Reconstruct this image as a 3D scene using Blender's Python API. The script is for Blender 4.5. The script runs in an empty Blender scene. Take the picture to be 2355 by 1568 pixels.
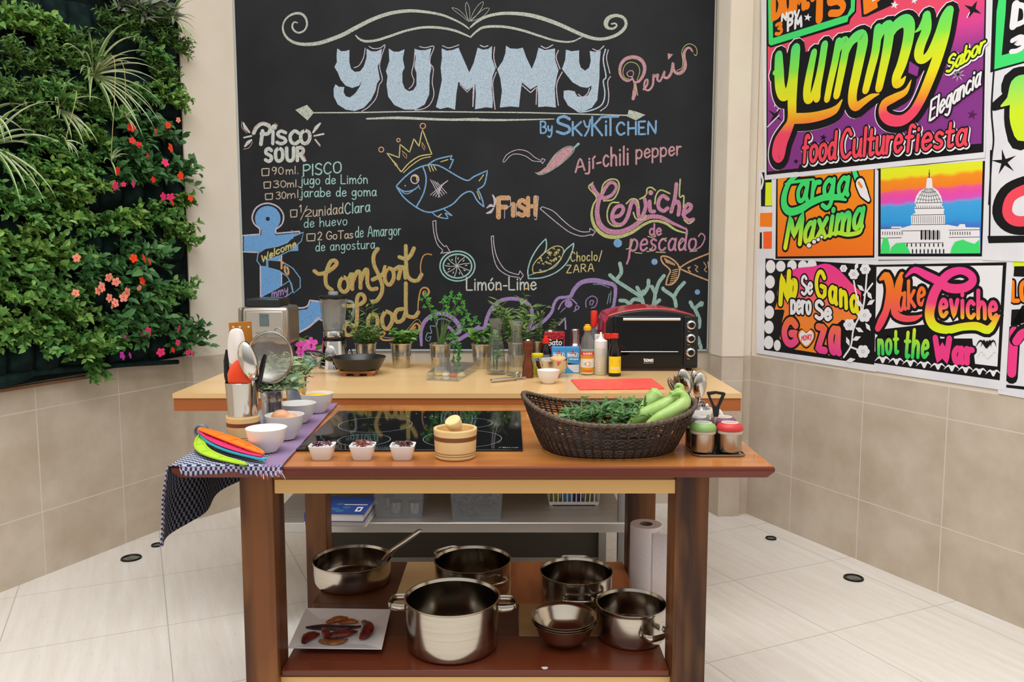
import bpy, bmesh, math, random
from mathutils import Vector, Matrix
R = math.radians
C = bpy.context.scene.collection
# ---------------------------------------------------------------- camera, sky, sun, lamps, exposure
F, CX, CY, H = 1900.0, 1177.5, 784.0, 1.45
TH = math.atan(196 / F)
cam = bpy.data.objects.new('camera', bpy.data.cameras.new('camera'))
C.objects.link(cam)
cam.location = (0, 0, H)
cam.rotation_euler = (math.pi / 2 - TH, 0, 0)
cam.data.sensor_width = 36
cam.data.lens = 36 * F / 2355
cam.data.clip_start = .05
bpy.context.scene.camera = cam
vs = bpy.context.scene.view_settings
vs.view_transform = 'Standard'; vs.look = 'None'; vs.gamma = 1; vs.use_curve_mapping = False
vs.exposure = 0.42
wd = bpy.data.worlds.new('sky'); bpy.context.scene.world = wd; wd.use_nodes = True
wn, wl = wd.node_tree.nodes, wd.node_tree.links
tc = wn.new('ShaderNodeTexCoord'); sp = wn.new('ShaderNodeSeparateXYZ'); rp = wn.new('ShaderNodeValToRGB')
wl.new(tc.outputs['Generated'], sp.inputs[0]); wl.new(sp.outputs['Z'], rp.inputs[0])
rp.color_ramp.elements[0].position = 0.0; rp.color_ramp.elements[0].color = (.30, .29, .27, 1)
rp.color_ramp.elements[1].position = .75; rp.color_ramp.elements[1].color = (1, 1, 1, 1)
e = rp.color_ramp.elements.new(.25); e.color = (.52, .51, .49, 1)
wl.new(rp.outputs[0], wn['Background'].inputs[0]); wn['Background'].inputs[1].default_value = 0.80
def area(name, loc, rot, sx, sy, power, col=(1, 1, 1)):
    l = bpy.data.lights.new(name, 'AREA'); l.shape = 'RECTANGLE'; l.size = sx; l.size_y = sy; l.energy = power; l.color = col
    o = bpy.data.objects.new(name, l); C.objects.link(o); o.location = loc; o.rotation_euler = rot; return o
area('skylight', (-.3, 1.3, 4.6), (R(-12), R(0), 0), 3.4, 2.6, 120, (1, .985, .96))
# ---------------------------------------------------------------- photo geometry: rays through photo pixels
_c, _s = math.cos(TH), math.sin(TH)
def ray(px, py):
    b = -(py - CY) / F
    return Vector(((px - CX) / F, _c + b * _s, -_s + b * _c))
def atz(px, py, z):
    d = ray(px, py); t = (z - H) / d.z; return Vector((d.x * t, d.y * t, z))
def aty(px, py, y):
    d = ray(px, py); t = y / d.y; return Vector((d.x * t, y, H + d.z * t))
# ---------------------------------------------------------------- materials
def lin(h, a=1):
    h = h.lstrip('#'); v = [int(h[i:i + 2], 16) / 255 for i in (0, 2, 4)]
    return tuple((c / 12.92 if c <= .04045 else ((c + .055) / 1.055) ** 2.4) for c in v) + (a,)
MATS = {}
def nt(m): return m.node_tree.nodes, m.node_tree.links
def M(name, col, rough=.5, metal=0, spec=.5, c2=None, ns=30, nstretch=(1, 1, 1), nd=4, lo=.35, hi=.65, bump=0, bs=None,
      trans=0, ior=1.45, sub=0, coat=0, coord='Object', alpha=1, aniso=0):
    if name in MATS: return MATS[name]
    m = bpy.data.materials.new(name); m.use_nodes = True; MATS[name] = m
    N, L = nt(m); b = N['Principled BSDF']
    b.inputs['Base Color'].default_value = lin(col); b.inputs['Roughness'].default_value = rough
    b.inputs['Metallic'].default_value = metal; b.inputs['Specular IOR Level'].default_value = spec
    b.inputs['Transmission Weight'].default_value = trans; b.inputs['IOR'].default_value = ior
    b.inputs['Coat Weight'].default_value = coat; b.inputs['Alpha'].default_value = alpha
    b.inputs['Anisotropic'].default_value = aniso
    if sub: b.inputs['Subsurface Weight'].default_value = sub; b.inputs['Subsurface Radius'].default_value = (.02, .01, .005)
    if c2 or bump:
        t = N.new('ShaderNodeTexCoord'); mp = N.new('ShaderNodeMapping'); mp.inputs['Scale'].default_value = nstretch
        L.new(t.outputs[coord], mp.inputs[0])
        n = N.new('ShaderNodeTexNoise'); n.inputs['Scale'].default_value = ns; n.inputs['Detail'].default_value = nd
        L.new(mp.outputs[0], n.inputs['Vector'])
        if c2:
            r = N.new('ShaderNodeValToRGB'); r.color_ramp.elements[0].position = lo; r.color_ramp.elements[1].position = hi
            r.color_ramp.elements[0].color = lin(col); r.color_ramp.elements[1].color = lin(c2)
            L.new(n.outputs['Fac'], r.inputs[0]); L.new(r.outputs[0], b.inputs['Base Color'])
        if bump:
            q = n
            if bs:
                q = N.new('ShaderNodeTexNoise'); q.inputs['Scale'].default_value = bs; L.new(mp.outputs[0], q.inputs['Vector'])
            bu = N.new('ShaderNodeBump'); bu.inputs['Strength'].default_value = bump; bu.inputs['Distance'].default_value = .004
            L.new(q.outputs['Fac'], bu.inputs['Height']); L.new(bu.outputs[0], b.inputs['Normal'])
    return m
def mth(N, L, op, a, b=None, c=None):
    n = N.new('ShaderNodeMath'); n.operation = op
    for i, v in enumerate((a, b, c)):
        if v is None: continue
        if isinstance(v, (int, float)): n.inputs[i].default_value = v
        else: L.new(v, n.inputs[i])
    return n.outputs[0]
def mixc(N, L, f, a, b):
    n = N.new('ShaderNodeMix'); n.data_type = 'RGBA'
    for i, v in ((0, f), (6, a), (7, b)):
        if isinstance(v, tuple): n.inputs[i].default_value = v
        elif isinstance(v, (int, float)): n.inputs[i].default_value = v
        else: L.new(v, n.inputs[i])
    return n.outputs[2]
def tile_mat(name, c1, c2, line, us, uo, vlines, vaxis='Z', rough=.4, lw=.004, rot=0, nstretch=(1, 1, 1), ns=3, spec=.3, c3=None):
    """Grid of square tiles: a line at every us along X (offset uo) and, across, at the listed heights or every vlines."""
    m = bpy.data.materials.new(name); m.use_nodes = True; N, L = nt(m); b = N['Principled BSDF']
    t = N.new('ShaderNodeTexCoord'); mp = N.new('ShaderNodeMapping'); mp.inputs['Rotation'].default_value = (0, 0, rot)
    L.new(t.outputs['Object'], mp.inputs[0]); s = N.new('ShaderNodeSeparateXYZ'); L.new(mp.outputs[0], s.inputs[0])
    def near(v, size, off):   # 1 within lw/2 of the lines
        a = mth(N, L, 'PINGPONG', mth(N, L, 'SUBTRACT', v, off), size / 1.0)
        return a
    def mask(v, size, off):
        a = mth(N, L, 'SUBTRACT', v, off - 50 * size); a = mth(N, L, 'MODULO', a, size)
        a = mth(N, L, 'MINIMUM', a, mth(N, L, 'SUBTRACT', size, a))
        return mth(N, L, 'LESS_THAN', a, lw / 2)
    k = mask(s.outputs['X'], us, uo)
    V = s.outputs[vaxis]
    if isinstance(vlines, tuple):
        k = mth(N, L, 'MAXIMUM', k, mask(V, vlines[0], vlines[1]))
    else:
        for z in vlines:
            k = mth(N, L, 'MAXIMUM', k, mth(N, L, 'LESS_THAN', mth(N, L, 'ABSOLUTE', mth(N, L, 'SUBTRACT', V, z)), lw / 2))
    m2 = N.new('ShaderNodeMapping'); m2.inputs['Scale'].default_value = nstretch; L.new(mp.outputs[0], m2.inputs[0])
    n = N.new('ShaderNodeTexNoise'); n.inputs['Scale'].default_value = ns; n.inputs['Detail'].default_value = 7; n.inputs['Roughness'].default_value = .62
    L.new(m2.outputs[0], n.inputs['Vector'])
    r = N.new('ShaderNodeValToRGB'); r.color_ramp.elements[0].position = .36; r.color_ramp.elements[1].position = .64
    r.color_ramp.elements[0].color = lin(c1); r.color_ramp.elements[1].color = lin(c2); L.new(n.outputs['Fac'], r.inputs[0])
    col = r.outputs[0]
    if c3:
        n3 = N.new('ShaderNodeTexNoise'); n3.inputs['Scale'].default_value = ns * 9; n3.inputs['Detail'].default_value = 5
        L.new(m2.outputs[0], n3.inputs['Vector'])
        f = mth(N, L, 'MULTIPLY', mth(N, L, 'GREATER_THAN', n3.outputs['Fac'], .66), .35)
        col = mixc(N, L, f, col, lin(c3))
    L.new(mixc(N, L, k, col, lin(line)), b.inputs['Base Color'])
    b.inputs['Roughness'].default_value = rough; b.inputs['Specular IOR Level'].default_value = spec
    MATS[name] = m; return m
def wood(name, c1, c2, axis=0, rough=.4, scale=9, stretch=.07, coat=0, lo=.3, hi=.7, c3=None, spec=.4):
    if name in MATS: return MATS[name]
    st = [1, 1, 1]; st[axis] = stretch
    m = M(name, c1, rough, c2=c2, ns=scale, nstretch=st, nd=8, lo=lo, hi=hi, coat=coat, spec=spec)
    if c3:      # broad dark or light streaks along the grain
        N, L = nt(m); r = [n for n in N if n.type == 'VALTORGB'][0]
        t = N.new('ShaderNodeTexCoord'); mp = N.new('ShaderNodeMapping'); s2 = [4, 4, 4]; s2[axis] = .8; mp.inputs['Scale'].default_value = s2
        L.new(t.outputs['Object'], mp.inputs[0]); n = N.new('ShaderNodeTexNoise'); n.inputs['Scale'].default_value = 3; L.new(mp.outputs[0], n.inputs['Vector'])
        f = mth(N, L, 'SMOOTH_MAX', mth(N, L, 'MULTIPLY_ADD', n.outputs['Fac'], 4, -1.9), 0, .1)
        f = mth(N, L, 'MINIMUM', f, 1.0)
        L.new(mixc(N, L, f, r.outputs[0], lin(c3)), N['Principled BSDF'].inputs['Base Color'])
    return m
# ---------------------------------------------------------------- mesh helpers
class MB:
    """Collects faces for ONE mesh."""
    def __init__(s): s.v = []; s.f = []; s.mi = []; s.uv = {}; s.m = 0
    def add(s, vs, fs, mi=None):
        k = len(s.v); s.v += [tuple(p) for p in vs]
        for f in fs: s.f.append([i + k for i in f]); s.mi.append(s.m if mi is None else mi)
        return k
    def box(s, x0, y0, z0, x1, y1, z1, mi=None):
        vs = [(x, y, z) for z in (z0, z1) for y in (y0, y1) for x in (x0, x1)]
        s.add(vs, [(0, 2, 3, 1), (4, 5, 7, 6), (0, 1, 5, 4), (2, 6, 7, 3), (0, 4, 6, 2), (1, 3, 7, 5)], mi); return s
    def prism(s, poly, z0, z1, mi=None, ax='z'):
        n = len(poly)
        if ax == 'z': vs = [(x, y, z0) for x, y in poly] + [(x, y, z1) for x, y in poly]
        elif ax == 'y': vs = [(x, z0, y) for x, y in poly] + [(x, z1, y) for x, y in poly]
        else: vs = [(z0, x, y) for x, y in poly] + [(z1, x, y) for x, y in poly]
        s.add(vs, [tuple(range(n))[::-1], tuple(range(n, 2 * n))] + [(i, (i + 1) % n, n + (i + 1) % n, n + i) for i in range(n)], mi); return s
    def loft(s, rings, closed=True, cap0=True, cap1=True, mi=None):
        n = len(rings[0]); vs = [p for r in rings for p in r]; fs = []
        for i in range(len(rings) - 1):
            for j in range(n if closed else n - 1):
                a = i * n + j; b = i * n + (j + 1) % n; fs.append((a, b, b + n, a + n))
        if cap0 and closed: fs.append(tuple(range(n))[::-1])
        if cap1 and closed: fs.append(tuple(range((len(rings) - 1) * n, len(rings) * n)))
        s.add(vs, fs, mi); return s
    def lathe(s, prof, seg=32, c=(0, 0, 0), mi=None, cap=True, sx=1, sy=1):
        rings = [[(c[0] + r * sx * math.cos(2 * math.pi * j / seg), c[1] + r * sy * math.sin(2 * math.pi * j / seg), c[2] + z) for j in range(seg)] for r, z in prof]
        return s.loft(rings, True, cap and prof[0][0] > 1e-4, cap and prof[-1][0] > 1e-4, mi)
    def tube(s, pts, r, seg=8, mi=None, flat=1, up=None):
        pts = [Vector(p) for p in pts]; n = len(pts); rs = r if isinstance(r, (list, tuple)) else [r] * n; rings = []
        ref = Vector(up) if up else None
        for i, p in enumerate(pts):
            t = (pts[min(i + 1, n - 1)] - pts[max(i - 1, 0)]).normalized()
            if ref is None:
                ref = Vector((0, 0, 1)) if abs(t.z) < .8 else Vector((0, 1, 0))
            a = t.cross(ref)
            if a.length < 1e-5: a = t.cross(Vector((1, .3, .2)))
            a.normalize(); b = a.cross(t).normalized()
            if not up: ref = b
            rings.append([p + (a * math.cos(2 * math.pi * j / seg) + b * math.sin(2 * math.pi * j / seg) * flat) * rs[i] for j in range(seg)])
        return s.loft(rings, True, True, True, mi)
    def sphere(s, c, r, seg=16, rg=10, mi=None, sc=(1, 1, 1)):
        prof = [(max(r * math.sin(math.pi * i / rg), 1e-5), -r * math.cos(math.pi * i / rg)) for i in range(rg + 1)]
        rings = [[(c[0] + q * sc[0] * math.cos(2 * math.pi * j / seg), c[1] + q * sc[1] * math.sin(2 * math.pi * j / seg), c[2] + z * sc[2]) for j in range(seg)] for q, z in prof]
        return s.loft(rings, True, False, False, mi)
    def disc(s, c, r, seg=32, mi=None, r0=0):
        o = [(c[0] + r * math.cos(2 * math.pi * j / seg), c[1] + r * math.sin(2 * math.pi * j / seg), c[2]) for j in range(seg)]
        if not r0: s.add(o, [tuple(range(seg))], mi); return s
        i_ = [(c[0] + r0 * math.cos(2 * math.pi * j / seg), c[1] + r0 * math.sin(2 * math.pi * j / seg), c[2]) for j in range(seg)]
        s.add(o + i_, [(j, (j + 1) % seg, seg + (j + 1) % seg, seg + j) for j in range(seg)], mi); return s
    def xform(s, mat, start=0):
        for i in range(start, len(s.v)): s.v[i] = tuple(mat @ Vector(s.v[i]))
        return s
    def build(s, name, mats, parent=None, loc=None, smooth=True, bevel=0, ang=35, label=None, rot=None, segs=2):
        me = bpy.data.meshes.new(name); me.from_pydata(s.v, [], s.f)
        mats = mats if isinstance(mats, (list, tuple)) else [mats]
        for m in mats: me.materials.append(m)
        me.polygons.foreach_set('material_index', [min(i, len(mats) - 1) for i in s.mi])
        bm = bmesh.new(); bm.from_mesh(me)
        bmesh.ops.recalc_face_normals(bm, faces=bm.faces) if getattr(s, 'recalc', True) else None
        bm.to_mesh(me); bm.free()
        if smooth:
            me.polygons.foreach_set('use_smooth', [True] * len(me.polygons))
            me.set_sharp_from_angle(angle=R(ang))
        me.update()
        o = bpy.data.objects.new(name, me); C.objects.link(o)
        if parent: o.parent = parent
        if loc is not None: o.location = loc
        if rot is not None: o.rotation_euler = rot
        if bevel:
            b = o.modifiers.new('bevel', 'BEVEL'); b.width = bevel; b.segments = segs; b.limit_method = 'ANGLE'; b.angle_limit = R(40); b.harden_normals = False
        if label: o['label'] = label
        return o
def tag(o, label, cat, group=None, kind=None):
    o['label'] = label; o['category'] = cat
    if group: o['group'] = group
    if kind: o['kind'] = kind
    return o
def thing(name, label, cat, loc=(0, 0, 0), rz=0, group=None):
    o = bpy.data.objects.new(name, None); C.objects.link(o); o.empty_display_size = .05
    o.location = loc; o.rotation_euler = (0, 0, rz)
    return tag(o, label, cat, group)
def struct(name, mb, mats, label=None, loc=None, rot=None, **k):
    o = mb.build(name, mats, loc=loc, rot=rot, **k); o['kind'] = 'structure'; o['category'] = name.split('_')[0]
    if label: o['label'] = label
    return o
def dup(root, loc, rz=0, label=None, group=None, scale=None):
    def cp(o, par):
        c = o.copy(); C.objects.link(c); c.parent = par
        for ch in list(o.children): cp(ch, c)
        return c
    r = cp(root, None); r.location = loc; r.rotation_euler = (0, 0, rz)
    if label: r['label'] = label
    if group: r['group'] = group
    if scale: r.scale = (scale,) * 3
    return r
def smoothpts(pts, n=4, closed=False):
    """Catmull-Rom through pts (2-D or 3-D); a doubled point is a sharp corner."""
    P = [Vector(p) for p in pts]
    if len(P) < 3: return P
    out = []; m = len(P)
    for i in range(m if closed else m - 1):
        p1, p2 = P[i], P[(i + 1) % m]
        if (p2 - p1).length < 1e-9: continue
        p0 = P[i - 1] if (i > 0 or closed) else p1 * 2 - p2
        p3 = P[(i + 2) % m] if (i + 2 < m or closed) else p2 * 2 - p1
        for k in range(n):
            t = k / n
            out.append(.5 * ((2 * p1) + (p2 - p0) * t + (2 * p0 - 5 * p1 + 4 * p2 - p3) * t * t + (3 * p1 - p0 - 3 * p2 + p3) * t ** 3))
    if not closed: out.append(P[-1])
    return out
# ================================================================ the room
FL = tile_mat('floor_tile', '#e2dbd2', '#ebe6df', '#bdb5aa', .583, .0, (.565, .0), 'Y', .35, .004, rot=0, nstretch=(9, .7, 1), ns=3, spec=.35, c3='#b3a697')
WT = ('#beae9a', '#d2c5b4', '#ddd4c8')
PAINT = M('cream_paint', '#efe5d6', .75, spec=.2, c2='#eadfcd', ns=4)
EDGE = M('ledge_grout', '#dcd4c8', .7)
mb = MB(); mb.box(-6, -3, -.05, 6, 6, 0)
fa = math.atan2(.4148, .91)          # the floor grid runs along the right wall
fl = struct('floor', mb, FL, 'pale travertine floor laid in square tiles')
N, L = nt(FL)
mpn = [n for n in N if n.type == 'MAPPING'][0]; mpn.inputs['Rotation'].default_value = (0, 0, -fa)
mpn.inputs['Location'].default_value = (-.062, -.02, 0)
PTS = {'L0': (-3.75, -.226), 'L1': (-1.787, 4.467), 'PL0': (-1.787, 4.467), 'PL1': (-1.735, 4.450), 'PL2': (-1.535, 4.74),
       'BL': (-1.80, 4.74), 'BR': (1.40, 4.74), 'PR1': (1.130, 4.76), 'PR2': (1.150, 4.492), 'R0': (1.324, 4.545), 'R1': (3.56, -.246)}
TOPZ = 3.5
def wallseg(name, a, b, uo, us=.442, label='', t=.12, mid=.9):
    """Wall from a to b seen from its left-hand side looking b-ward; x runs along it, the room is at -y."""
    a, b = Vector(PTS[a]), Vector(PTS[b]); d = b - a; ang = math.atan2(d.y, d.x); w = d.length
    tm = tile_mat('wall_tile', *WT, us, uo, [.765, .295], 'Z', .35, .005, ns=3.2, spec=.3)
    lo = MB(); lo.box(0, 0, 0, w, t, mid, 0); lo.box(0, .003, mid, w, t, TOPZ, 1); lo.box(0, .0005, mid - .004, w, t - .001, mid + .002, 2)
    return struct(name, lo, [tm, PAINT, EDGE], label, loc=(a.x, a.y, 0), rot=(0, 0, ang), smooth=False)
wallseg('wall_left', 'L0', 'L1', .215 + 3.98 - .45 * 9 + .003, .45, 'left wall tiled below and clad in planting above')
wallseg('wall_left_pier', 'PL1', 'PL2', .5, 2, 'cream pier left of the blackboard')
wallseg('wall_left_return', 'PL0', 'PL1', .5, 2, 'narrow shaded return of the left pier')
wallseg('wall_back', 'BL', 'BR', .35, .442, 'back wall behind the blackboard')
wallseg('wall_right_return', 'PR1', 'PR2', .5, 2, 'narrow return of the right pier beside the blackboard')
wallseg('wall_right_pier', 'PR2', 'R0', .5, 2, 'cream pier right of the blackboard')
wallseg('wall_right', 'R0', 'R1', .335, .442, 'right wall tiled below and covered in posters above')
# small dark socket recess high on the right return
mb = MB(); mb.box(-.004, -.03, -.06, .004, .03, .06)
s_ = struct('trim_1', mb, M('dark_recess', '#3a3330', .8), 'small dark square recess high on the right pier return', loc=(1.1385, 4.60, 2.68)); s_['kind'] = 'structure'
# drain-like round uplights let into the floor
def uplight(px, py, r, label):
    p = atz(px, py, 0); t = thing('floor_light', label, 'floor light', (p.x, p.y, 0), 0, 'round lights let into the floor')
    MB().lathe([(r * .74, .0006), (r * .80, .006), (r * .95, .007), (r, .003), (r * 1.0, .0002)], 32).build('ring', M('black_metal', '#1c1d1c', .35, .6), t)
    MB().disc((0, 0, .002), r * .8).build('lens', M('light_glass', '#6d736f', .12, spec=.8, c2='#3a3f3c', ns=20), t)
uplight(1773, 1238.5, .028, 'small round black floor light near the right pier foot')
uplight(1963, 1330, .044, 'large round floor light beside the right tiled wall')
uplight(302, 1284, .048, 'large round floor light beside the left tiled wall')
uplight(362, 1254, .030, 'small round floor light below the hanging towel')
# ================================================================ stroke lettering (used on the board, the posters and labels)
GL = {
'A': (.62, '0,0 .31,1 .62,0|.1,.35 .52,.35'), 'B': (.56, '0,0 0,1|0,1 .3,1 .48,.9 .45,.62 .2,.53 .45,.48 .56,.25 .4,.02 0,0'),
'C': (.6, '.56,.82 .4,1 .2,.95 .02,.6 .08,.2 .3,0 .58,.15'), 'D': (.6, '0,0 0,1|0,1 .35,.95 .6,.55 .4,.08 0,0'),
'E': (.48, '.48,1 .48,1 0,1 0,1 0,0 0,0 .48,0|0,.52 .38,.52'), 'F': (.48, '.5,1 .5,1 0,1 0,1 0,0|0,.52 .38,.52'),
'G': (.64, '.58,.82 .4,1 .18,.92 .02,.55 .1,.15 .35,0 .6,.15 .6,.15 .62,.45 .62,.45 .36,.45'), 'H': (.58, '0,0 0,1|.58,0 .58,1|0,.5 .58,.5'),
'I': (.1, '.05,0 .05,1'), 'J': (.4, '.36,1 .38,.3 .2,0 0,.15'), 'K': (.56, '0,0 0,1|.52,1 .04,.48|.12,.55 .56,0'), 'L': (.46, '0,1 0,1 0,0 0,0 .46,0'),
'M': (.74, '0,0 0,0 .06,1 .06,1 .37,.3 .37,.3 .68,1 .68,1 .74,0'), 'N': (.6, '0,0 0,0 .02,1 .02,1 .58,0 .58,0 .6,1'),
'O': (.64, '.32,1 .08,.85 .02,.5 .1,.12 .32,0 .56,.15 .62,.5 .55,.85 .32,1'), 'P': (.52, '0,0 0,1|0,.98 .3,1 .5,.85 .48,.6 .25,.48 0,.47'),
'R': (.56, '0,0 0,1|0,.98 .3,1 .48,.85 .45,.62 .25,.5 0,.5|.2,.5 .56,0'), 'S': (.52, '.5,.85 .3,1 .08,.9 .06,.66 .26,.52 .46,.4 .5,.16 .28,0 .02,.12'),
'T': (.6, '0,1 .6,1|.3,1 .3,0'), 'U': (.58, '0,1 .02,.3 .15,.03 .4,.02 .55,.25 .57,1'), 'V': (.58, '0,1 0,1 .29,0 .29,0 .58,1'),
'W': (.8, '0,1 0,1 .2,0 .2,0 .4,.7 .4,.7 .6,0 .6,0 .8,1'), 'X': (.56, '0,0 .56,1|0,1 .56,0'), 'Y': (.56, '0,1 .28,.48|.56,1 .1,-.15'), 'Z': (.55, '.02,1 .02,1 .52,1 .52,1 0,0 0,0 .55,0'),
'a': (.46, '.42,.5 .2,.6 .02,.35 .1,.03 .3,.05 .41,.4|.43,.6 .41,.15 .48,0'), 'b': (.46, '.02,1 .02,0|.02,.35 .2,.6 .44,.42 .4,.1 .2,0 .02,.15'),
'c': (.42, '.4,.5 .22,.6 .03,.4 .06,.1 .25,0 .42,.12'), 'd': (.46, '.41,.42 .2,.6 .02,.35 .1,.03 .3,.05 .41,.3|.43,1 .42,.12 .48,0'),
'e': (.44, '.05,.3 .4,.36 .36,.54 .2,.6 .04,.4 .06,.12 .22,0 .43,.14'), 'f': (.34, '.36,.92 .24,1 .14,.85 .13,0|0,.56 .3,.56'),
'g': (.46, '.41,.46 .2,.6 .02,.38 .1,.08 .3,.1 .41,.4|.43,.6 .42,-.15 .25,-.36 .02,-.25'), 'h': (.46, '.02,1 .02,0|.03,.35 .2,.58 .38,.5 .42,.3 .43,0'),
'i': (.12, '.06,.6 .06,0|.06,.8 .06,.84'), 'j': (.2, '.16,.6 .16,-.15 .08,-.34 -.1,-.28|.16,.8 .16,.84'), 'k': (.42, '.02,1 .02,0|.38,.58 .05,.25|.12,.32 .42,0'),
'l': (.1, '.05,1 .05,0'), 'm': (.7, '.02,.6 .03,0|.03,.35 .17,.58 .32,.5 .35,0|.36,.35 .5,.58 .64,.48 .68,0'), 'n': (.44, '.02,.6 .03,0|.03,.35 .2,.58 .37,.48 .41,0'),
'o': (.46, '.23,.6 .05,.48 .03,.2 .15,.01 .33,.03 .44,.25 .4,.5 .23,.6'), 'p': (.46, '.02,.6 .02,-.38|.02,.4 .2,.6 .42,.45 .4,.12 .2,0 .03,.12'),
'q': (.46, '.41,.42 .2,.6 .02,.35 .1,.03 .3,.05 .41,.3|.43,.6 .42,-.38'), 'r': (.32, '.02,.6 .03,0|.03,.32 .14,.55 .32,.56'), 's': (.38, '.35,.52 .18,.6 .05,.48 .12,.34 .3,.25 .35,.1 .18,0 .02,.07'),
't': (.34, '.15,.9 .14,.12 .22,0 .34,.06|0,.58 .32,.58'), 'u': (.46, '.02,.6 .03,.15 .15,0 .32,.08 .41,.3|.42,.6 .42,.1 .47,0'), 'v': (.42, '.0,.6 0,.6 .2,0 .2,0 .42,.62'),
'w': (.62, '0,.6 0,.6 .15,0 .15,0 .31,.45 .31,.45 .46,0 .46,0 .62,.6'), 'x': (.42, '0,.6 .42,0|.4,.6 0,0'), 'y': (.44, '.02,.6 .06,.3 .2,.2 .38,.4|.42,.6 .38,0 .22,-.34 .02,-.26'),
'z': (.4, '.02,.58 .02,.58 .38,.58 .38,.58 0,0 0,0 .4,0'),
'0': (.46, '.23,1 .05,.8 .03,.3 .2,0 .4,.2 .43,.7 .23,1'), '1': (.2, '0,.75 .14,1 .14,1 .14,0'), '2': (.46, '.03,.78 .2,1 .42,.85 .38,.55 0,0 0,0 .46,.02'), '3': (.44, '.04,.92 .3,1 .42,.78 .18,.55 .18,.55 .42,.45 .42,.12 .2,0 0,.1'),
'5': (.46, '.44,1 .44,1 .08,1 .08,1 .05,.56 .05,.56 .28,.62 .45,.4 .4,.1 .18,0 0,.1'), '9': (.44, '.4,.75 .22,1 .04,.8 .1,.5 .3,.52 .41,.8|.42,.9 .38,.3 .25,0'),
'/': (.4, '0,-.12 .4,1.05'), '-': (.3, '.02,.32 .28,.32'), '.': (.1, '.05,0 .05,.05'), ',': (.1, '.06,.05 .02,-.12'), 'ó': (.46, '.23,.6 .05,.48 .03,.2 .15,.01 .33,.03 .44,.25 .4,.5 .23,.6|.2,.74 .34,.92'),
'í': (.14, '.06,.6 .06,0|.04,.74 .18,.92'), 'ú': (.46, '.02,.6 .03,.15 .15,0 .32,.08 .41,.3|.42,.6 .42,.1 .47,0|.2,.74 .34,.92'), ' ': (.28, ''), '!': (.1, '.05,1 .05,.3|.05,0 .05,.05'),
}
def text_strokes(s, p0, p1, h, w, gap=.16, slant=0, up=None, bow=0):
    """Strokes of S on the baseline p0 -> p1 (picture axes: y down), capitals h high, pen width w."""
    tot = sum(GL[c][0] + gap for c in s) - gap; x = 0; out = []
    dx, dy = (p1[0] - p0[0]) / tot, (p1[1] - p0[1]) / tot
    for c in s:
        for st in GL[c][1].split('|'):
            if not st: continue
            pts = []
            for a in st.split():
                u, v = map(float, a.split(',')); t = x + u + slant * v
                pts.append((p0[0] + dx * t, p0[1] + dy * t - v * h - bow * math.sin(math.pi * min(max(t / tot, 0), 1))))
            out.append((pts, w))
        x += GL[c][0] + gap
    return out
class Plane2:
    """A wall surface on which shapes are drawn; pix() turns a photo pixel into (u, v) on that surface."""
    def __init__(s, org, ang, off=.002):
        s.o = Vector((org[0], org[1], 0)); s.u = Vector((math.cos(ang), math.sin(ang), 0)); s.n = Vector((math.sin(ang), -math.cos(ang), 0)); s.ang = ang; s.off = off
    def pix(s, px, py):
        d = ray(px, py); P0 = s.o + s.n * s.off; c = Vector((0, 0, H))
        t = (P0 - c).dot(s.n) / d.dot(s.n); p = c + d * t
        return Vector(((p - s.o).dot(s.u), p.z))
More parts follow.
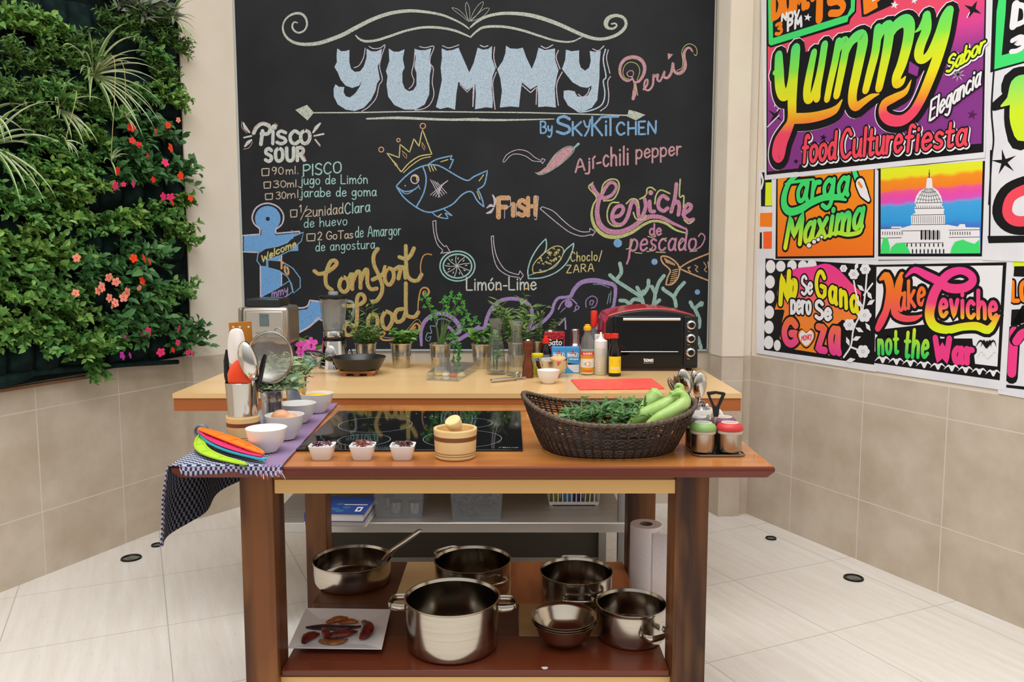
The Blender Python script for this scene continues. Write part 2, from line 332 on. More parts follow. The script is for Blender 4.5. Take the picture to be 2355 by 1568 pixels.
class Ink:
    """Flat drawn shapes on a surface, kept as ONE mesh: (u, depth, v) with the room at -y."""
    def __init__(s, plane, crop=(0, 0, 1), lift=.0): s.p = plane; s.c = crop; s.mb = MB(); s.mb.recalc = False; s.lift = lift; s.k = 0
    def q(s, a): return s.p.pix(s.c[0] + a[0] / s.c[2], s.c[1] + a[1] / s.c[2])
    def y(s): s.k += 1; return -s.p.off - s.lift - s.k * 2e-5
    def fill(s, pts, mi=0, n=0):
        P = [s.q(a) for a in (smoothpts(pts, n, True) if n else pts)]; yy = s.y()
        ar = sum(P[i].x * P[(i + 1) % len(P)].y - P[(i + 1) % len(P)].x * P[i].y for i in range(len(P)))
        if ar < 0: P = P[::-1]
        s.mb.add([(a.x, yy, a.y) for a in P], [tuple(range(len(P)))], mi); return s
    def ell(s, c, rx, ry=None, mi=0, n=20):
        ry = ry or rx
        return s.fill([(c[0] + rx * math.cos(6.2832 * i / n), c[1] + ry * math.sin(6.2832 * i / n)) for i in range(n)], mi)
    def line(s, pts, w, mi=0, n=4, closed=False, rnd=True):
        """Pen stroke of width w (crop pixels), or [w0, w1, ...] spread along it."""
        P2 = smoothpts(pts, n, closed); P = [s.q(a) for a in P2]; m = len(P)
        if closed: P = P + [P[0], P[1]]; m += 2
        if m < 2: return s
        k = (s.q((P2[0][0] + 10, P2[0][1])) - s.q(P2[0])).length / 10; k2 = (s.q((P2[0][0], P2[0][1] + 10)) - s.q(P2[0])).length / 10
        k = (k + k2) / 2
        if isinstance(w, (list, tuple)):
            W = []
            for i in range(m):
                t = i / (m - 1) * (len(w) - 1); a = int(min(t, len(w) - 2)); W.append(w[a] + (w[a + 1] - w[a]) * (t - a))
        else: W = [w] * m
        yy = s.y(); vs = []; fs = []
        for i in range(m):
            t = P[min(i + 1, m - 1)] - P[max(i - 1, 0)]
            if t.length < 1e-9: t = Vector((1, 0))
            t.normalize(); nn = Vector((-t.y, t.x)); h = W[i] * k / 2
            ya = yy - 1.5e-5 * i / m; vs += [(P[i].x + nn.x * h, ya, P[i].y + nn.y * h), (P[i].x - nn.x * h, ya, P[i].y - nn.y * h)]
            if i: fs.append((2 * i - 2, 2 * i - 1, 2 * i + 1, 2 * i))
        s.mb.add(vs, fs, mi)
        if rnd and not closed:
            for i, sg in ((0, -1), (m - 1, 1)):
                t = (P[1] - P[0]) if i == 0 else (P[-1] - P[-2])
                if t.length < 1e-9: t = Vector((1, 0))
                a0 = math.atan2(t.y * sg, t.x * sg); h = W[i] * k / 2
                s.mb.add([(P[i].x + h * math.cos(a0 + R(a)), yy, P[i].y + h * math.sin(a0 + R(a))) for a in (-90, -54, -18, 18, 54, 90)], [(0, 1, 2, 3, 4, 5)], mi)
        return s
    def text(s, t, p0, p1, h, w, mi=0, **k):
        for pts, ww in text_strokes(t, p0, p1, h, w, **k): s.line(pts, ww, mi)
        return s
    def build(s, name, mats, parent, label=None): return s.mb.build(name, mats, parent, smooth=False, label=label)
# ================================================================ blackboard
def chalk(name, col, cover=.5, sc=260):
    col = '#' + ''.join('%02x' % int(int(col[i:i + 2], 16) * .78 + 205 * .22) for i in (1, 3, 5))
    m = bpy.data.materials.new('chalk_' + name); m.use_nodes = True; N, L = nt(m); b = N['Principled BSDF']
    t = N.new('ShaderNodeTexCoord'); n = N.new('ShaderNodeTexNoise'); n.inputs['Scale'].default_value = sc; n.inputs['Detail'].default_value = 3
    L.new(t.outputs['Object'], n.inputs['Vector'])
    r = N.new('ShaderNodeValToRGB'); r.color_ramp.elements[0].position = cover - .13; r.color_ramp.elements[1].position = cover + .1
    r.color_ramp.elements[0].color = (*[c * .42 for c in lin(col)[:3]], 1); r.color_ramp.elements[1].color = lin(col)
    L.new(n.outputs['Fac'], r.inputs[0]); L.new(r.outputs[0], b.inputs['Base Color']); b.inputs['Roughness'].default_value = .95; b.inputs['Specular IOR Level'].default_value = .1
    return m
BPL = Plane2((-1.535, 4.74), 0, .014)
BB = thing('blackboard', 'huge matt black chalkboard filling the back wall with coloured chalk lettering', 'blackboard', (-1.535, 4.74, 0))
BOARD = M('board_black', '#1b1c1f', .62, spec=.35, c2='#24262a', ns=3, nstretch=(1, 1, 1))
mb = MB(); mb.box(.004, -.0135, .915, 2.655, -.001, 3.45); mb.build('board_panel', BOARD, BB, smooth=False)
mb = MB(); mb.box(-.004, -.0145, .910, .004, -.001, 3.45); mb.box(2.655, -.0145, .910, 2.661, -.001, 3.45); mb.box(-.004, -.0145, .905, 2.661, -.001, .915)
mb.build('edging', M('board_edging', '#b9c3c4', .6), BB, smooth=False)
CG = chalk('sage', '#d0dccb', .47); CW = chalk('white', '#dfe6df', .45); CB = chalk('sky', '#bcd6ee', .43, 330); CBo = chalk('skyline', '#bcd8f2', .42)
CPK = chalk('rose', '#d99aa4', .46); CLV = chalk('lilac_white', '#dccde0', .44); CBL = chalk('blue', '#76b4ee', .45); CAN = chalk('anchor', '#5d9fe6', .36, 200)
CTN = chalk('tan', '#d8c3ab', .45); CTE = chalk('teal', '#a6ded9', .45); CYE = chalk('yellow', '#e2d47c', .44); COL = chalk('olive', '#c9bd62', .45); COR = chalk('orange', '#e39a50', .45)
CPE = chalk('peach', '#e5ab72', .45); CMG = chalk('orchid', '#d586ad', .45); CLM = chalk('lime', '#cdd47a', .45); CPU = chalk('purple', '#a987cc', .45); CAQ = chalk('aqua', '#9fcfc2', .47); CPB = chalk('pale_blue', '#9cc3e0', .45)
CBK = M('board_gap', '#1c1d20', .7)
R1 = (540, 0, 3.9196); R2 = (1080, 0, 3.9207); R3 = (540, 380, 3.734); R4 = (1080, 380, 3.7328); PX = (0, 0, 1)
def ink(crop, lift=0): return Ink(BPL, crop, lift)
# --- scrolls
k = ink(R1)
k.line([(565,205),(535,200),(518,230),(530,270),(575,295),(625,275),(650,225),(640,165),(600,125),(540,122),(475,155),(437,215),(437,280),(470,340),(540,385),(640,400),(760,388),(880,350),(980,310),(1100,245),(1240,175),(1400,120),(1560,98),(1700,105),(1850,130),(1960,170),(2050,215),(2110,258)], [10,18,16,24,14,24,34,36,30,20,12])
k.line([(1090,318),(1120,350),(1180,372),(1280,362),(1400,325),(1550,275),(1700,247),(1850,250),(1980,275),(2070,310),(2115,330)], [10,22,22,20,22,20,12])
for p in ([(2112,195),(2085,110),(2080,50),(2090,20),(2110,60),(2118,120)], [(2112,195),(2040,140),(1975,90),(1960,68),(2020,90),(2080,150)]): k.line(p, 4, closed=True)
k.c = R2
k.line([(8,245),(60,200),(150,150),(280,122),(420,122),(560,140),(700,180),(830,230),(950,285),(1060,330),(1160,352),(1260,340),(1350,300),(1405,240),(1405,185),(1370,150),(1310,140),(1250,165),(1228,215),(1245,250),(1290,258),(1325,235),(1315,212),(1280,215)], [14,24,28,36,34,30,26,30,26,28,44,22,16,14])
k.line([(8,335),(60,285),(120,248),(220,238),(340,245),(480,275),(620,320),(750,360),(860,378),(940,370),(1010,335)], [14,22,22,20,16,10])
for p in ([(8,190),(30,120),(75,50),(122,15),(110,70),(60,140)], [(8,190),(70,130),(130,80),(178,75),(150,120),(90,165)]): k.line(p, 4, closed=True)
k.build('chalk_scrollwork', CG, BB, 'pale green chalk scrolls with small leaf tuft')
# --- YUMMY
L_ = [[tuple((540 + x / 3.9196, y / 3.9196) for x, y in P) for P in (
 [(925,440),(960,465),(1000,462),(1030,450),(1030,560),(1045,620),(1080,650),(1130,645),(1165,600),(1190,520),(1190,440),(1230,465),(1280,465),(1325,440),(1310,540),(1285,600),(1305,715),(1280,750),(1265,820),(1225,900),(1160,970),(1080,998),(1000,985),(930,940),(895,870),(893,800),(908,762),(940,785),(985,785),(978,830),(1000,870),(1040,880),(1090,840),(1130,780),(1150,720),(1120,770),(1060,790),(1000,770),(955,715),(930,650),(900,605),(922,560),(920,500)],
 [(1390,440),(1430,468),(1480,468),(1528,445),(1512,530),(1528,610),(1508,650),(1508,740),(1530,800),(1570,825),(1610,815),(1640,770),(1640,660),(1620,600),(1635,520),(1620,440),(1665,455),(1715,455),(1768,435),(1750,540),(1770,610),(1755,680),(1750,850),(1710,940),(1630,985),(1530,985),(1440,945),(1385,870),(1370,760),(1380,690),(1365,640),(1395,550)])],
 [[(1016,112),(1027,117),(1040,116),(1054,110),(1066,138),(1079,167),(1090,145),(1099,110),(1111,115),(1123,113),(1131,106),(1130,133),(1139,158),(1132,176),(1130,204),(1133,228),(1132,248),(1118,246),(1093,251),(1095,215),(1093,193),(1074,207),(1054,187),(1049,215),(1046,252),(1030,246),(1012,250),(1003,246),(1008,227),(1017,184),(1014,156),(1017,133)],
  [(1164,106),(1173,112),(1190,113),(1202,110),(1210,133),(1223,159),(1233,135),(1239,110),(1253,116),(1276,112),(1276,138),(1284,161),(1280,176),(1275,204),(1278,247),(1256,244),(1238,246),(1238,219),(1236,196),(1220,205),(1200,189),(1196,217),(1193,246),(1174,244),(1150,247),(1155,209),(1151,179),(1144,159),(1157,140),(1163,122)]],
 [[tuple((1080 + x / 3.9207, y / 3.9207) for x, y in [(870,450),(920,465),(985,455),(985,560),(1000,610),(1040,640),(1080,610),(1095,550),(1085,460),(1130,470),(1180,460),(1170,560),(1168,700),(1155,840),(1150,900),(1100,970),(1030,1000),(960,995),(890,950),(850,880),(850,820),(890,815),(945,825),(970,870),(1020,880),(1070,860),(1100,800),(1100,770),(1060,790),(1000,780),(930,740),(880,680),(835,620),(865,540)])][0]]]
k = ink(PX)
for g in L_:
    for P in g: k.fill(list(P), 0); k.line(list(P) , 1.3, 1, n=1, closed=True)
k.build('chalk_title', [CB, CBo], BB, 'big pale blue chalk title lettering')
k = ink(R1)
for P in ([(1210,418),(1250,438),(1310,432),(1355,405),(1325,500),(1305,600),(1330,715),(1300,770),(1275,880),(1210,960),(1145,1003)], [(1175,435),(1160,520),(1120,590),(1075,610)], [(1665,420),(1720,430),(1795,418),(1765,510),(1760,570),(1790,620),(1780,740),(1795,850),(1760,940),(1700,980),(1625,992)],
          [(1625,445),(1615,560),(1595,660),(1615,720),(1600,770),(1570,800)], [(1873,412),(1930,432),(2020,405)], [(2030,760),(2030,760),(2095,830),(2095,830),(2150,770),(2150,770),(2145,960)]): k.line(P, 8)
k.c = R2
for P in ([(95,408),(130,422),(165,412)], [(225,425),(218,520),(240,610)], [(240,650),(210,740),(215,850),(230,985)], [(42,770),(30,960)], [(475,770),(550,835),(550,835),(605,785),(605,785),(600,940)], [(645,415),(690,435),(750,405)], [(800,455),(780,520),(815,620)], [(835,650),(790,740),(785,830),(800,950)],
          [(1110,440),(1160,458),(1210,415)], [(1250,450),(1235,530),(1265,660)], [(1270,690),(1245,740),(1255,860),(1240,950),(1180,1000)], [(980,850),(1020,875),(1065,840),(1080,795)]): k.line(P, 9)
k.line([(1225,445),(1205,540),(1230,690),(1205,730),(1220,840),(1195,940),(1110,990),(1000,1010),(950,985)], 12, 1)
k.build('chalk_title_shadow', [CLV, CBo], BB, 'pinkish white chalk shadow strokes')
k = ink(R1); k.fill([(545,990),(650,945),(715,1015),(655,1085)]); k.line([(700,1016),(1100,1014),(1600,1005),(2195,1010)], 11); k.line([(1190,1070),(1480,1062),(1900,1078),(2190,1075)], [14,24,20,24])
k.c = R2; k.line([(0,1010),(500,1015),(1000,1028),(1430,1040)], 11); k.line([(0,1078),(300,1082),(760,1073)], [24,18,8]); k.fill([(1435,990),(1500,1005),(1585,1035),(1500,1085),(1420,1050)])
k.build('chalk_arrow_rule', CG, BB, 'pale green chalk arrow rule under the title')
# --- Peru
k = ink(R2)
k.line([(1432,645),(1418,665),(1440,692),(1475,680),(1472,640),(1435,640)], 8)
k.line([(1465,712),(1425,730),(1380,705),(1355,650),(1365,580),(1410,530),(1480,515),(1545,540),(1578,600),(1568,670),(1530,730),(1485,745)], [16,22,30,34,30,20]); k.line([(1462,690),(1490,760),(1488,830),(1475,890)], [12,20,40,30])
k.line([(1570,805),(1600,765),(1605,720),(1582,730),(1575,790),(1610,815),(1650,770),(1660,670),(1668,690),(1700,672),(1692,715),(1720,728),(1760,640),(1750,690),(1785,700),(1820,650),(1835,565),(1840,630),(1870,660),(1915,650),(1945,590),(1932,500),(1950,445),(1985,432),(2010,465)], [20,16,18,22,20,18,26,22,34,26,14])
k.fill([(1785,480),(1835,490),(1790,540)])
k.line([(1440,715),(1400,700),(1382,650),(1400,590),(1450,560),(1510,580),(1535,640),(1510,720)], 6, 1); k.line([(1500,760),(1515,860)], 7, 1); k.line([(1870,635),(1915,610),(1922,540),(1912,470),(1940,415),(1985,395),(2035,420),(2052,470),(2040,500),(2022,488)], 6, 1)
k.build('chalk_country', [CPK, CLM], BB, 'pink and green chalk country name')
k = ink(R2)
k.text('By', (640,1200), (745,1200), 105, 15); k.text('S', (785,1205), (905,1205), 155, 26); k.text('K', (930,1220), (1010,1220), 120, 19)
k.line([(1030,1090),(1050,1140),(1080,1140)], 17); k.line([(1088,1080),(1070,1170),(1040,1225)], 17); k.text('K', (1105,1220), (1195,1220), 165, 20); k.text('i', (1215,1220), (1245,1220), 150, 19); k.text('T', (1200,1220), (1340,1215), 165, 20)
k.text('C', (1325,1215), (1400,1215), 110, 19); k.text('HEN', (1430,1215), (1680,1205), 115, 18, gap=.22)
k.build('chalk_kitchen_name', CBL, BB, 'bright blue chalk kitchen name')
# --- pisco sour recipe
k = ink(R1)
k.line([(170,1200),(195,1150),(245,1115),(300,1130),(320,1165),(295,1205),(240,1205)], 34); k.line([(250,1180),(235,1300)], 34); k.line([(345,1185),(342,1295)], 30); k.ell((355,1145), 26)
k.text('s', (375,1295), (465,1295), 190, 30); k.text('c', (495,1295), (580,1295), 190, 32); k.text('o', (590,1295), (680,1290), 195, 32)
k.text('SOUR', (275,1455), (625,1445), 115, 32, gap=.3)
for P in ([(78,1108),(95,1150),(132,1192)], [(82,1240),(150,1225)], [(90,1320),(120,1285),(150,1262)], [(705,1195),(735,1150),(770,1112)], [(715,1225),(800,1207)], [(725,1258),(765,1308)]): k.line(P, [14,32,16])
for P in ([(65,1095),(65,1150),(110,1200)], [(160,1195),(200,1130),(260,1100),(320,1120)], [(650,1170),(685,1230),(640,1305)], [(600,1310),(620,1390),(645,1450)], [(740,1270),(770,1320)], [(80,1345),(130,1330),(160,1280)], [(360,1110),(385,1130),(360,1165)]): k.line(P, 6, 1)
k.build('chalk_recipe_heading', [CW, CPK], BB, 'bold white chalk recipe heading')
k = ink(R3)
for a, b, c, d in ((232,30,295,90), (250,145,308,198), (262,245,325,295), (478,385,535,445), (618,590,690,650)):
    k.line([(a,b),(a,b),(c,b-3),(c,b-3),(c-4,d-3),(c-4,d-3),(a+3,d),(a+3,d),(a,b)], 9)
k.text('90', (318,78), (418,76), 62, 8); k.text('ml.', (440,78), (545,72), 66, 8); k.text('30', (332,192), (440,188), 58, 8); k.text('ml.', (450,190), (550,184), 62, 8); k.text('30', (355,290), (440,285), 60, 8); k.text('ml.', (450,285), (572,275), 66, 8)
k.text('1', (555,405), (575,403), 65, 8); k.line([(622,350),(565,468)], 7); k.text('2', (605,440), (660,438), 60, 8); k.text('unidad', (672,440), (930,412), 88, 9); k.text('2 GoTas', (712,642), (1015,625), 68, 9, gap=.12)
k.build('chalk_quantities', CTN, BB, 'tan chalk tick boxes and quantities')
k = ink(R3)
k.text('PISCO', (590,92), (915,62), 95, 12); k.text('jugo de Limón', (565,165), (1140,155), 78, 9); k.text('jarabe de goma', (565,272), (1215,262), 78, 9)
k.text('Clara', (945,420), (1160,395), 92, 10); k.text('de huevo', (595,535), (965,512), 78, 8); k.text('de Amargor', (1035,620), (1425,598), 92, 8); k.text('de angostura.', (695,738), (1222,712), 78, 8)
k.build('chalk_ingredients', CTE, BB, 'teal chalk ingredient names')
# --- anchor and banner
k = ink(R3)
k.ell((283,458), 110, 110, 0, 28); k.fill([(228,530),(345,530),(345,600),(545,582),(545,735),(400,742),(400,1130),(225,1130),(225,740),(78,735),(78,605),(228,598)])
k.fill([(375,1150),(430,1150),(470,1210),(540,1245),(620,1235),(660,1165),(745,1175),(750,1310),(640,1390),(540,1440),(500,1480),(440,1300),(440,1220)]); k.ell((283,460), 18, 18, 2, 14)
k.line([(215,545),(165,500),(150,440),(180,370),(240,332),(310,330),(380,365),(418,430),(405,505),(350,550),(350,550),(352,585),(352,585),(555,568),(555,568),(558,590)], 13, 1)
k.line([(215,545),(215,592),(215,592),(64,603),(64,603),(64,742),(64,742),(218,748),(218,748),(222,1130)], 12, 1); k.line([(402,755),(402,1030)], 10, 1)
k.line([(428,1145),(480,1208),(560,1225),(622,1210),(645,1160),(645,1160),(745,1172)], 14, 1); k.line([(520,1450),(640,1385),(715,1310),(715,1310),(745,1330)], 16, 1)
for P in ([(500,612),(590,575),(572,650),(490,725),(380,778),(272,812),(272,868),(225,868),(190,820),(200,755),(260,715),(370,695),(450,665)], [(285,812),(400,822),(500,885),(562,970),(562,1050),(505,1098),(488,1020),(450,955),(380,905),(285,878)], [(240,1122),(360,1060),(470,992),(498,1085),(430,1135),(240,1140)]):
    k.fill(P, 2); k.line(P, 9, 3, n=1, closed=True)
k.line([(490,560),(495,630),(500,612)], 9, 3)
k.text('Welcome', (232,838), (525,700), 62, 11, 4, bow=12); k.text('TO', (385,868), (462,950), 62, 17, 5); k.text('mmy', (318,1140), (455,1098), 76, 10, 6)
k.build('chalk_anchor', [CAN, CLV, CBK, CBL, CYE, CPE, CPU], BB, 'blue chalk anchor wrapped in a lettered banner')
# --- Comfort Food
CF = [[(680,905),(720,930),(785,915),(840,880),(872,840),(855,815),(820,825),(790,890),(775,960),(785,1030),(830,1068)], [(930,960),(902,990),(895,1045),(930,1085),(968,1060),(970,990),(935,958)], [(968,1000),(1002,925),(1005,1060)], [(1008,1000),(1045,915),(1072,925),(1075,1050)], [(1078,990),(1112,905),(1135,900),(1135,1010),(1165,1060),(1215,1055)],
      [(1225,715),(1190,770),(1192,850),(1232,940),(1262,1030),(1255,1100),(1215,1160),(1178,1166)], [(1180,980),(1265,935),(1288,870)], [(1312,880),(1285,930),(1292,1000),(1330,1022),(1362,960),(1350,895),(1312,880)], [(1372,890),(1420,870),(1402,970)], [(1420,870),(1452,880),(1462,965)], [(1465,690),(1467,830),(1478,940),(1520,985),(1570,983),(1600,935)], [(1410,785),(1470,802),(1510,765),(1535,710)],
      [(1075,1190),(1110,1160),(1105,1118),(1070,1105),(1045,1150),(1047,1260),(1037,1380),(1005,1442),(955,1452),(935,1400),(960,1360),(1010,1370)], [(930,1200),(1000,1205),(1060,1195)], [(1172,1270),(1140,1330),(1150,1402),(1190,1420),(1220,1370),(1217,1300),(1172,1270)], [(1292,1250),(1262,1310),(1272,1382),(1310,1400),(1347,1340),(1342,1275),(1292,1250)], [(1440,1230),(1392,1240),(1370,1290),(1390,1342),(1440,1322),(1466,1250)], [(1465,1010),(1466,1240),(1482,1290),(1540,1298),(1572,1260)]]
k = ink(R3)
for P in CF: k.line([(x + 4, y + 3) for x, y in P], 34, 1)
for P in CF: k.line([(x - 1, y - 1) for x, y in P], 24, 0)
for P in CF[:9] + CF[12:]: k.line([(x + 5, y + 3) for x, y in P], 4, 1)
k.line([(1600,935),(1595,860),(1615,785),(1650,762),(1690,768)], 10, 1); k.line([(1572,1260),(1578,1160),(1600,1065),(1645,1052),(1668,1085),(1650,1118),(1618,1110),(1622,1082),(1640,1082)], [10,12,18,14,8], 1)
k.line([(1200,1495),(1270,1465),(1292,1440),(1262,1430),(1245,1468),(1280,1500),(1380,1492),(1480,1440),(1545,1365),(1580,1370),(1585,1415),(1555,1440),(1530,1408),(1550,1388)], [6,12,18,14,16,30,14], 1); k.line([(1245,1470),(1370,1480),(1470,1420),(1540,1340),(1575,1325),(1600,1355)], 5, 0)
k.build('chalk_comfort_food', [COL, COR], BB, 'olive and orange chalk script')
# --- fish with crown
k = ink(R1)
k.line([(1500,1550),(1500,1550),(1370,1378),(1370,1378),(1482,1420),(1482,1420),(1490,1300),(1490,1300),(1575,1372),(1575,1372),(1615,1250),(1615,1250),(1660,1320),(1660,1320),(1690,1165),(1690,1165),(1776,1390),(1776,1390),(1665,1408),(1570,1470),(1500,1550)], 10); k.line([(1520,1556),(1590,1492),(1680,1432),(1765,1412)], 8)
for c, r in (((1695,1135),24), ((1475,1263),15), ((1320,1348),22)): k.line([(c[0] + r * math.cos(a * .785), c[1] + r * math.sin(a * .785)) for a in range(8)], 9, 1, closed=True)
for P in ([(1685,1280),(1715,1325),(1710,1355),(1688,1318)], [(1508,1360),(1550,1395),(1548,1430),(1520,1400)], [(1430,1450),(1462,1480),(1472,1510),(1445,1490)]): k.line(P, 6, 1, n=1, closed=True)
k.build('chalk_crown', [CYE, CPE], BB, 'yellow chalk crown above the fish')
k = ink(PX)
k.line([(911,428),(911,428),(931,407),(952,391),(975,381),(1000,379),(1020,386),(1050,404),(1075,415),(1090,406),(1121,392),(1121,392),(1114,424),(1099,435),(1099,435),(1108,455),(1113,476),(1113,476),(1098,462),(1087,443),(1075,441),(1060,450),(1040,470),(1010,483),(985,488),(960,478),(930,455),(911,428)], 3.2)
k.line([(985,378),(1005,366),(1040,358),(1040,358),(1036,366),(1043,367),(1043,367),(1034,387)], 3); k.line([(972,382),(980,408),(975,442),(957,477)], 3.2); k.line([(913,430),(930,440),(950,437),(963,428)], 2.8); k.line([(916,433),(935,446),(957,433)], 2.2); k.line([(962,425),(966,435)], 2)
k.line([(993,488),(1006,498),(1030,502),(1024,490),(1040,496),(1022,482)], 2.6)
k.line([(954 + 9 * math.cos(a * .785), 412 + 10 * math.sin(a * .785)) for a in range(8)], 2.6, 1, closed=True); k.line([(950,404),(958,406),(959,415)], 3, 2); k.ell((932,427), 1.6, 1.6, 1)
for P in ([(985,380),(990,394)], [(991,380),(997,393)], [(997,380),(1003,391)], [(1008,498),(1015,492)], [(1102,416),(1112,402)], [(1097,440),(1104,458)], [(1014,372),(1030,367)]): k.line(P, 2.2, 2)
for i in range(4): k.line([(990 + i * 5, 413 + i * 2), (1012 + i * 5, 453 - i * 3)], 1.6, 1); k.line([(1030 - i * 5, 415 + i * 3), (990 + i * 6, 448 + i * 2)], 1.6, 1)
k.build('chalk_fish', [CBL, CLV, CYE], BB, 'blue chalk smiling fish')
# --- chilli, arrows, lime, corn
k = ink(PX)
k.fill([(1231,398),(1242,401),(1262,394),(1290,376),(1313,354),(1320,341),(1311,337),(1295,342),(1275,358),(1258,382),(1242,394)], 0); k.line([(1231,397),(1242,402),(1262,395),(1290,377),(1314,355),(1321,341),(1311,336),(1295,341),(1275,357),(1258,381)], 1.6, 1); k.line([(1318,342),(1330,331)], [3,6], 1)
k.c = R2; k.text('Ají-', (955,1552), (1185,1500), 112, 17); k.text('chili', (1205,1500), (1432,1482), 165, 17, gap=.2); k.text('pepper', (1500,1430), (1905,1395), 130, 16)
k.build('chalk_chilli', [CPK, CAQ], BB, 'pink chalk chilli pepper and its name')
k = ink(R2); k.line([(300,1450),(340,1390),(430,1350),(520,1365),(590,1420),(650,1448),(650,1448),(652,1428),(652,1428),(682,1440),(682,1440),(655,1478),(655,1478),(645,1458),(570,1450),(510,1410),(430,1388),(370,1402),(312,1462),(300,1450)], 6)
k.c = R4; k.line([(625,355),(720,395),(800,470),(880,535),(960,570),(1030,570),(1030,570),(1032,540),(1032,540),(1080,570),(1080,570),(1052,608),(1052,608),(1045,595),(960,608),(860,575),(770,510),(690,445),(605,372),(605,372),(625,355)], 7)
k.line([(185,610),(185,610),(205,605),(205,605),(210,690),(240,800),(310,900),(420,940),(420,940),(432,905),(432,905),(462,945),(462,945),(432,990),(432,990),(425,965),(330,945),(240,880),(200,760),(185,610)], 7)
k.c = R3; k.line([(1700,480),(1700,480),(1727,474),(1727,474),(1730,560),(1750,640),(1802,700),(1802,700),(1815,688),(1815,688),(1850,745),(1850,745),(1765,755),(1765,755),(1785,730),(1740,680),(1710,580),(1700,480)], 7)
k.build('chalk_arrows', CLV, BB, 'four outlined white chalk arrows')
k = ink(R3)
for rx, ry, w in ((150,128,12), (122,102,13)): k.line([(1912 + rx * math.cos(a * .3927), 865 + ry * math.sin(a * .3927)) for a in range(16)], w, 0, closed=True)
for a in range(9): t = a * .698 + .3; k.line([(1908,862), (1908 + 52 * math.cos(t), 862 + 48 * math.sin(t) + 4), (1912 + 108 * math.cos(t + .12), 866 + 90 * math.sin(t + .12))], 6, 1)
for a in range(9): t = a * .698 + .62; k.line([(1910 + 70 * math.cos(t), 864 + 58 * math.sin(t)), (1910 + 84 * math.cos(t), 864 + 70 * math.sin(t))], 8, 1)
k.c = PX; k.text('Limón-Lime', (1073,667), (1233,666), 29, 3.4, 1)
k.build('chalk_lime', [CTE, CW], BB, 'teal and white chalk lime slice and its name')
k = ink(R4)
k.line([(505,970),(500,900),(530,800),(590,700),(655,630),(655,630),(660,690),(645,745),(600,790)], 11); k.line([(505,972),(505,972),(620,965),(740,920),(830,840),(880,740),(895,668),(895,668),(830,720),(800,765)], 11); k.line([(510,945),(600,915),(720,880),(790,800)], 6)
k.line([(545,920),(545,860),(600,790),(700,710),(760,693),(802,715),(800,770),(750,840),(650,910),(560,922)], 8, 1, closed=True)
rn = random.Random(3)
for i in range(34):
    t = rn.random(); w_ = rn.uniform(-.5, .5); x = 575 + 185 * t + 60 * w_; y = 880 - 150 * t + 75 * w_; k.line([(x, y), (x + 12, y - 8), (x + 16, y + 6)], 6, 1)
k.text('Choclo/', (868,825), (1135,815), 78, 9, 1, gap=.22); k.text('ZARA', (832,925), (1065,908), 66, 9, 1, gap=.25)
k.build('chalk_corn', [CTE, CYE], BB, 'teal and yellow chalk corn cob and its name')
k = ink(R4)
k.text('F', (248,445), (330,445), 165, 42); k.text('i', (370,430), (378,430), 115, 40); k.text('S', (418,430), (482,430), 130, 38); k.text('H', (502,430), (565,425), 150, 36)
for P in ([(198,255),(218,300),(212,350)], [(150,365),(180,345),(212,355)], [(145,412),(180,400),(205,370)]): k.line(P, [10,26,12], 1)
for P in ([(350,275),(348,350),(305,370),(300,455)], [(400,330),(402,440)], [(560,268),(590,270),(585,330),(575,460),(555,458)]): k.line(P, 6, 1)
k.build('chalk_fish_word', [CPE, CLV], BB, 'tan block chalk word beside the fish')
# --- Ceviche de pescado
k = ink(R4)
k.line([(1050,175),(1090,240),(1150,280),(1220,255),(1260,190),(1235,150),(1190,160),(1140,240),(1105,320),(1095,420),(1120,510),(1190,565),(1290,572),(1390,535),(1480,470),(1560,440),(1650,450),(1740,495),(1860,548)], [34,34,26,30,36,48,44,40,36,18])
for P in ([(1222,445),(1290,430),(1320,380),(1298,348),(1248,370),(1222,445),(1250,500),(1310,505),(1355,445),(1388,330),(1412,312),(1442,345),(1452,440),(1482,440),(1512,350),(1502,290)], [(1545,310),(1552,390),(1585,396)], [(1702,290),(1660,262),(1625,300),(1622,360),(1662,392),(1700,368)], [(1775,160),(1762,280),(1730,400)], [(1745,340),(1788,310),(1800,360),(1792,425)], [(1832,422),(1890,380),(1900,345),(1870,335),(1842,380),(1842,440),(1880,472),(1920,465)]): k.line(P, 33)
k.ell((1555,235), 22)
for P in ([(1060,148),(1022,190),(1090,275),(1062,340),(1048,430),(1078,530),(1160,602),(1270,615),(1390,578),(1490,512),(1580,478),(1680,497),(1770,555),(1870,585)],): k.line(P, [12,12,16,30,34,26,22,22,12], 1)
for P in ([(1130,240),(1150,160),(1210,120),(1270,132),(1282,200),(1235,290),(1150,305)], [(1280,320),(1215,325),(1182,400),(1190,480),(1240,522),(1302,520)], [(1345,330),(1390,290),(1440,300),(1455,360)], [(1405,405),(1430,460),(1490,465),(1515,430)], [(1590,330),(1600,260),(1640,213),(1718,242)], [(1520,245),(1525,200),(1560,190),(1595,215)], [(1460,290),(1500,270),(1512,255)], [(1808,120),(1802,270),(1838,260),(1835,360)], [(1842,470),(1880,500),(1920,480)]): k.line(P, 13, 1)
k.build('chalk_ceviche', [CMG, CLM], BB, 'pink and lime chalk dish name')
k = ink(R4)
k.text('de', (1545,600), (1645,598), 95, 16); k.text('pescado', (1372,735), (1940,725), 165, 18, slant=.12); k.line([(1375,740),(1365,800),(1350,845)], 16); k.line([(1940,725),(1990,690),(2020,620),(1990,585),(1965,610)], 12)
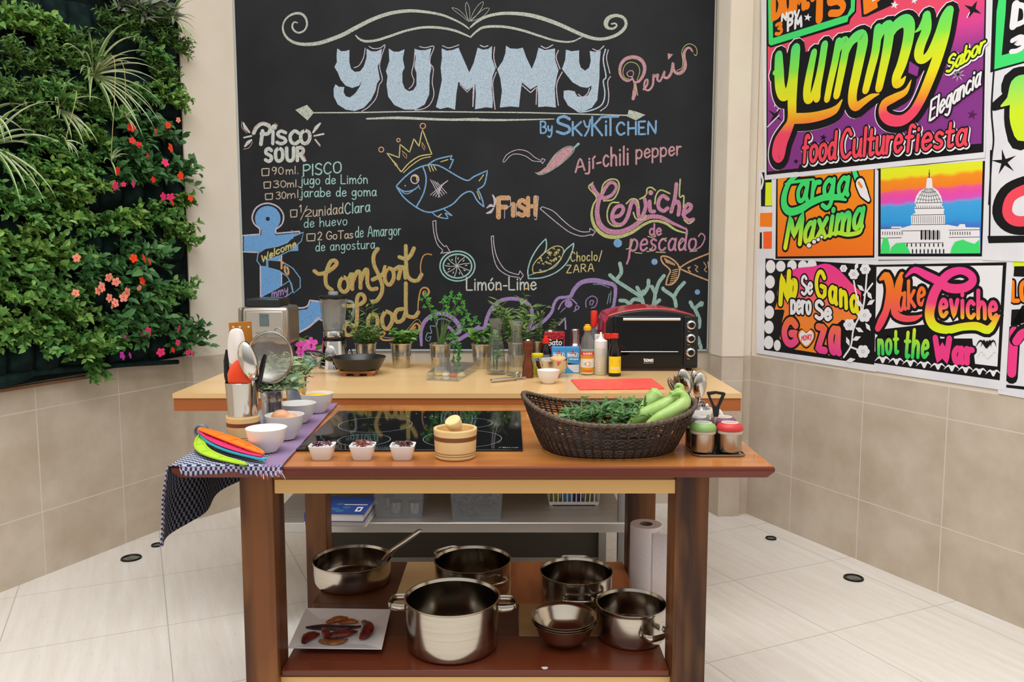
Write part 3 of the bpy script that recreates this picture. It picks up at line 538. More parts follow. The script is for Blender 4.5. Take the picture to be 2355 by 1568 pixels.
for P in ([(1530,610),(1560,618),(1600,610)], [(1400,640),(1385,700),(1345,720)], [(1420,750),(1480,755)], [(1520,740),(1550,735),(1570,700)], [(1600,745),(1680,748)], [(1830,650),(1800,690),(1805,735)], [(1890,740),(1950,735)], [(1640,640),(1690,625)]): k.line(P, 8, 1)
for c, r in (((1272,668),37), ((1587,828),27), ((1955,1088),23)): k.ell(c, r, r, 2, 18)
k.build('chalk_pescado', [CMG, CLM, CBL], BB, 'pink chalk words with blue chalk dots')
k = ink(R4)
k.line([(1645,785),(1700,785),(1770,830),(1802,888),(1790,960),(1740,1020),(1685,1025),(1685,1025),(1700,960),(1722,900),(1660,840)], 13, 0, closed=True); k.line([(1802,880),(1900,820),(2058,755)], 13); k.line([(1802,886),(1900,930),(2052,990)], 13)
for i in range(7): k.line([(1672 + i * 14, 795 + i * 8), (1690 + i * 12, 835 + i * 4)], 8); k.line([(1720 + i * 4, 1010 - i * 18), (1770 + i * 3, 1000 - i * 18)], 8)
for x in (1872, 1935, 2010): k.line([(x, 880 - (x - 1872) * .35), (x + 22, 872), (x + 5, 895), (x + 24, 915)], 8)
k.line([(2045,830),(2055,900)], 9)
k.build('chalk_tail', CPE, BB, 'orange chalk fish tail at board edge')
k = ink(R4)
for P in ([(1205,942),(1262,992),(1370,1062),(1470,1132),(1492,1200)], [(1257,985),(1302,920),(1290,842)], [(1438,1048),(1482,1112),(1532,1042),(1535,988)], [(1482,1112),(1495,1080)], [(1578,1200),(1592,1105),(1565,1042)], [(1592,1110),(1622,1012),(1668,948)], [(1592,1190),(1630,1158)], [(1772,1210),(1752,1132),(1672,1072),(1660,1056)], [(1752,1132),(1792,1062),(1842,1008)], [(1292,1160),(1340,1165),(1372,1195)], [(1372,1192),(1412,1150),(1468,1160)], [(1895,1175),(1930,1225),(1992,1178),(1990,1200)], [(1930,1225),(1972,1320),(1970,1390)], [(1960,1480),(1985,1565)]): k.line(P, 32)
k.build('chalk_coral', CAQ, BB, 'pale teal chalk coral branches')
k = ink(R4)
k.line([(870,1122),(902,1060),(962,1005),(1060,988),(1160,1005),(1240,1030),(1252,1090),(1238,1200)], [34,38,42,32,26]); k.line([(1240,1200),(1180,1290),(1130,1330),(1090,1400)], 26); k.line([(875,1120),(830,1132),(762,1140),(725,1190),(705,1260),(640,1335),(560,1390),(488,1422)], [26,26,26,30,26]); k.line([(490,1422),(530,1340),(532,1240),(480,1172),(380,1145),(270,1160),(195,1220),(150,1310),(130,1400),(120,1520)], 32); k.line([(0,1450),(60,1412),(130,1392)], 28)
k.ell((850,1190), 33); k.line([(762,1235),(800,1172),(870,1148),(920,1190)], 12); k.line([(895,1255),(940,1222),(915,1205),(905,1245)], 9); k.line([(1000,1220),(1000,1160),(1050,1122),(1095,1150),(1080,1210),(1045,1225)], 8); k.line([(1035,1200),(1035,1165),(1065,1165),(1050,1200)], 8); k.line([(768,1370),(820,1308),(820,1308),(825,1405)], 14)
k.line([(800,1240),(825,1220),(780,1262)], 6)
k.c = R3; k.line([(1602,1545),(1600,1420),(1640,1330),(1730,1275),(1830,1285),(1910,1350),(1932,1420),(1892,1440),(1840,1390),(1795,1405)], [22,34,34,36,40,36,26,30]); k.line([(1870,1522),(1950,1482),(2092,1390)], 34)
k.line([(1660,1510),(1640,1490),(1655,1440),(1690,1440),(1680,1380),(1730,1380),(1745,1325),(1805,1320),(1850,1345)], 6, 1); k.line([(1672,1510),(1685,1470),(1660,1480)], 5, 1)
k.c = R4; k.line([(1205,1180),(1215,1080)], 5, 1); k.line([(1180,1190),(1200,1100)], 5, 1); k.line([(1060,1020),(1130,1025),(1200,1050)], 5, 1)
k.build('chalk_octopus', [CPU, CPB], BB, 'purple chalk octopus with curling arms')
# ================================================================ posters on the right wall
RW = Plane2(PTS['R0'], math.atan2(PTS['R1'][1] - PTS['R0'][1], PTS['R1'][0] - PTS['R0'][0]), 0)
Q5 = (1740, 0, 3.408); Q6 = (1740, 380, 3.0146)
def zat(crop, x, y): return RW.pix(crop[0] + x / crop[2], crop[1] + y / crop[2]).y
def flat(name, col, r=.55, **k): return M('ink_' + name, col, r, spec=.25, **k)
def grad(name, stops):
    """A printed colour blend up the sheet: stops are (height, colour)."""
    m = bpy.data.materials.new('blend_' + name); m.use_nodes = True; N, L = nt(m); b = N['Principled BSDF']
    t = N.new('ShaderNodeTexCoord'); s = N.new('ShaderNodeSeparateXYZ'); L.new(t.outputs['Object'], s.inputs[0])
    z0, z1 = stops[0][0], stops[-1][0]; r = N.new('ShaderNodeValToRGB')
    n = N.new('ShaderNodeTexNoise'); n.inputs['Scale'].default_value = 14; L.new(t.outputs['Object'], n.inputs['Vector'])
    zz = mth(N, L, 'ADD', s.outputs['Z'], mth(N, L, 'MULTIPLY_ADD', n.outputs['Fac'], .03, -.015))
    L.new(mth(N, L, 'DIVIDE', mth(N, L, 'SUBTRACT', zz, z0), z1 - z0), r.inputs[0])
    for i, (z, c) in enumerate(stops):
        p = (z - z0) / (z1 - z0)
        e = r.color_ramp.elements[i] if i < 2 and i < len(r.color_ramp.elements) else r.color_ramp.elements.new(p)
        if i == 1: e = r.color_ramp.elements[1]
        e.position = p
    es = r.color_ramp.elements
    for i, (z, c) in enumerate(stops): es[i].position = (z - z0) / (z1 - z0)
    for i, (z, c) in enumerate(stops): es[i].color = lin(c)
    L.new(r.outputs[0], b.inputs['Base Color']); b.inputs['Roughness'].default_value = .55; b.inputs['Specular IOR Level'].default_value = .25
    return m
PAPER = flat('paper', '#f1f1f6', .6, c2='#e6e7ee', ns=6)
BLK = flat('black', '#17171a', .5); WHT = flat('white', '#f4f4f8'); YG = flat('acid', '#e4f92c'); GRN = flat('green', '#46e878'); ORG = flat('orange', '#ff8a1e'); RED = flat('coral', '#fb4f62')
PNK = flat('pink', '#f9428f'); YEL = flat('yellow', '#f6ee22'); BLU = flat('blue', '#3aa6ee'); MGT = flat('magenta', '#f552b4'); PUR = flat('purple', '#9a3d98')
def sheet(name, label, corners, lift, crop=PX):
    """One paper sheet (4 photo-pixel corners) pinned on the wall; returns its root at the wall base."""
    r = thing(name, label, 'poster', (PTS['R0'][0], PTS['R0'][1], 0), RW.ang, None)
    k = Ink(RW, crop); P = [k.q(a) for a in corners]; mb = MB(); y0, y1 = -lift + .0015, -lift
    # a sheet with slight waves
    n = 10; vs = []; fs = []
    for j in range(n + 1):
        for i in range(n + 1):
            a = P[0].lerp(P[1], i / n); b = P[3].lerp(P[2], i / n); p = a.lerp(b, j / n); vs.append((p.x, y1, p.y))
    for j in range(n):
        for i in range(n): q = j * (n + 1) + i; fs.append((q, q + n + 1, q + n + 2, q + 1))
    k0 = mb.add(vs, fs); mb.add([(v[0], y0, v[2]) for v in vs], [f[::-1] for f in fs])
    mb.build('paper_sheet', PAPER, r, smooth=False); return r
def pr(lift, crop): return Ink(RW, crop, lift + .0004)
# --- the large festival poster
r1 = sheet('poster', 'largest poster with rainbow script over a purple ground and food culture line', [(1751, -60), (2286, -190), (2268, 363), (1761, 414)], .0070)
za = lambda y: zat(Q5, 300, y)
GY = grad('script', [(za(1290), '#fb4a78'), (za(1030), '#fc4f6c'), (za(960), '#fd9a2c'), (za(880), '#fbc926'), (za(800), '#f6ee22'), (za(640), '#d8f62c'), (za(560), '#8cf24c'), (za(330), '#4be87e')])
GB = grad('ground', [(za(900), '#8c3a90'), (za(700), '#a23f98'), (za(560), '#e2479c'), (za(380), '#f4506f')])
k = pr(.0070, Q5)
k.fill([(86,-120),(1818,-480),(1788,1192),(86,1372)], 0)
k.fill([(96,-110),(1808,-470),(1772,1165),(96,1345)], 1)
k.fill([(330,1345),(345,1290),(1000,1190),(1772,1125),(1778,1190),(330,1350)], 0)
k.build('printed_ground', [BLK, GB], r1)
k = pr(.0073, Q5)
k.fill([(88,-40),(95,360),(120,375),(735,190),(745,150),(790,95),(800,-200)], 0); k.fill([(98,-40),(104,345),(122,358),(722,172),(730,135),(778,88),(790,-200)], 1); k.fill([(132,-40),(138,300),(720,118),(748,60),(750,-200)], 0)
k.text('DOM.', (140,140), (412,48), 175, 46, 2, gap=.2); k.text('NOV.', (207,165), (360,135), 55, 17, 3, gap=.2); k.text('3', (160,272), (205,262), 80, 22, 2); k.text('PM', (255,240), (360,205), 78, 20, 3, gap=.35)
k.line([(455,-20),(505,-30),(500,150)], 62, 2, n=1); k.line([(690,-60),(600,-40),(585,20),(650,10),(690,50),(660,100),(590,105)], 48, 2); k.text('.', (400,48), (405,48), 30, 18, 2)
def star(k, c, ro, ri, mi, n=5, a0=-1.4):
    k.fill([(c[0] + (ro if i % 2 == 0 else ri) * math.cos(a0 + i * math.pi / n), c[1] + (ro if i % 2 == 0 else ri) * math.sin(a0 + i * math.pi / n)) for i in range(2 * n)], mi)
star(k, (410,138), 32, 13, 3)
k.fill([(820,-60),(835,135),(875,130),(1075,40),(1100,-60)], 0); k.fill([(840,-60),(850,115),(870,112),(960,60),(955,20),(1060,-60)], 2); k.fill([(910,-60),(918,15),(1020,-40)], 3)
star(k, (1092,40), 34, 14, 3); star(k, (1245,8), 28, 11, 3); star(k, (1705,75), 75, 22, 0, 4, -1.1); star(k, (1700,900), 42, 16, 4); star(k, (533,1078), 30, 11, 0); star(k, (318,1265), 22, 9, 0); star(k, (155,905), 70, 15, 0, 4, -.9)
for P in ([(95,995),(185,905)], [(150,835),(155,815)], [(1660,140),(1680,100)], [(170,870),(185,845)]): k.line(P, 8, 3)
star(k, (375,545), 60, 12, 3, 8); star(k, (1590,585), 60, 12, 3, 8); star(k, (1590,585), 34, 10, 0, 8)
k.build('printed_banner', [BLK, GRN, ORG, WHT, flat('plum', '#5b1f55')], r1)
YS = [([(150,572),(185,545),(197,500)], 30), ([(185,440),(188,560),(195,680),(218,742),(255,735),(285,660),(305,540),(318,390)], [70,86,86,80,70,76,84,80]), ([(318,390),(305,540),(295,680),(290,800),(288,920),(262,1010),(222,1120),(200,1225),(172,1235),(157,1190),(180,1100),(240,1010),(285,935)], [80,84,84,80,76,76,74,70,60,60,66,60,40]), ([(285,930),(420,925),(540,900),(630,860),(682,785)], [70,66,60,50,10]),
      ([(462,415),(432,560),(408,700),(412,775),(445,765),(490,640),(522,500),(545,355)], [56,66,70,66,50,56,60,60]), ([(545,355),(520,520),(492,680),(485,770)], 62),
      ([(655,330),(628,480),(592,640),(565,775)], [60,62,60,56]), ([(625,470),(668,360),(705,320),(712,380),(690,500),(662,640),(640,745)], [30,56,60,66,66,62,60]), ([(705,450),(760,320),(830,280),(845,330),(825,440),(795,580),(768,710),(765,800),(795,835),(850,800),(910,760),(972,738)], [30,66,80,86,82,80,76,74,64,50,40,8]),
      ([(965,225),(945,400),(905,560),(868,705)], [70,72,70,62]), ([(940,400),(990,250),(1045,205),(1052,270),(1030,420),(1000,560),(972,690)], [30,66,80,82,78,72,64]), ([(1045,330),(1100,210),(1175,165),(1210,210),(1195,340),(1152,500),(1112,600),(1112,655),(1150,645),(1178,605)], [30,80,90,92,88,82,78,70,50,14]),
      ([(1258,252),(1300,215),(1340,130)], [12,40,50]), ([(1345,125),(1345,230),(1300,350),(1285,430),(1310,470),(1370,425),(1440,290),(1490,150),(1520,92)], [70,82,84,80,60,66,84,88,80]), ([(1520,92),(1482,280),(1422,480),(1345,680),(1290,800),(1230,890),(1150,945),(1060,940),(1005,890),(1015,815),(1100,765),(1180,720),(1225,630)], [80,92,92,88,84,84,86,88,80,76,66,50,8])]
def fatter(w, d): return [v + d for v in w] if isinstance(w, list) else w + d
k = pr(.0080, Q5)
for P, w in YS: k.line([(x - 1, y + 10) for x, y in P], fatter(w, 84), 2)
for P, w in YS: k.line([(x + 3, y + 12) for x, y in P], fatter(w, 76), 0)
k.fill([(350,420),(1500,120),(1440,420),(1250,640),(1200,730),(960,790),(640,860),(360,900)], 0)
k.fill([(1210,480),(1285,530),(1270,600),(1200,570)], 3)
k2 = pr(.0098, Q5)
for P, w in YS: k2.line(P, w, 1)
k.mb.add(k2.mb.v, k2.mb.f, 1); k.build('printed_script', [BLK, GY, WHT, PUR], r1)
k = pr(.0104, Q5)
def words_on(k, t, p0, p1, h, w, mi, o=18, mo=0, sh=None, **kw):
    if sh is not None: k.text(t, (p0[0] + 6, p0[1] + 8), (p1[0] + 6, p1[1] + 8), h, w + o + 8, sh, **kw)
    k.text(t, p0, p1, h, w + o, mo, **kw); k.text(t, p0, p1, h, w, mi, **kw)
words_on(k, 'Sabor', (1500,575), (1790,400), 115, 20, 2, 24, sh=3, slant=.25)
words_on(k, 'Elegancia', (1370,950), (1765,665), 150, 18, 3, 20, slant=.2)
for t, a, b, h in (('food', (372,1275), (630,1240), 205), ('Culture', (672,1240), (1150,1188), 215), ('fiesta', (1180,1190), (1655,1135), 200)): words_on(k, t, a, b, h, 26, 1, 24, sh=3, slant=.12)
k.build('printed_words', [BLK, RED, YG, WHT], r1)
# --- the poster on its right, cut by the frame
r2 = sheet('poster', 'tall white poster right of the largest one, cut off by the photo edge', [(2284, -190), (2640, -270), (2640, 612), (2262, 598)], .0062)
k = pr(.0062, Q5); za = lambda y: zat(Q5, 1950, y)
G2 = grad('tallgreen', [(za(900), '#d8f62c'), (za(500), '#4be87e')])
k.fill([(1862,-100),(1840,570),(2800,300),(2800,-400)], 0); k.fill([(1925,-120),(1890,90),(1872,545),(2800,290),(2800,-400)], 1); k.fill([(1965,0),(1960,100),(1930,435),(2800,200),(2800,-400)], 0)
k.line([(2040,35),(2020,205)], 60, 2); k.line([(2040,35),(2110,60),(2110,160),(2020,205)], 40, 2); k.text('3', (2005,415), (2100,380), 100, 36, 2)
k.line([(2100,620),(2020,640),(1990,760),(1880,830)], [190,190,150,80], 0); k.line([(2080,640),(2060,900),(2090,1060)], 230, 0); k.line([(2100,630),(2050,660),(2010,770),(1930,830)], [90,110,90,20], 3); k.line([(2080,680),(2065,900),(2100,1030)], 150, 3)
star(k, (1950,1270), 105, 26, 0, 5, -.5)
k.line([(1868,560),(1850,860),(1866,1090),(1850,1250),(1830,1600)], 14, 0)
k.c = Q6; k.line([(2000,120),(1860,140),(1740,200),(1700,320),(1760,400),(1870,420),(2000,380)], 130, 0); k.line([(2000,150),(1880,165),(1775,220),(1745,320),(1790,380),(1880,385),(2000,340)], 74, 4); k.fill([(1608,490),(1616,540),(2600,520),(2600,480)], 0); k.line([(1632,-100),(1622,500)], 12, 0)
k.build('printed_art', [BLK, GRN, WHT, G2, RED], r2)
# --- carga maxima
r3 = sheet('poster', 'orange poster lettered in green script, below the left half of the largest', [(1776, 408), (2019, 380), (2018, 597), (1781, 597)], .0050)
k = pr(.0050, Q6); za = lambda y: zat(Q6, 450, y)
GC = grad('carga', [(za(570), '#f0f62a'), (za(430), '#9df04a'), (za(340), '#46e070')])
OG = grad('orangeground', [(za(640), '#ff7a24'), (za(120), '#ff9a1c')])
k.fill([(142,60),(136,648),(822,640),(826,10)], 0); k.fill([(152,60),(150,632),(812,625),(818,10)], 1)
CG_ = [([(300,60),(232,120),(198,210),(200,285),(240,322),(310,305),(380,262),(470,225),(560,222),(625,240)], [20,36,46,50,48,46,42,38,34,14]), ([(205,128),(290,112),(400,98)], [10,20,12])]
for mi, o in ((0, 26), (2, 0)):
    for P, w in CG_: k.line(P, fatter(w, o), mi)
    k.text('arga', (285,250), (635,205), 200, 30 + o, mi, slant=.15, gap=.22); k.text('Maxima', (205,570), (735,425), 205, 32 + o, 3 if mi else 0, slant=.22, gap=.2)
    k.line([(485,495),(560,468),(640,480),(720,462),(742,415)], [18 + o, 24 + o, 26 + o, 26 + o, 10 + o], 3 if mi else 0)
for c, r_ in (((370,555),16), ((405,530),14), ((434,515),12), ((458,497),10)): k.ell(c, r_ + 5, mi=0); k.ell(c, r_, mi=4)
k.line([(680,30),(705,100),(735,140)], [50,56,60], 0); k.line([(680,30),(705,100),(730,130)], [30,36,40], 2); k.line([(722,120),(750,190),(785,245)], [84,80,40], 0); k.line([(724,125),(750,190),(783,240)], [64,60,24], 4); k.line([(715,120),(735,150)], 18, 1)
k.build('printed_art', [BLK, OG, GRN, GC, WHT], r3)
# --- domed building
r4 = sheet('poster', 'poster of a white domed building under a rainbow striped sky', [(2019, 392), (2271, 363), (2268, 597), (2018, 597)], .0046)
k = pr(.0046, Q6)
za = lambda y: zat(Q6, 1300, y)
SKY = grad('rainbow', [(za(420), '#4a7fd8'), (za(380), '#35a3ea'), (za(265), '#48aef0'), (za(235), '#e25ac8'), (za(195), '#f552b4'), (za(160), '#f8609a'), (za(140), '#ff8a2a'), (za(75), '#ff9a24'), (za(50), '#f4f02a'), (za(10), '#ecf62e')])
k.fill([(850,20),(848,632),(1568,632),(1590,-30)], 0); k.fill([(866,20),(866,614),(1556,612),(1574,-30)], 1)
k.fill([(866,612),(866,440),(940,436),(940,425),(1010,425),(1010,435),(1080,415),(1330,412),(1400,425),(1415,408),(1450,408),(1455,430),(1552,432),(1556,610)], 2)
k.fill([(1078,415),(1076,345),(1108,330),(1098,300),(1112,275),(1100,262),(1112,215),(1135,180),(1180,155),(1186,95),(1198,85),(1203,30),(1210,85),(1222,95),(1226,152),(1262,175),(1285,215),(1296,262),(1288,275),(1308,300),(1302,330),(1312,345),(1312,412)], 2)
k.line([(1203,30),(1203,85)], [3,9], 0); k.line([(1200,60),(1206,60)], 6, 0)
for y, x0, x1 in ((262,1105,1294), (300,1100,1306), (345,1078,1312), (412,1080,1320), (440,868,1000), (455,1010,1200), (540,1010,1300), (450,1340,1552), (500,1340,1552), (505,868,1010)): k.line([(x0, y), (x1, y - 3)], 3.5, 0)
for i in range(16): k.line([(1086 + i * 14.5, 352), (1086 + i * 14.5, 402)], 3, 0)
for i in range(12): k.line([(1112 + i * 15.5, 280), (1113 + i * 15.5, 298)], 3, 0)
for i in range(-4, 5): k.line([(1200 + i * 6, 160), (1200 + i * 15, 205), (1200 + i * 21, 258)], 2.5, 0)
for y in (180, 205, 232): k.line([(1200 - (y - 100) * .62, y), (1200, y + 10), (1200 + (y - 100) * .64, y)], 2, 0)
for i in range(5): k.line([(1150 + i * 28, 455), (1150 + i * 28, 510)], 13, 0); k.line([(1164 + i * 28, 455), (1164 + i * 28, 512)], 4, 0)
for i in range(9):
    for x0 in (880, 1350): k.line([(x0 + i * 17, 462), (x0 + i * 17, 480)], 4.5, 0)
    k.line([(1050 + i * 31, 545), (1050 + i * 31, 560)], 8, 0); k.line([(1088 + i * 27, 585), (1088 + i * 27, 606)], 9, 0)
for P in ([(866,612),(872,560),(885,505),(915,500),(930,560),(930,612)], [(930,612),(940,570),(975,540),(1030,535),(1055,570),(1075,612)], [(1350,612),(1360,570),(1385,530),(1440,515),(1470,530),(1520,545),(1552,515),(1556,610)]): k.fill(P, 3)
k.build('printed_art', [BLK, SKY, WHT, GRN], r4)
# --- no se gana pero se goza
r5 = sheet('poster', 'black poster with white dots and flowers around yellow and orange lettering', [(1741, 572), (2022, 597), (2016, 855), (1741, 812)], .0040)
k = pr(.0040, Q6); za = lambda y: zat(Q6, 400, y)
GO = grad('blob', [(za(1300), '#ff9a2a'), (za(1000), '#ff8a3c'), (za(850), '#fb4a86'), (za(700), '#f8409a')]); GZ = grad('goza', [(za(1290), '#f8409a'), (za(1080), '#ff7a34')])
k.fill([(66,645),(828,690),(820,1382),(56,1280)], 0)
for x, y in ((102,702), (98,808), (96,912), (93,1018), (90,1122), (88,1228), (148,1248), (172,700), (250,695), (325,698), (388,690)): k.ell((x, y), 33 if x < 120 or y < 1200 else 24, 46 if x < 120 else 38, 1, 16)
k.line([(200,950),(190,870),(260,780),(400,760),(500,745),(600,830),(680,950),(650,1020),(560,980),(440,900)], 95, 2); k.fill([(180,840),(330,760),(520,700),(560,720),(730,880),(720,1010),(610,1060),(540,1120),(600,1130),(595,1340),(480,1310),(230,1270),(165,1200),(180,1090),(200,1000),(130,1000)], 2)
for mi, o in ((0, 22), (3, 0)):
    k.text('No', (170,960), (275,905), 190, 34 + o, mi, slant=.1); k.text('Gana', (418,900), (705,1022), 175, 28 + o, mi, gap=.3)
for mi, o in ((0, 20), (1, 0)): k.text('Se', (318,895), (390,890), 125, 18 + o, mi); k.text('pero', (245,1022), (380,1028), 140, 20 + o, mi); k.text('Se', (415,1060), (520,1070), 120, 24 + o, mi)
for mi, o in ((0, 26), (4, 0)): k.text('G', (195,1235), (285,1240), 160, 46 + o, mi); k.text('za', (430,1275), (575,1300), 270, 44 + o, mi, gap=.3)
for mi, s_ in ((0, 1.2), (2, 1.05), (1, .9)): k.fill([(350 + s_ * x, 1190 + s_ * y) for x, y in ((0,68),(-45,20),(-52,-25),(-28,-50),(0,-28),(28,-50),(52,-25),(45,20))], mi, 3)
k.text('MONKY', (318,1215), (388,1205), 34, 6, 5)
for P in ([(610,1330),(660,1250),(680,1130),(740,1000),(760,880),(770,760)], [(740,1010),(700,900),(680,800)], [(660,1260),(740,1290)], [(680,1130),(640,1090)], [(750,900),(810,820)]): k.line(P, 12, 1)
for c, r_ in (((680,755),34), ((760,720),34), ((755,1040),44), ((650,1105),38), ((745,1290),42), ((610,715),24)):
    for a in range(6): k.ell((c[0] + r_ * .62 * math.cos(a * 1.047), c[1] + r_ * .62 * math.sin(a * 1.047)), r_ * .5, r_ * .5, 1, 10)
    k.ell(c, r_ * .55, r_ * .55, 1, 10); k.line([(c[0] + 10 * math.cos(a * 1.57), c[1] + 10 * math.sin(a * 1.57)) for a in range(4)], 3, 6, closed=True)
for c, a in (((640,1220),1.9), ((700,1200),.4), ((720,1140),-.5), ((790,900),-1), ((730,850),2.4), ((660,1350),.2), ((780,1120),-1), ((800,950),.6), ((700,700),1.2), ((720,960),2.6)):
    k.line([(c[0] - 32 * math.cos(a), c[1] + 32 * math.sin(a)), c, (c[0] + 32 * math.cos(a), c[1] - 32 * math.sin(a))], [2, 30, 2], 1)
k.build('printed_art', [BLK, WHT, GO, YEL, GZ, RED, flat('grey', '#8c8c94')], r5)
# --- make ceviche not the war
r6 = sheet('poster', 'white poster about making ceviche in orange, pink and green script', [(2013, 600), (2332, 594), (2314, 898), (2006, 852)], .0036)
k = pr(.0036, Q6); za = lambda y: zat(Q6, 1300, y)
GM = grad('make', [(za(1140), '#fb4a6c'), (za(880), '#ff7a2a'), (za(720), '#ff962a')]); GV = grad('ceviche', [(za(1130), '#e4f92c'), (za(1080), '#f6e22a'), (za(1020), '#ff9a3a'), (za(960), '#fb4a86'), (za(720), '#f8409a')])
GN = grad('not', [(za(1340), '#3cdc5c'), (za(1170), '#d8f62c')])
k.fill([(828,690),(1738,672),(1690,1490),(805,1368)], 0); k.fill([(836,704),(1712,694),(1672,1435),(822,1345)], 1); k.fill([(818,1290),(1676,1395),(1668,1468),(810,1362)], 0); k.fill([(842,1140),(1200,1100),(1240,1200),(1500,1200),(1520,1380),(840,1330)], 0)
MK = [([(862,790),(905,770),(930,860),(905,1000),(870,1080),(845,1130)], [20,60,60,50,56,44]), ([(925,830),(945,980)], [30,40]), ([(950,990),(985,830),(1012,760)], [30,44,40]), ([(1000,790),(975,930),(962,1020),(1020,1060),(1100,1060),(1160,1035)], [46,56,54,44,36,8])]
CV = [([(1040,770),(1100,725),(1180,760),(1260,800),(1340,850),(1440,850),(1500,810),(1490,760),(1420,730),(1330,760),(1250,860),(1215,960),(1205,1050),(1240,1115),(1330,1140),(1430,1120),(1530,1115),(1610,1140),(1660,1080),(1690,1040)], [14,40,50,54,56,56,54,46,44,56,64,70,66,60,50,46,50,50,30,10])]
for mi, o in ((0, 40), (2, 0)):
    for P, w in MK: k.line(P, fatter(w, o), mi)
    k.text('ake', (985,1010), (1170,960), 190, 24 + o, mi, gap=.2)
for mi, o in ((0, 40), (3, 0)):
    for P, w in CV: k.line(P, fatter(w, o), mi)
    k.text('eviche', (1275,1045), (1668,1065), 190, 28 + o, mi, gap=.24)
k.ell((1395,805), 42, 13, 0)
for mi, o in ((0, 30), (4, 0)): k.text('not', (850,1310), (985,1300), 165, 22 + o, mi, gap=.28); k.text('the', (1030,1330), (1190,1330), 190, 24 + o, mi, slant=.15, gap=.26)
for mi, o in ((0, 30), (5, 0)): k.text('War', (1245,1355), (1500,1370), 160, 40 + o, mi, gap=.26)
for i in range(9):
    x, y = 830 + i * 96, 1352 + i * 11.5
    for a in (-1, 0, 1): k.line([(x + 50, y + 10), (x + 50 + a * 22, y - 22), (x + 50 + a * 55, y + 4)], [18, 14, 2], 1)
for x, y in ((1600,1260), (1610,1330)):
    for a in range(5): k.line([(x, y), (x - 40 + a * 22, y - 45), (x - 75 + a * 36, y - 5)], [16, 12, 2], 1 if y > 1300 else 0)
k.build('printed_art', [BLK, WHT, GM, GV, GN, PNK], r6)
# --- slivers of further posters
r7 = sheet('poster', 'narrow sliver of a yellow and orange poster tucked behind the pier end', [(1746, 392), (1784, 386), (1783, 582), (1746, 580)], .0030)
k = pr(.0030, Q6)
k.fill([(34,50),(34,285),(114,285),(114,45)], 0); k.fill([(66,120),(62,280),(114,280),(114,118)], 1); k.line([(36,60),(48,110),(36,160)], 14, 2); k.fill([(28,332),(26,425),(110,428),(112,328)], 3); k.fill([(26,465),(24,578),(40,578),(40,465)], 0); k.fill([(50,460),(50,578),(108,578),(110,458)], 4)
k.build('printed_art', [BLK, YG, WHT, ORG, flat('rust', '#ff6a2c')], r7)
r8 = sheet('poster', 'poster under the tall one with a yellow blob and orange and pink letters', [(2286, 590), (2640, 600), (2640, 965), (2296, 905)], .0028)
k = pr(.0028, Q6)
k.fill([(1660,600),(1668,680),(2600,720),(2600,600)], 0); k.line([(1720,620),(1760,670),(1860,685),(2600,690)], 50, 1)
k.fill([(1790,700),(1785,770),(2600,800),(2600,690)], 0)
for mi, o in ((0, 26), (2, 0)): k.text('LO', (1778,940), (1890,935), 130, 30 + o, mi, gap=.25)
k.fill([(1772,1000),(1765,1110),(1836,1110),(1840,980),(1848,970),(1900,970),(1900,1110),(2600,1130),(2600,960)], 0)
k.line([(1790,1150),(1770,1470)], 90, 0); k.line([(1790,1150),(1772,1440)], 64, 3); k.line([(1800,1210),(1850,1150),(1900,1170),(1905,1460)], 90, 0); k.line([(1805,1220),(1850,1165),(1900,1190),(1905,1440)], 60, 3); k.fill([(1735,1520),(1735,1540),(2600,1640),(2600,1610)], 0)
k.build('printed_art', [BLK, YG, ORG, PNK], r8)
# ================================================================ planted wall on the left
LA = math.atan2(PTS['L1'][1] - PTS['L0'][1], PTS['L1'][0] - PTS['L0'][0])
LP = Plane2(PTS['L0'], LA, .075)
FELT = M('black_felt', '#0d1413', .95, spec=.1, c2='#16211f', ns=25, bump=.3, bs=300)
FELT2 = M('green_black_felt', '#13201f', .95, spec=.1, c2='#1e302e', ns=18, bump=.4, bs=260)
GW = thing('vertical_garden', 'black felt pocket panel of a vertical garden hung on the left wall', 'vertical garden', (PTS['L0'][0], PTS['L0'][1], 0), LA)
e0 = Plane2(PTS['L0'], LA, .045).pix(434, 200).x; u0 = LP.pix(0, 700).x - .55
mb = MB(); n = 24; prof = []
for i in range(n + 1):
    z = .915 + i * (2.55 / n); prof.append((e0 - .02 + .018 * math.sin(i * 1.3) + .012 * math.sin(i * 2.9), z))
vs = [(u0, -.005, .885)] + [(a - (.035 if i == 0 else 0), -.005, z) for i, (a, z) in enumerate(prof)] + [(u0, -.005, 3.465)]
m_ = len(vs); vs += [(x, -.045, z) for x, y, z in vs]
mb.add(vs, [tuple(range(m_)), tuple(range(m_, 2 * m_))[::-1]] + [(i, (i + 1) % m_, m_ + (i + 1) % m_, m_ + i) for i in range(m_)]); mb.build('felt_backing', FELT, GW, smooth=False)
mb = MB(); mb.box(u0, -.03, .872, LP.pix(265, 850).x, -.004, .886); mb.build('bottom_rail', wood('rail_wood', '#7a5a40', '#8e6c4e', 0), GW)
mb = MB(); pts = [(LP.pix(x, y).x, -.06 - .012 * math.sin(x * .05), LP.pix(x, y).y) for x, y in ((-60, 880), (0, 878), (50, 868), (90, 856), (150, 850), (220, 846), (300, 838), (410, 832))]
mb.tube(pts, [.03, .028, .024, .018, .014, .012, .012, .012], 8); mb.build('bottom_hem', FELT2, GW)
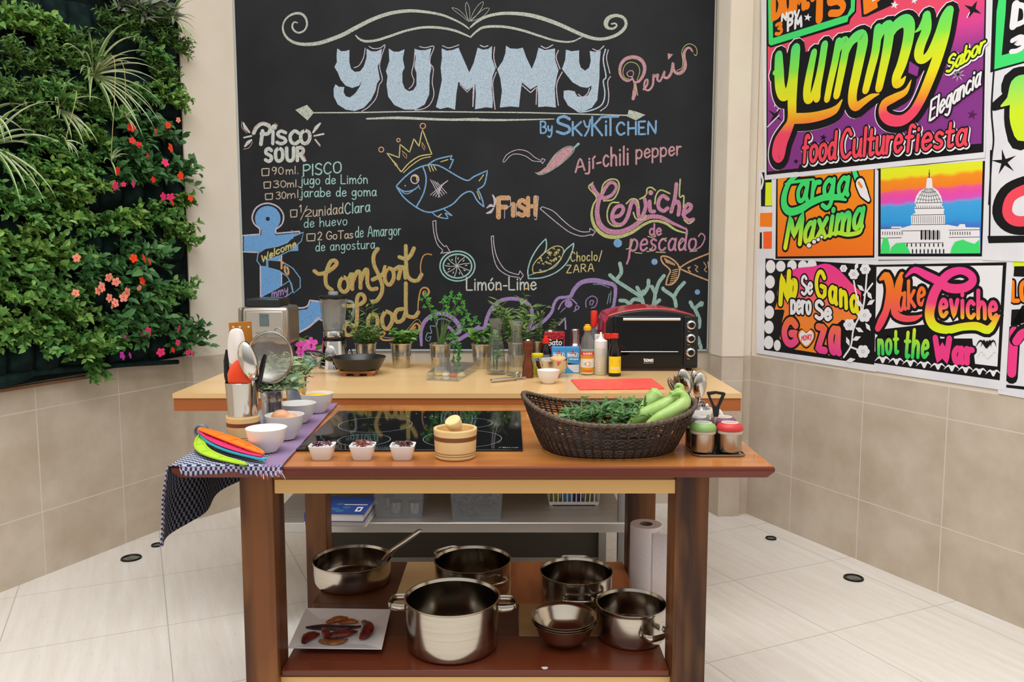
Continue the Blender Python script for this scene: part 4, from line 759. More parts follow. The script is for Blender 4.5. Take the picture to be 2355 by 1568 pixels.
def pocket():
    rings = []
    for i in range(7):
        z = -.17 + i * .03; f = [.0, .034, .05, .056, .054, .05, .046][i]
        rings.append([(.062 * math.cos(math.pi * (1 - j / 10)) * (1 - .1 * (i == 0)), -.045 - f * math.sin(math.pi * j / 10) - .002 * math.sin(j * 3 + i), z) for j in range(11)])
    mb = MB(); mb.loft(rings, False, False, False); return mb.build('felt_pocket', FELT2, GW, ang=60)
pk = pocket(); first = True; rn = random.Random(5)
for r in range(9):
    for c_ in range(11):
        if r * 11 + c_ > 98: break
        o = pk if first else pk.copy()
        if not first: C.objects.link(o); o.parent = GW
        first = False; o.location = (e0 - .16 - c_ * .128, 0, 1.10 + r * .245); o.rotation_euler = (rn.uniform(-.05, .05), 0, rn.uniform(-.05, .05))
def leafmat(name, a, b, rough=.45):
    m = bpy.data.materials.new('leaf_' + name); m.use_nodes = True; N, L = nt(m); p = N['Principled BSDF']
    g = N.new('ShaderNodeNewGeometry'); r = N.new('ShaderNodeValToRGB'); r.color_ramp.elements[0].color = lin(a); r.color_ramp.elements[1].color = lin(b)
    L.new(g.outputs['Random Per Island'], r.inputs[0]); L.new(r.outputs[0], p.inputs['Base Color']); p.inputs['Roughness'].default_value = rough; p.inputs['Specular IOR Level'].default_value = .35
    tr = N.new('ShaderNodeBsdfTranslucent'); L.new(r.outputs[0], tr.inputs[0]); ms = N.new('ShaderNodeMixShader'); ms.inputs[0].default_value = .22
    L.new(p.outputs[0], ms.inputs[1]); L.new(tr.outputs[0], ms.inputs[2]); L.new(ms.outputs[0], N['Material Output'].inputs[0]); MATS['leaf_' + name] = m; return m
LGT = leafmat('bright', '#487f33', '#98bc5c'); MID = leafmat('mid', '#3f7c38', '#86b45e'); DRK = leafmat('dark', '#336a3c', '#689a5a'); FIN = leafmat('fine', '#335f26', '#769a4a'); SPG = leafmat('blade', '#4c8030', '#86ac50'); SPW = leafmat('blade_edge', '#c9d6a6', '#e2e9c6'); PUL = leafmat('purple', '#4a3340', '#9aa592')
STM = M('stem_green', '#56723a', .6)
PET = {k: M('petal_' + k, c, .5, spec=.3, sub=0) for k, c in dict(red='#f0302c', coral='#fb9a84', pink='#f03a72', scarlet='#f8491f', violet='#c23aa8').items()}
GRAV = Vector((0, 0, -1))
def leaf(mb, p, d, up, l, w, mi=0, fold=.25, droop=.15):
    """One folded leaf: base p, direction d, face towards up."""
    d = d.normalized(); s = d.cross(up)
    if s.length < 1e-4: s = d.cross(Vector((.3, .2, 1)))
    s.normalize(); nn = s.cross(d)
    a = p + d * l * .3; b = p + d * l * .65 - nn * l * droop * .4; t = p + d * l - nn * l * droop
    q = nn * (w * fold)
    mb.add([p, a + s * w * .46 + q, b + s * w * .40 + q, t, b - s * w * .40 + q, a - s * w * .46 + q, a, b], [(0, 1, 6), (6, 1, 2, 7), (7, 2, 3), (0, 6, 5), (6, 7, 4, 5), (7, 3, 4)], mi)
def foliage(rn, n_st, ln, lf, lw, per, up=.35, out=1.0, droop=.5, spread=1.0, down=False, whorl=2, face=None):
    """Leafy stems springing from the origin; -y is away from the wall."""
    lv, st = MB(), MB(); lv.recalc = False
    for i in range(n_st):
        a = rn.uniform(-1, 1) * spread; d = Vector((math.sin(a * 1.4), -out * rn.uniform(.35, 1), up + rn.uniform(-.5, .6) * (1 if not down else .4) - (1.2 if down else 0))).normalized()
        L_ = ln * rn.uniform(.55, 1.1); P = [Vector((0, 0, 0))]; v = d.copy()
        for k in range(5): v = (v + GRAV * droop * .2 * (k + 1) / 3).normalized(); P.append(P[-1] + v * L_ / 5)
        st.tube(P, [.0022, .002, .0018, .0015, .0012, .001], 5)
        for k in range(per):
            t = .25 + .75 * (k + rn.random() * .6) / per; f = t * 5; j = min(int(f), 4); p = P[j].lerp(P[j + 1], f - j); ax = (P[j + 1] - P[j]).normalized()
            for w_ in range(whorl):
                q = Vector((rn.uniform(-1, 1), rn.uniform(-1, .2), rn.uniform(-.4, .8))).normalized(); dd = (q + ax * .5 - ax * q.dot(ax)).normalized()
                s = lf * rn.uniform(.6, 1.15); leaf(lv, p, dd, Vector((rn.uniform(-.4, .4), -.9, .7)), s, s * lw, 0, .2, rn.uniform(0, .35))
    return lv, st
def flower(col, r, rn, name='flower'):
    mb = MB(); mb.recalc = False
    for i in range(5):
        a = i * 1.2566 + rn.uniform(-.1, .1); d = Vector((math.cos(a), -.15, math.sin(a))); s = Vector((-math.sin(a), 0, math.cos(a)))
        b = Vector((0, 0, 0)); mb.add([b, b + d * r * .55 + s * r * .42, b + d * r + s * r * .25 + Vector((0, r * .12, 0)), b + d * r - s * r * .25 + Vector((0, r * .12, 0)), b + d * r * .55 - s * r * .42], [(0, 1, 2, 3, 4)], 0)
    mb.sphere((0, -.002, 0), r * .14, 6, 4, 1); return mb
def wallplace(px, py, dep=.0):
    Q_ = Plane2(PTS['L0'], LA, LP.off + dep); a = Q_.pix(px, py); w = Q_.o + Q_.u * a.x + Q_.n * Q_.off; return Vector((w.x, w.y, a.y))
PN_ = [0]
def plant(px, py, kind, size, label, flowers=(), seed=None):
    """size: reach in photo pixels; flowers: (photo x, y, colour, radius px)."""
    PN_[0] += 1; rn = random.Random(PN_[0] * 7 + 1); p = wallplace(px - 8, py - 4, -.02); k = size * .0021
    nm = {'leafy': 'bushy_pocket_plant', 'light': 'bushy_pocket_plant', 'fine': 'fine_leaved_plant', 'imp': 'flowering_impatiens', 'purple': 'purple_leaved_plant', 'trail': 'trailing_plant'}[kind]
    cat = 'flowering plant' if kind == 'imp' else 'plant'
    t = thing(nm, label, cat, p, LA, 'plants in the living wall')
    if kind == 'fine': lv, st = foliage(rn, 34, k, .030, .34, 9, .45, .8, .5, 1); m = FIN
    elif kind == 'light': lv, st = foliage(rn, 23, k, .040, .62, 7, .5, .8, .5, 1); m = LGT
    elif kind == 'leafy': lv, st = foliage(rn, 24, k, .036, .62, 7, .45, .8, .6, 1); m = MID
    elif kind == 'imp': lv, st = foliage(rn, 22, k, .056, .55, 5, .45, .8, .7, 1); m = DRK
    elif kind == 'purple': lv, st = foliage(rn, 10, k, .085, .28, 4, .2, .9, .9, 1); m = PUL
    else: lv, st = foliage(rn, 6, k, .042, .6, 7, .1, .6, 1.0, .5, True); m = MID
    lv.build('foliage', m, t, smooth=False); st.build('stems', STM, t)
    q = t.matrix_basis.inverted()
    for fx, fy, col, r in flowers:
        w = wallplace(fx, fy, .13); o = flower(col, r * .0018, rn).build('flower', [PET[col], PET['violet'] if col == 'pink' else PET['red']], t, smooth=False); o.location = q @ w; o.rotation_euler = (rn.uniform(-.4, .4), rn.uniform(0, 1), rn.uniform(-.5, .5))
    return t
def spider(px, py, size, n, label, pups=(), tilt=0, seed=1):
    rn = random.Random(seed); p = wallplace(px, py, .01); t = thing('spider_plant', label, 'plant', p, LA, 'spider plants in the living wall')
    def rosette(o, k, n, w0, tl=0):
        mb = MB(); mb.recalc = False
        for i in range(n):
            a = rn.uniform(-math.pi, math.pi); d = Vector((1.15 * math.sin(a) + tl, -.5 - .5 * rn.random(), .45 + 1.0 * math.cos(a))).normalized(); L_ = k * rn.uniform(.6, 1.15); P = [o.copy()]; v = d.copy()
            for j in range(9): v = (v + GRAV * .026 * (j + 1)).normalized(); P.append(P[-1] + v * L_ / 9)
            W = [w0 * x for x in (.5, .8, 1, 1, .95, .85, .7, .5, .3, .03)]; vs = []
            for j in range(10):
                tg = (P[min(j + 1, 9)] - P[max(j - 1, 0)]).normalized(); s = tg.cross(Vector((.1, -.6, 1))).normalized(); up = s.cross(tg)
                vs += [P[j] - s * W[j] + up * W[j] * .5, P[j] - s * W[j] * .6, P[j] + s * W[j] * .6, P[j] + s * W[j] + up * W[j] * .5]
            b = mb.add(vs, [], 0)
            for j in range(9):
                for c_ in range(3): mb.f.append([b + j * 4 + c_, b + j * 4 + c_ + 1, b + j * 4 + c_ + 5, b + j * 4 + c_ + 4]); mb.mi.append(0 if c_ == 1 else 1)
        return mb
    rosette(Vector((0, 0, 0)), size * .0021, n, .0085, tilt).build('blades', [SPG, SPW], t, smooth=False)
    q = t.matrix_basis.inverted()
    for x, y in pups:
        e = q @ wallplace(x, y, .12); mb = MB(); mb.tube(smoothpts([(0, 0, 0), (e.x * .4, -.15, max(.06, e.z * .2)), tuple(e)], 5), .0016, 5); mb.build('runner', M('runner', '#b9b06a', .6), t)
        rosette(e, 42 * .0021, 9, .005).build('plantlet', [SPG, SPW], t, smooth=False)
    return t
PL_ = [
 (30, 70, 'light', 62, 'light green plant with stems near the photo top left corner'), (105, 85, 'light', 62, 'light green plant beside the topmost left corner plant'),
 (45, 165, 'fine', 90, 'fine leaved dark green plant left of the big spider plant'), (135, 150, 'fine', 95, 'fine leaved plant just behind the big spider plant, on its left'),
 (255, 80, 'fine', 80, 'fine leaved plant right above the big spider plant'), (330, 75, 'fine', 85, 'fine leaved plant below the purple leaved plants'), (385, 120, 'fine', 70, 'fine leaved plant beside the black felt strip, upper right'),
 (20, 235, 'fine', 85, 'fine leaved plant at the left photo edge above the lower spider plant'), (110, 235, 'leafy', 80, 'green plant behind the spider plantlets'), (235, 275, 'leafy', 70, 'green plant directly below the big spider plant'),
 (285, 15, 'purple', 75, 'purple and grey leaved plant at the top, left of the pair'), (345, 20, 'purple', 62, 'purple and grey leaved plant at the top, right of the pair'),
 (350, 150, 'leafy', 55, 'small green plant right of the big spider plant'), (375, 240, 'light', 75, 'light green plant above the red impatiens'), (200, 330, 'light', 50, 'small light green plant left of the red impatiens'),
 (115, 430, 'light', 85, 'light green plant in the middle of the felt, above two dark pockets'), (185, 450, 'light', 72, 'light green plant left of the lowest red flowers'), (40, 400, 'leafy', 60, 'mid green plant under the lower spider plant'),
 (55, 500, 'leafy', 88, 'mid green plant in the fifth row at the left photo edge'), (140, 505, 'light', 90, 'light green plant in the centre of the fifth row'), (215, 535, 'leafy', 82, 'mid green plant above the coral impatiens'), (285, 530, 'light', 72, 'light green plant above the orange red impatiens'),
 (350, 520, 'leafy', 80, 'mid green plant under the red impatiens, near the black strip'), (400, 560, 'light', 82, 'light green plant spilling past the felt towards the cream pier'),
 (25, 580, 'light', 90, 'light green plant in the sixth row at the left photo edge'), (90, 610, 'light', 85, 'light green plant left of the coral impatiens'), (20, 700, 'light', 75, 'light green plant in the seventh row at the left photo edge'), (85, 690, 'leafy', 88, 'mid green plant below and left of the coral impatiens'),
 (145, 745, 'light', 84, 'light green plant with big leaves in the lowest rows'), (60, 790, 'leafy', 84, 'mid green plant in the lowest row, second from left'), (130, 810, 'leafy', 84, 'mid green plant in the lowest row below the big light leaves'), (195, 815, 'light', 80, 'light green plant in the lowest row above the trailing one'),
 (215, 812, 'trail', 70, 'trailing plant hanging over the tiles below the felt'), (400, 690, 'leafy', 78, 'mid green plant by the pier above the pink impatiens'), (345, 705, 'leafy', 74, 'mid green plant between coral and pink impatiens')]
PL_ += [(180, 130, 'fine', 75, 'fine leaved plant hidden behind the biggest spider plant'), (70, 300, 'fine', 75, 'fine leaved plant above the arching lower spider plant'), (180, 250, 'fine', 70, 'fine leaved plant below the biggest spider plant, left side'), (300, 235, 'leafy', 62, 'mid green plant left of the light plant above the red impatiens'), (175, 395, 'leafy', 62, 'small mid green plant left of the pink and red flowers'), (100, 345, 'leafy', 65, 'mid green plant right of the arching lower spider plant'), (170, 600, 'leafy', 70, 'mid green plant beside the single coral bloom'), (410, 480, 'light', 55, 'small light green plant touching the black strip'), (170, 690, 'leafy', 70, 'mid green plant below the coral impatiens, left side'), (15, 470, 'leafy', 70, 'mid green plant cut by the left photo edge, fifth row'), (30, 640, 'leafy', 75, 'mid green plant cut by the left photo edge, seventh row'), (240, 790, 'leafy', 70, 'mid green plant left of the violet blooms'), (20, 780, 'light', 80, 'light green plant cut by the left photo edge, lowest row'), (310, 30, 'fine', 60, 'fine leaved plant between the two purple leaved plants'), (370, 190, 'fine', 60, 'fine leaved plant at the right of the biggest spider plant')]
for a in PL_: plant(*a)
plant(330, 320, 'imp', 95, 'impatiens with red flowers high by the pier', ((302,293,'red',12), (362,304,'red',11), (386,288,'scarlet',10), (410,276,'coral',8), (304,323,'red',9), (320,333,'red',9), (340,360,'red',10), (380,374,'pink',12), (392,340,'scarlet',13)))
plant(385, 410, 'imp', 90, 'impatiens with red and pink flowers below the red one', ((415,405,'scarlet',13), (270,393,'red',12), (265,427,'pink',13), (306,423,'pink',10), (352,413,'red',9), (375,452,'pink',12), (392,453,'pink',12), (397,467,'scarlet',8), (438,456,'scarlet',10), (284,424,'pink',7)))
plant(265, 370, 'imp', 80, 'dark green impatiens left of the red flowers')
plant(300, 420, 'imp', 85, 'dark green impatiens under the two red flowered ones')
plant(225, 640, 'imp', 95, 'impatiens with salmon coral flowers', ((176,593,'coral',11), (250,638,'coral',12), (267,648,'coral',12), (234,660,'coral',14), (225,669,'coral',11), (291,673,'coral',15), (284,684,'coral',13), (251,685,'coral',12), (265,696,'coral',12), (174,674,'coral',10), (258,705,'coral',7)))
plant(315, 600, 'imp', 90, 'impatiens with orange red flowers', ((307,594,'scarlet',12), (331,594,'scarlet',13), (344,602,'scarlet',10), (327,646,'scarlet',13), (320,662,'coral',8)))
plant(300, 690, 'imp', 85, 'dark green impatiens below the salmon coral one')
plant(270, 760, 'imp', 80, 'dark green impatiens with two violet blooms', ((281,818,'violet',12), (299,817,'violet',9), (288,774,'violet',4)))
plant(345, 770, 'imp', 92, 'impatiens with bright pink flowers above the tiles', ((340,763,'pink',14), (328,768,'pink',8), (370,810,'pink',13), (398,805,'red',9), (409,788,'pink',10)))
plant(415, 790, 'imp', 92, 'impatiens leaning over the pier foot, with pink flowers', ((411,756,'pink',11), (433,810,'pink',10), (444,814,'pink',9)))
spider(212, 175, 150, 34, 'biggest spider plant in the middle of the upper felt', ((255, 370), (290, 270)), .15, 3)
spider(132, 250, 95, 16, 'spider plant with hanging plantlets left of the biggest one', ((150, 325),), .3, 5)
spider(-25, 335, 150, 14, 'spider plant arching in from the left photo edge', (), .6, 8)
spider(-30, 262, 115, 7, 'spider plant at the left photo edge, higher of the two', (), .7, 13)
spider(395, 42, 85, 16, 'small spider plant at the top beside the cream pier', (), .3, 11)
# ================================================================ the two tables
ZT = .945
TOPW = wood('cherry_top', '#a8622c', '#c28442', 0, .28, 7, .05, coat=.3, c3='#985628')
EDGEW = wood('cherry_edge', '#5c2212', '#702e1a', 0, .35, 8, .05)
LEGW = wood('walnut_leg', '#351c0f', '#74441f', 2, .42, 16, .05, lo=.38, hi=.62, c3='#8f5c2c')
PINE = wood('pine_rail', '#d2a263', '#e2b778', 0, .5, 8, .05)
FT = thing('kitchen_island', 'front wooden island table holding the black hob, with open shelf of pans', 'table', (-.0935, 2.35, 0))
def loc(x0, y0, z0, x1, y1, z1, root=FT):
    q = root.location; mb = MB(); mb.box(x0 - q.x, y0 - q.y, z0 - q.z, x1 - q.x, y1 - q.y, z1 - q.z); return mb
# top with a chamfered lower edge
xs0, xs1, ys0, ys1 = -.82, .633, 1.946, 2.775
q = FT.location
mb = MB()
def rect(i, z): return [(xs0 + i - q.x, ys0 + i - q.y, z), (xs1 - i - q.x, ys0 + i - q.y, z), (xs1 - i - q.x, ys1 - i - q.y, z), (xs0 + i - q.x, ys1 - i - q.y, z)]
mb.loft([rect(.014, ZT - .030), rect(.0, ZT - .012), rect(0, ZT - .004), rect(.003, ZT)])
for i in range(len(mb.f)): mb.mi[i] = 1
mb.mi[-1] = 0
mb.build('tabletop', [TOPW, EDGEW], FT, smooth=False)
LX0, LX1 = (-.676, -.594), (.406, .489)
for (a, b) in (LX0, LX1):
    loc(a, 2.0, 0, b, 2.10, ZT - .03).build('leg', LEGW, FT, bevel=.002)
loc(-.692, 2.69, 0, -.622, 2.77, ZT - .03).build('leg', LEGW, FT, bevel=.002)
loc(.388, 2.69, 0, .480, 2.77, ZT - .03).build('leg', LEGW, FT, bevel=.002)
loc(-.594, 2.012, .862, .406, 2.04, ZT - .030).build('apron', PINE, FT, bevel=.0015)
loc(-.590, 2.004, .862, .406, 2.011, .898).build('apron', PINE, FT, bevel=.0015)
loc(-.622, 2.70, .84, .388, 2.725, ZT - .03).build('apron', PINE, FT)
loc(-.655, 2.10, .87, -.63, 2.60, ZT - .03).build('apron', PINE, FT)
loc(.425, 2.10, .87, .45, 2.60, ZT - .03).build('apron', PINE, FT)
ZS = .392
DK = wood('dark_plank', '#4f2a17', '#6b3a20', 0, .4, 8, .05)
RD = wood('red_plank', '#582716', '#70331d', 0, .32, 8, .05, coat=.2)
OR = wood('orange_plank', '#ac6234', '#c67e4a', 1, .45, 7, .2, c3='#7a3c1e')
PL = wood('pale_plank', '#b48c5c', '#c8a26e', 0, .5, 8, .06)
PN = wood('pine_plank', '#d9b57e', '#e8c894', 1, .5, 7, .1)
loc(-.592, 2.022, ZS - .016, .404, 2.215, ZS).build('shelf_plank', RD, FT, bevel=.002)
loc(-.592, 2.2155, ZS - .022, .02, 2.43, ZS).build('shelf_plank', DK, FT, bevel=.002)
loc(.0205, 2.2155, ZS - .022, .404, 2.43, ZS).build('shelf_plank', PL, FT, bevel=.002)
loc(-.612, 2.4305, ZS - .022, -.365, 2.78, ZS).build('shelf_plank', DK, FT, bevel=.002)
loc(-.3645, 2.4305, ZS - .022, -.005, 2.78, ZS).build('shelf_plank', PN, FT, bevel=.002)
loc(-.0045, 2.4305, ZS - .022, .385, 2.78, ZS).build('shelf_plank', OR, FT, bevel=.002)
loc(-.594, 2.026, ZS - .11, .406, 2.05, ZS - .020).build('shelf_rail', PINE, FT)
loc(-.622, 2.70, ZS - .10, .388, 2.725, ZS - .023).build('shelf_rail', PINE, FT)
# pale spill on the shelf edge
BT = thing('back_counter', 'long back counter with pale top and reddish front edge before the blackboard', 'table', (-.2, 3.45, 0))
TOPB = wood('birch_top', '#d8ae76', '#e6c28c', 0, .3, 6, .05, coat=.15)
FRB = wood('mahogany_edge', '#9a5226', '#b0642f', 0, .45, 9, .05)
bx0, bx1, by0, by1 = -1.252, .848, 3.01, 3.93
mb = MB(); q = BT.location
mb.box(bx0 - q.x, by0 - q.y, ZT - .018, bx1 - q.x, by1 - q.y, ZT); mb.build('counter_top', TOPB, BT, smooth=False)
loc(bx0 + .002, by0 + .004, ZT - .066, bx1 - .002, by0 + .034, ZT - .018, BT).build('front_board', FRB, BT)
loc(bx0 + .002, by0 + .034, ZT - .066, bx0 + .03, by1 - .01, ZT - .018, BT).build('side_board', FRB, BT)
loc(bx1 - .03, by0 + .034, ZT - .066, bx1 - .002, by1 - .01, ZT - .018, BT).build('side_board', FRB, BT)
STEEL = M('shelf_steel', '#c6c3be', .42, .85, c2='#b8b5b0', ns=8, nstretch=(.3, 8, 1))
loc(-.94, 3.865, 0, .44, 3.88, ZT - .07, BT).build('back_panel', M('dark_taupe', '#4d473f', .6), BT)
LEGB = M('steel_leg', '#9c9c9a', .3, 1)
loc(-.95, 3.10, .385, .445, 3.86, .425, BT).build('steel_shelf', STEEL, BT, bevel=.004)
for x in (-.94, .43):
    for y in (3.13, 3.83):
        loc(x - .018, y - .018, 0, x + .018, y + .018, ZT - .018, BT).build('leg', LEGB, BT)
# ================================================================ things on the back counter
CAMP = Vector((0, 0, H)); FWD = Vector((0, _c, -_s))
def mpp(P): return (Vector(P) - CAMP).dot(FWD) / F
def on(px, py, z=ZT + .0004): return atz(px, py, z)
class Flat2:
    def __init__(s, off=0): s.off = off
    def pix(s, a, b): return Vector((a, -b))
def decal(name, mats, parent, draw, off, wrap=None, z=0, label=None, rz=0):
    """Flat print in the local x/z plane at y = -off (metres, y down while drawing), bent round a cylinder of radius wrap."""
    k = Ink(Flat2(0)); draw(k)
    for i, (x, y, zz) in enumerate(k.mb.v):
        if wrap: r = wrap - y; a = x / wrap; k.mb.v[i] = (r * math.sin(a), -r * math.cos(a), zz + z)
        else: k.mb.v[i] = (x, y - off, zz + z)
    o = k.mb.build(name, mats, parent, smooth=False, label=label)
    if rz: o.rotation_euler = (0, 0, rz)
    return o
def rectpts(w, h, n=10): return [(-w / 2 + w * i / n, -h / 2) for i in range(n + 1)] + [(w / 2 - w * i / n, h / 2) for i in range(n + 1)]
def band(k, w, z0, z1, mi, n=12):
    for i in range(n): a = -w / 2 + w * i / n; b = a + w / n; yy = -1e-5; k.mb.add([(a, yy, z0), (b, yy, z0), (b, yy, z1), (a, yy, z1)], [(0, 1, 2, 3)], mi)
def thin(name, col, gl=1.0, dens=.1, rough=.02):
    """Thin clear sheet: see-through, mirrors more at grazing angles, slightly tinted."""
    m = bpy.data.materials.new(name); m.use_nodes = True; N, L = nt(m); out = N['Material Output']; N.remove(N['Principled BSDF'])
    t = N.new('ShaderNodeBsdfTransparent'); t.inputs[0].default_value = lin(col); g = N.new('ShaderNodeBsdfGlossy'); g.inputs['Roughness'].default_value = rough
    d = N.new('ShaderNodeBsdfDiffuse'); d.inputs[0].default_value = lin(col); f = N.new('ShaderNodeLayerWeight'); f.inputs[0].default_value = .5; fc = mth(N, L, 'MULTIPLY_ADD', mth(N, L, 'POWER', f.outputs['Facing'], 3.0), .75, .04)
    a = N.new('ShaderNodeMixShader'); a.inputs[0].default_value = dens; L.new(t.outputs[0], a.inputs[1]); L.new(d.outputs[0], a.inputs[2])
    b = N.new('ShaderNodeMixShader'); L.new(mth(N, L, 'MULTIPLY', fc, gl), b.inputs[0]); L.new(a.outputs[0], b.inputs[1]); L.new(g.outputs[0], b.inputs[2]); L.new(b.outputs[0], out.inputs[0])
    MATS[name] = m; return m
GLASS = thin('clear_glass', '#fcfefd', 1.0, .015); WATER = thin('water', '#fafdfc', .3, .01)
CHROME = M('chrome', '#d8d8d8', .06, 1); BRUSH = M('brushed_steel', '#c4c2be', .24, 1); BLKP = M('black_plastic', '#141414', .35); WPL = M('white_plastic', '#ecebe8', .35, sub=.1)
ZINC = M('zinc', '#c9c6c0', .22, 1, c2='#b4b0a8', ns=40, bump=.05); SOIL = M('soil', '#2e2219', .95)
# --- coffee machine
yf = 3.60
def fx(px, y, py=780): return aty(px, py, y).x
def fz(py, y, px=1000): return aty(px, py, y).z
x0, x1 = fx(555, yf), fx(664, yf); zt = fz(706, yf); cm = thing('coffee_machine', 'brushed steel drip coffee machine at the left end of the back counter', 'coffee machine', ((x0 + x1) / 2, yf, ZT + .0005))
w, h = (x1 - x0) / 2, zt - ZT
CMS = M('warm_steel', '#bdb4a8', .32, .9); CMD = M('warm_dark', '#3a3835', .35)
MB().box(-w, 0, h * .40, w, .20, h).build('housing', CMS, cm, bevel=.018, segs=3)
MB().box(-w * .92, .10, .0, w * .92, .24, h * .42).build('column', CMD, cm, bevel=.008)
MB().box(-w, -.02, 0, w, .24, .03).build('base', CMS, cm, bevel=.008)
MB().box(-w * .78, -.003, h * .52, w * .78, .004, h * .93).build('control_panel', M('panel_steel', '#cfc9bf', .3, .85), cm, bevel=.006)
MB().box(-w * .20, -.006, h * .70, w * .20, 0, h * .90).build('display', M('lcd', '#5f6f73', .2), cm, bevel=.002)
MB().lathe([(0, .008), (.011, .008), (.013, 0)], 20).xform(Matrix.Translation((0, -.003, h * .58)) @ Matrix.Rotation(R(90), 4, 'X')).build('dial', CHROME, cm)
def dots(k):
    for i in (-2, -1.5, 1.5, 2): k.ell((i * .018, 0), .003, .002, 0, 8)
    k.text('KRUPS', (-.014, -.071), (.014, -.071), .006, .0012)
decal('markings', M('grey_print', '#6a655d', .5), cm, dots, .0062, z=h * .60)
MB().box(-w * .82, .01, h, w * .62, .18, h + .035).build('lid', M('smoked_plastic', '#2c3030', .2, trans=.2), cm, bevel=.006)
MB().box(-w - .022, .03, .02, -w - .001, .2, h * .98).build('water_tank', M('smoke_tank', '#8d8a82', .2, .3), cm, bevel=.008)
MB().lathe([(.045, 0), (.056, .02), (.058, .06), (.05, .085), (.048, .09)], 28).build('jug', M('dark_glass', '#141312', .05), cm, loc=(0, .02, .032))
# --- blender
P = on(770, 846); m = mpp(P); bl = thing('blender', 'chrome blender with ribbed glass jug and black lid', 'blender', P)
prof = [(36, 0), (36, 3), (34, 12), (29, 40), (27, 58), (26, 64)]
MB().lathe([(a * m, b * m) for a, b in prof], 40).build('motor_base', CHROME, bl)
MB().lathe([(27 * m, 64 * m), (27.5 * m, 66 * m), (27.5 * m, 71 * m), (26 * m, 72 * m)], 36).build('black_ring', BLKP, bl)
MB().lathe([(24 * m, 72 * m), (24.5 * m, 74 * m), (24.5 * m, 84 * m), (23.5 * m, 86 * m)], 36).build('jug_collar', CHROME, bl)
def ribjar(r, z, k=0): return [((r + .012 * r * math.cos(8 * a)) * m * math.cos(a), (r + .012 * r * math.cos(8 * a)) * m * math.sin(a), z * m) for a in (2 * math.pi * j / 64 for j in range(64))]
mb = MB(); JUG = thin('jug_glass', '#fbfdfd', 1.6, .14); mb.loft([ribjar(20, 86), ribjar(23.5, 90), ribjar(26, 110), ribjar(31, 158), ribjar(32, 160)], True, False, False); mb.build('glass_jug', JUG, bl, ang=70)
mb = MB(); mb.tube(smoothpts([(30 * m, 0, 154 * m), (42 * m, 0, 152 * m), (46 * m, 0, 143 * m), (44 * m, 0, 118 * m), (36 * m, 0, 106 * m), (26 * m, 0, 108 * m)], 5), 3 * m, 10); mb.build('jug_handle', JUG, bl)
MB().lathe([(31 * m, 158.5 * m), (33 * m, 161 * m), (33 * m, 165 * m), (30 * m, 167 * m), (13 * m, 168 * m)], 36).build('lid', BLKP, bl)
MB().lathe([(11 * m, 168 * m), (11.5 * m, 174 * m), (10.5 * m, 176 * m)], 24).build('lid_cap', thin('clear_plastic', '#e8ecec', .8, .3), bl)
d = MB(); d.lathe([(0, .004), (11 * m, .004), (13 * m, .001), (13 * m, -.01)], 28, sy=1.45); d.xform(Matrix.Translation((-3 * m, -31.5 * m, 36 * m)) @ Matrix.Rotation(R(82), 4, 'X')); d.build('dial_plate', BRUSH, bl)
d = MB(); d.lathe([(0, .008), (4 * m, .008), (5 * m, .002), (5 * m, -.002)], 20); d.xform(Matrix.Translation((-3 * m, -33.5 * m, 30 * m)) @ Matrix.Rotation(R(82), 4, 'X')); d.build('dial_knob', CHROME, bl)
mb = MB(); mb.tube(smoothpts([(20 * m, .045, .05), (32 * m, .02, .09), (41 * m, -.01, .07), (43 * m, -.01, .03), (38 * m, .02, .006), (15 * m, .09, .005)], 6), .0035, 8); mb.build('power_cord', BLKP, bl)
# --- frying pan on a wooden trivet
P = on(826, 860); m = mpp(P); tv = thing('trivet', 'slatted wooden trivet under the black frying pan', 'trivet', P)
TW = wood('trivet_wood', '#8a5230', '#b0764a', 0)
for i in (-1.5, -.5, .5, 1.5): MB().box(-.078, i * .035 - .011, .010, .078, i * .035 + .011, .022).build('slat', TW, tv, bevel=.002)
for x in (-.055, 0, .055): MB().box(x - .012, -.06, 0, x + .012, .06, .0098).build('cross_slat', TW, tv, bevel=.002)
fp = thing('frying_pan', 'black non-stick frying pan standing on the wooden trivet', 'pan', P + Vector((0, 0, .0225)))
r = 62 * m
MB().lathe([(0, 0), (r * .70, 0), (r * .80, .006), (r * .97, .046), (r, .052), (r * .985, .053), (r * .93, .046), (r * .76, .008), (0, .005)], 56).build('body', M('nonstick_black', '#1d1c1b', .32, spec=.5, c2='#262422', ns=200), fp, ang=30)
mb = MB(); hd = smoothpts([(-r * .95, -.005, .040), (-r * 1.12, -.008, .046), (-r * 1.45, -.015, .066), (-r * 1.85, -.02, .072), (-r * 1.95, -.022, .070)], 5); mb.tube(hd, [.014 + .005 * math.sin(i / len(hd) * 3) for i in range(len(hd))], 10, flat=.6); mb.build('handle', BLKP, fp)
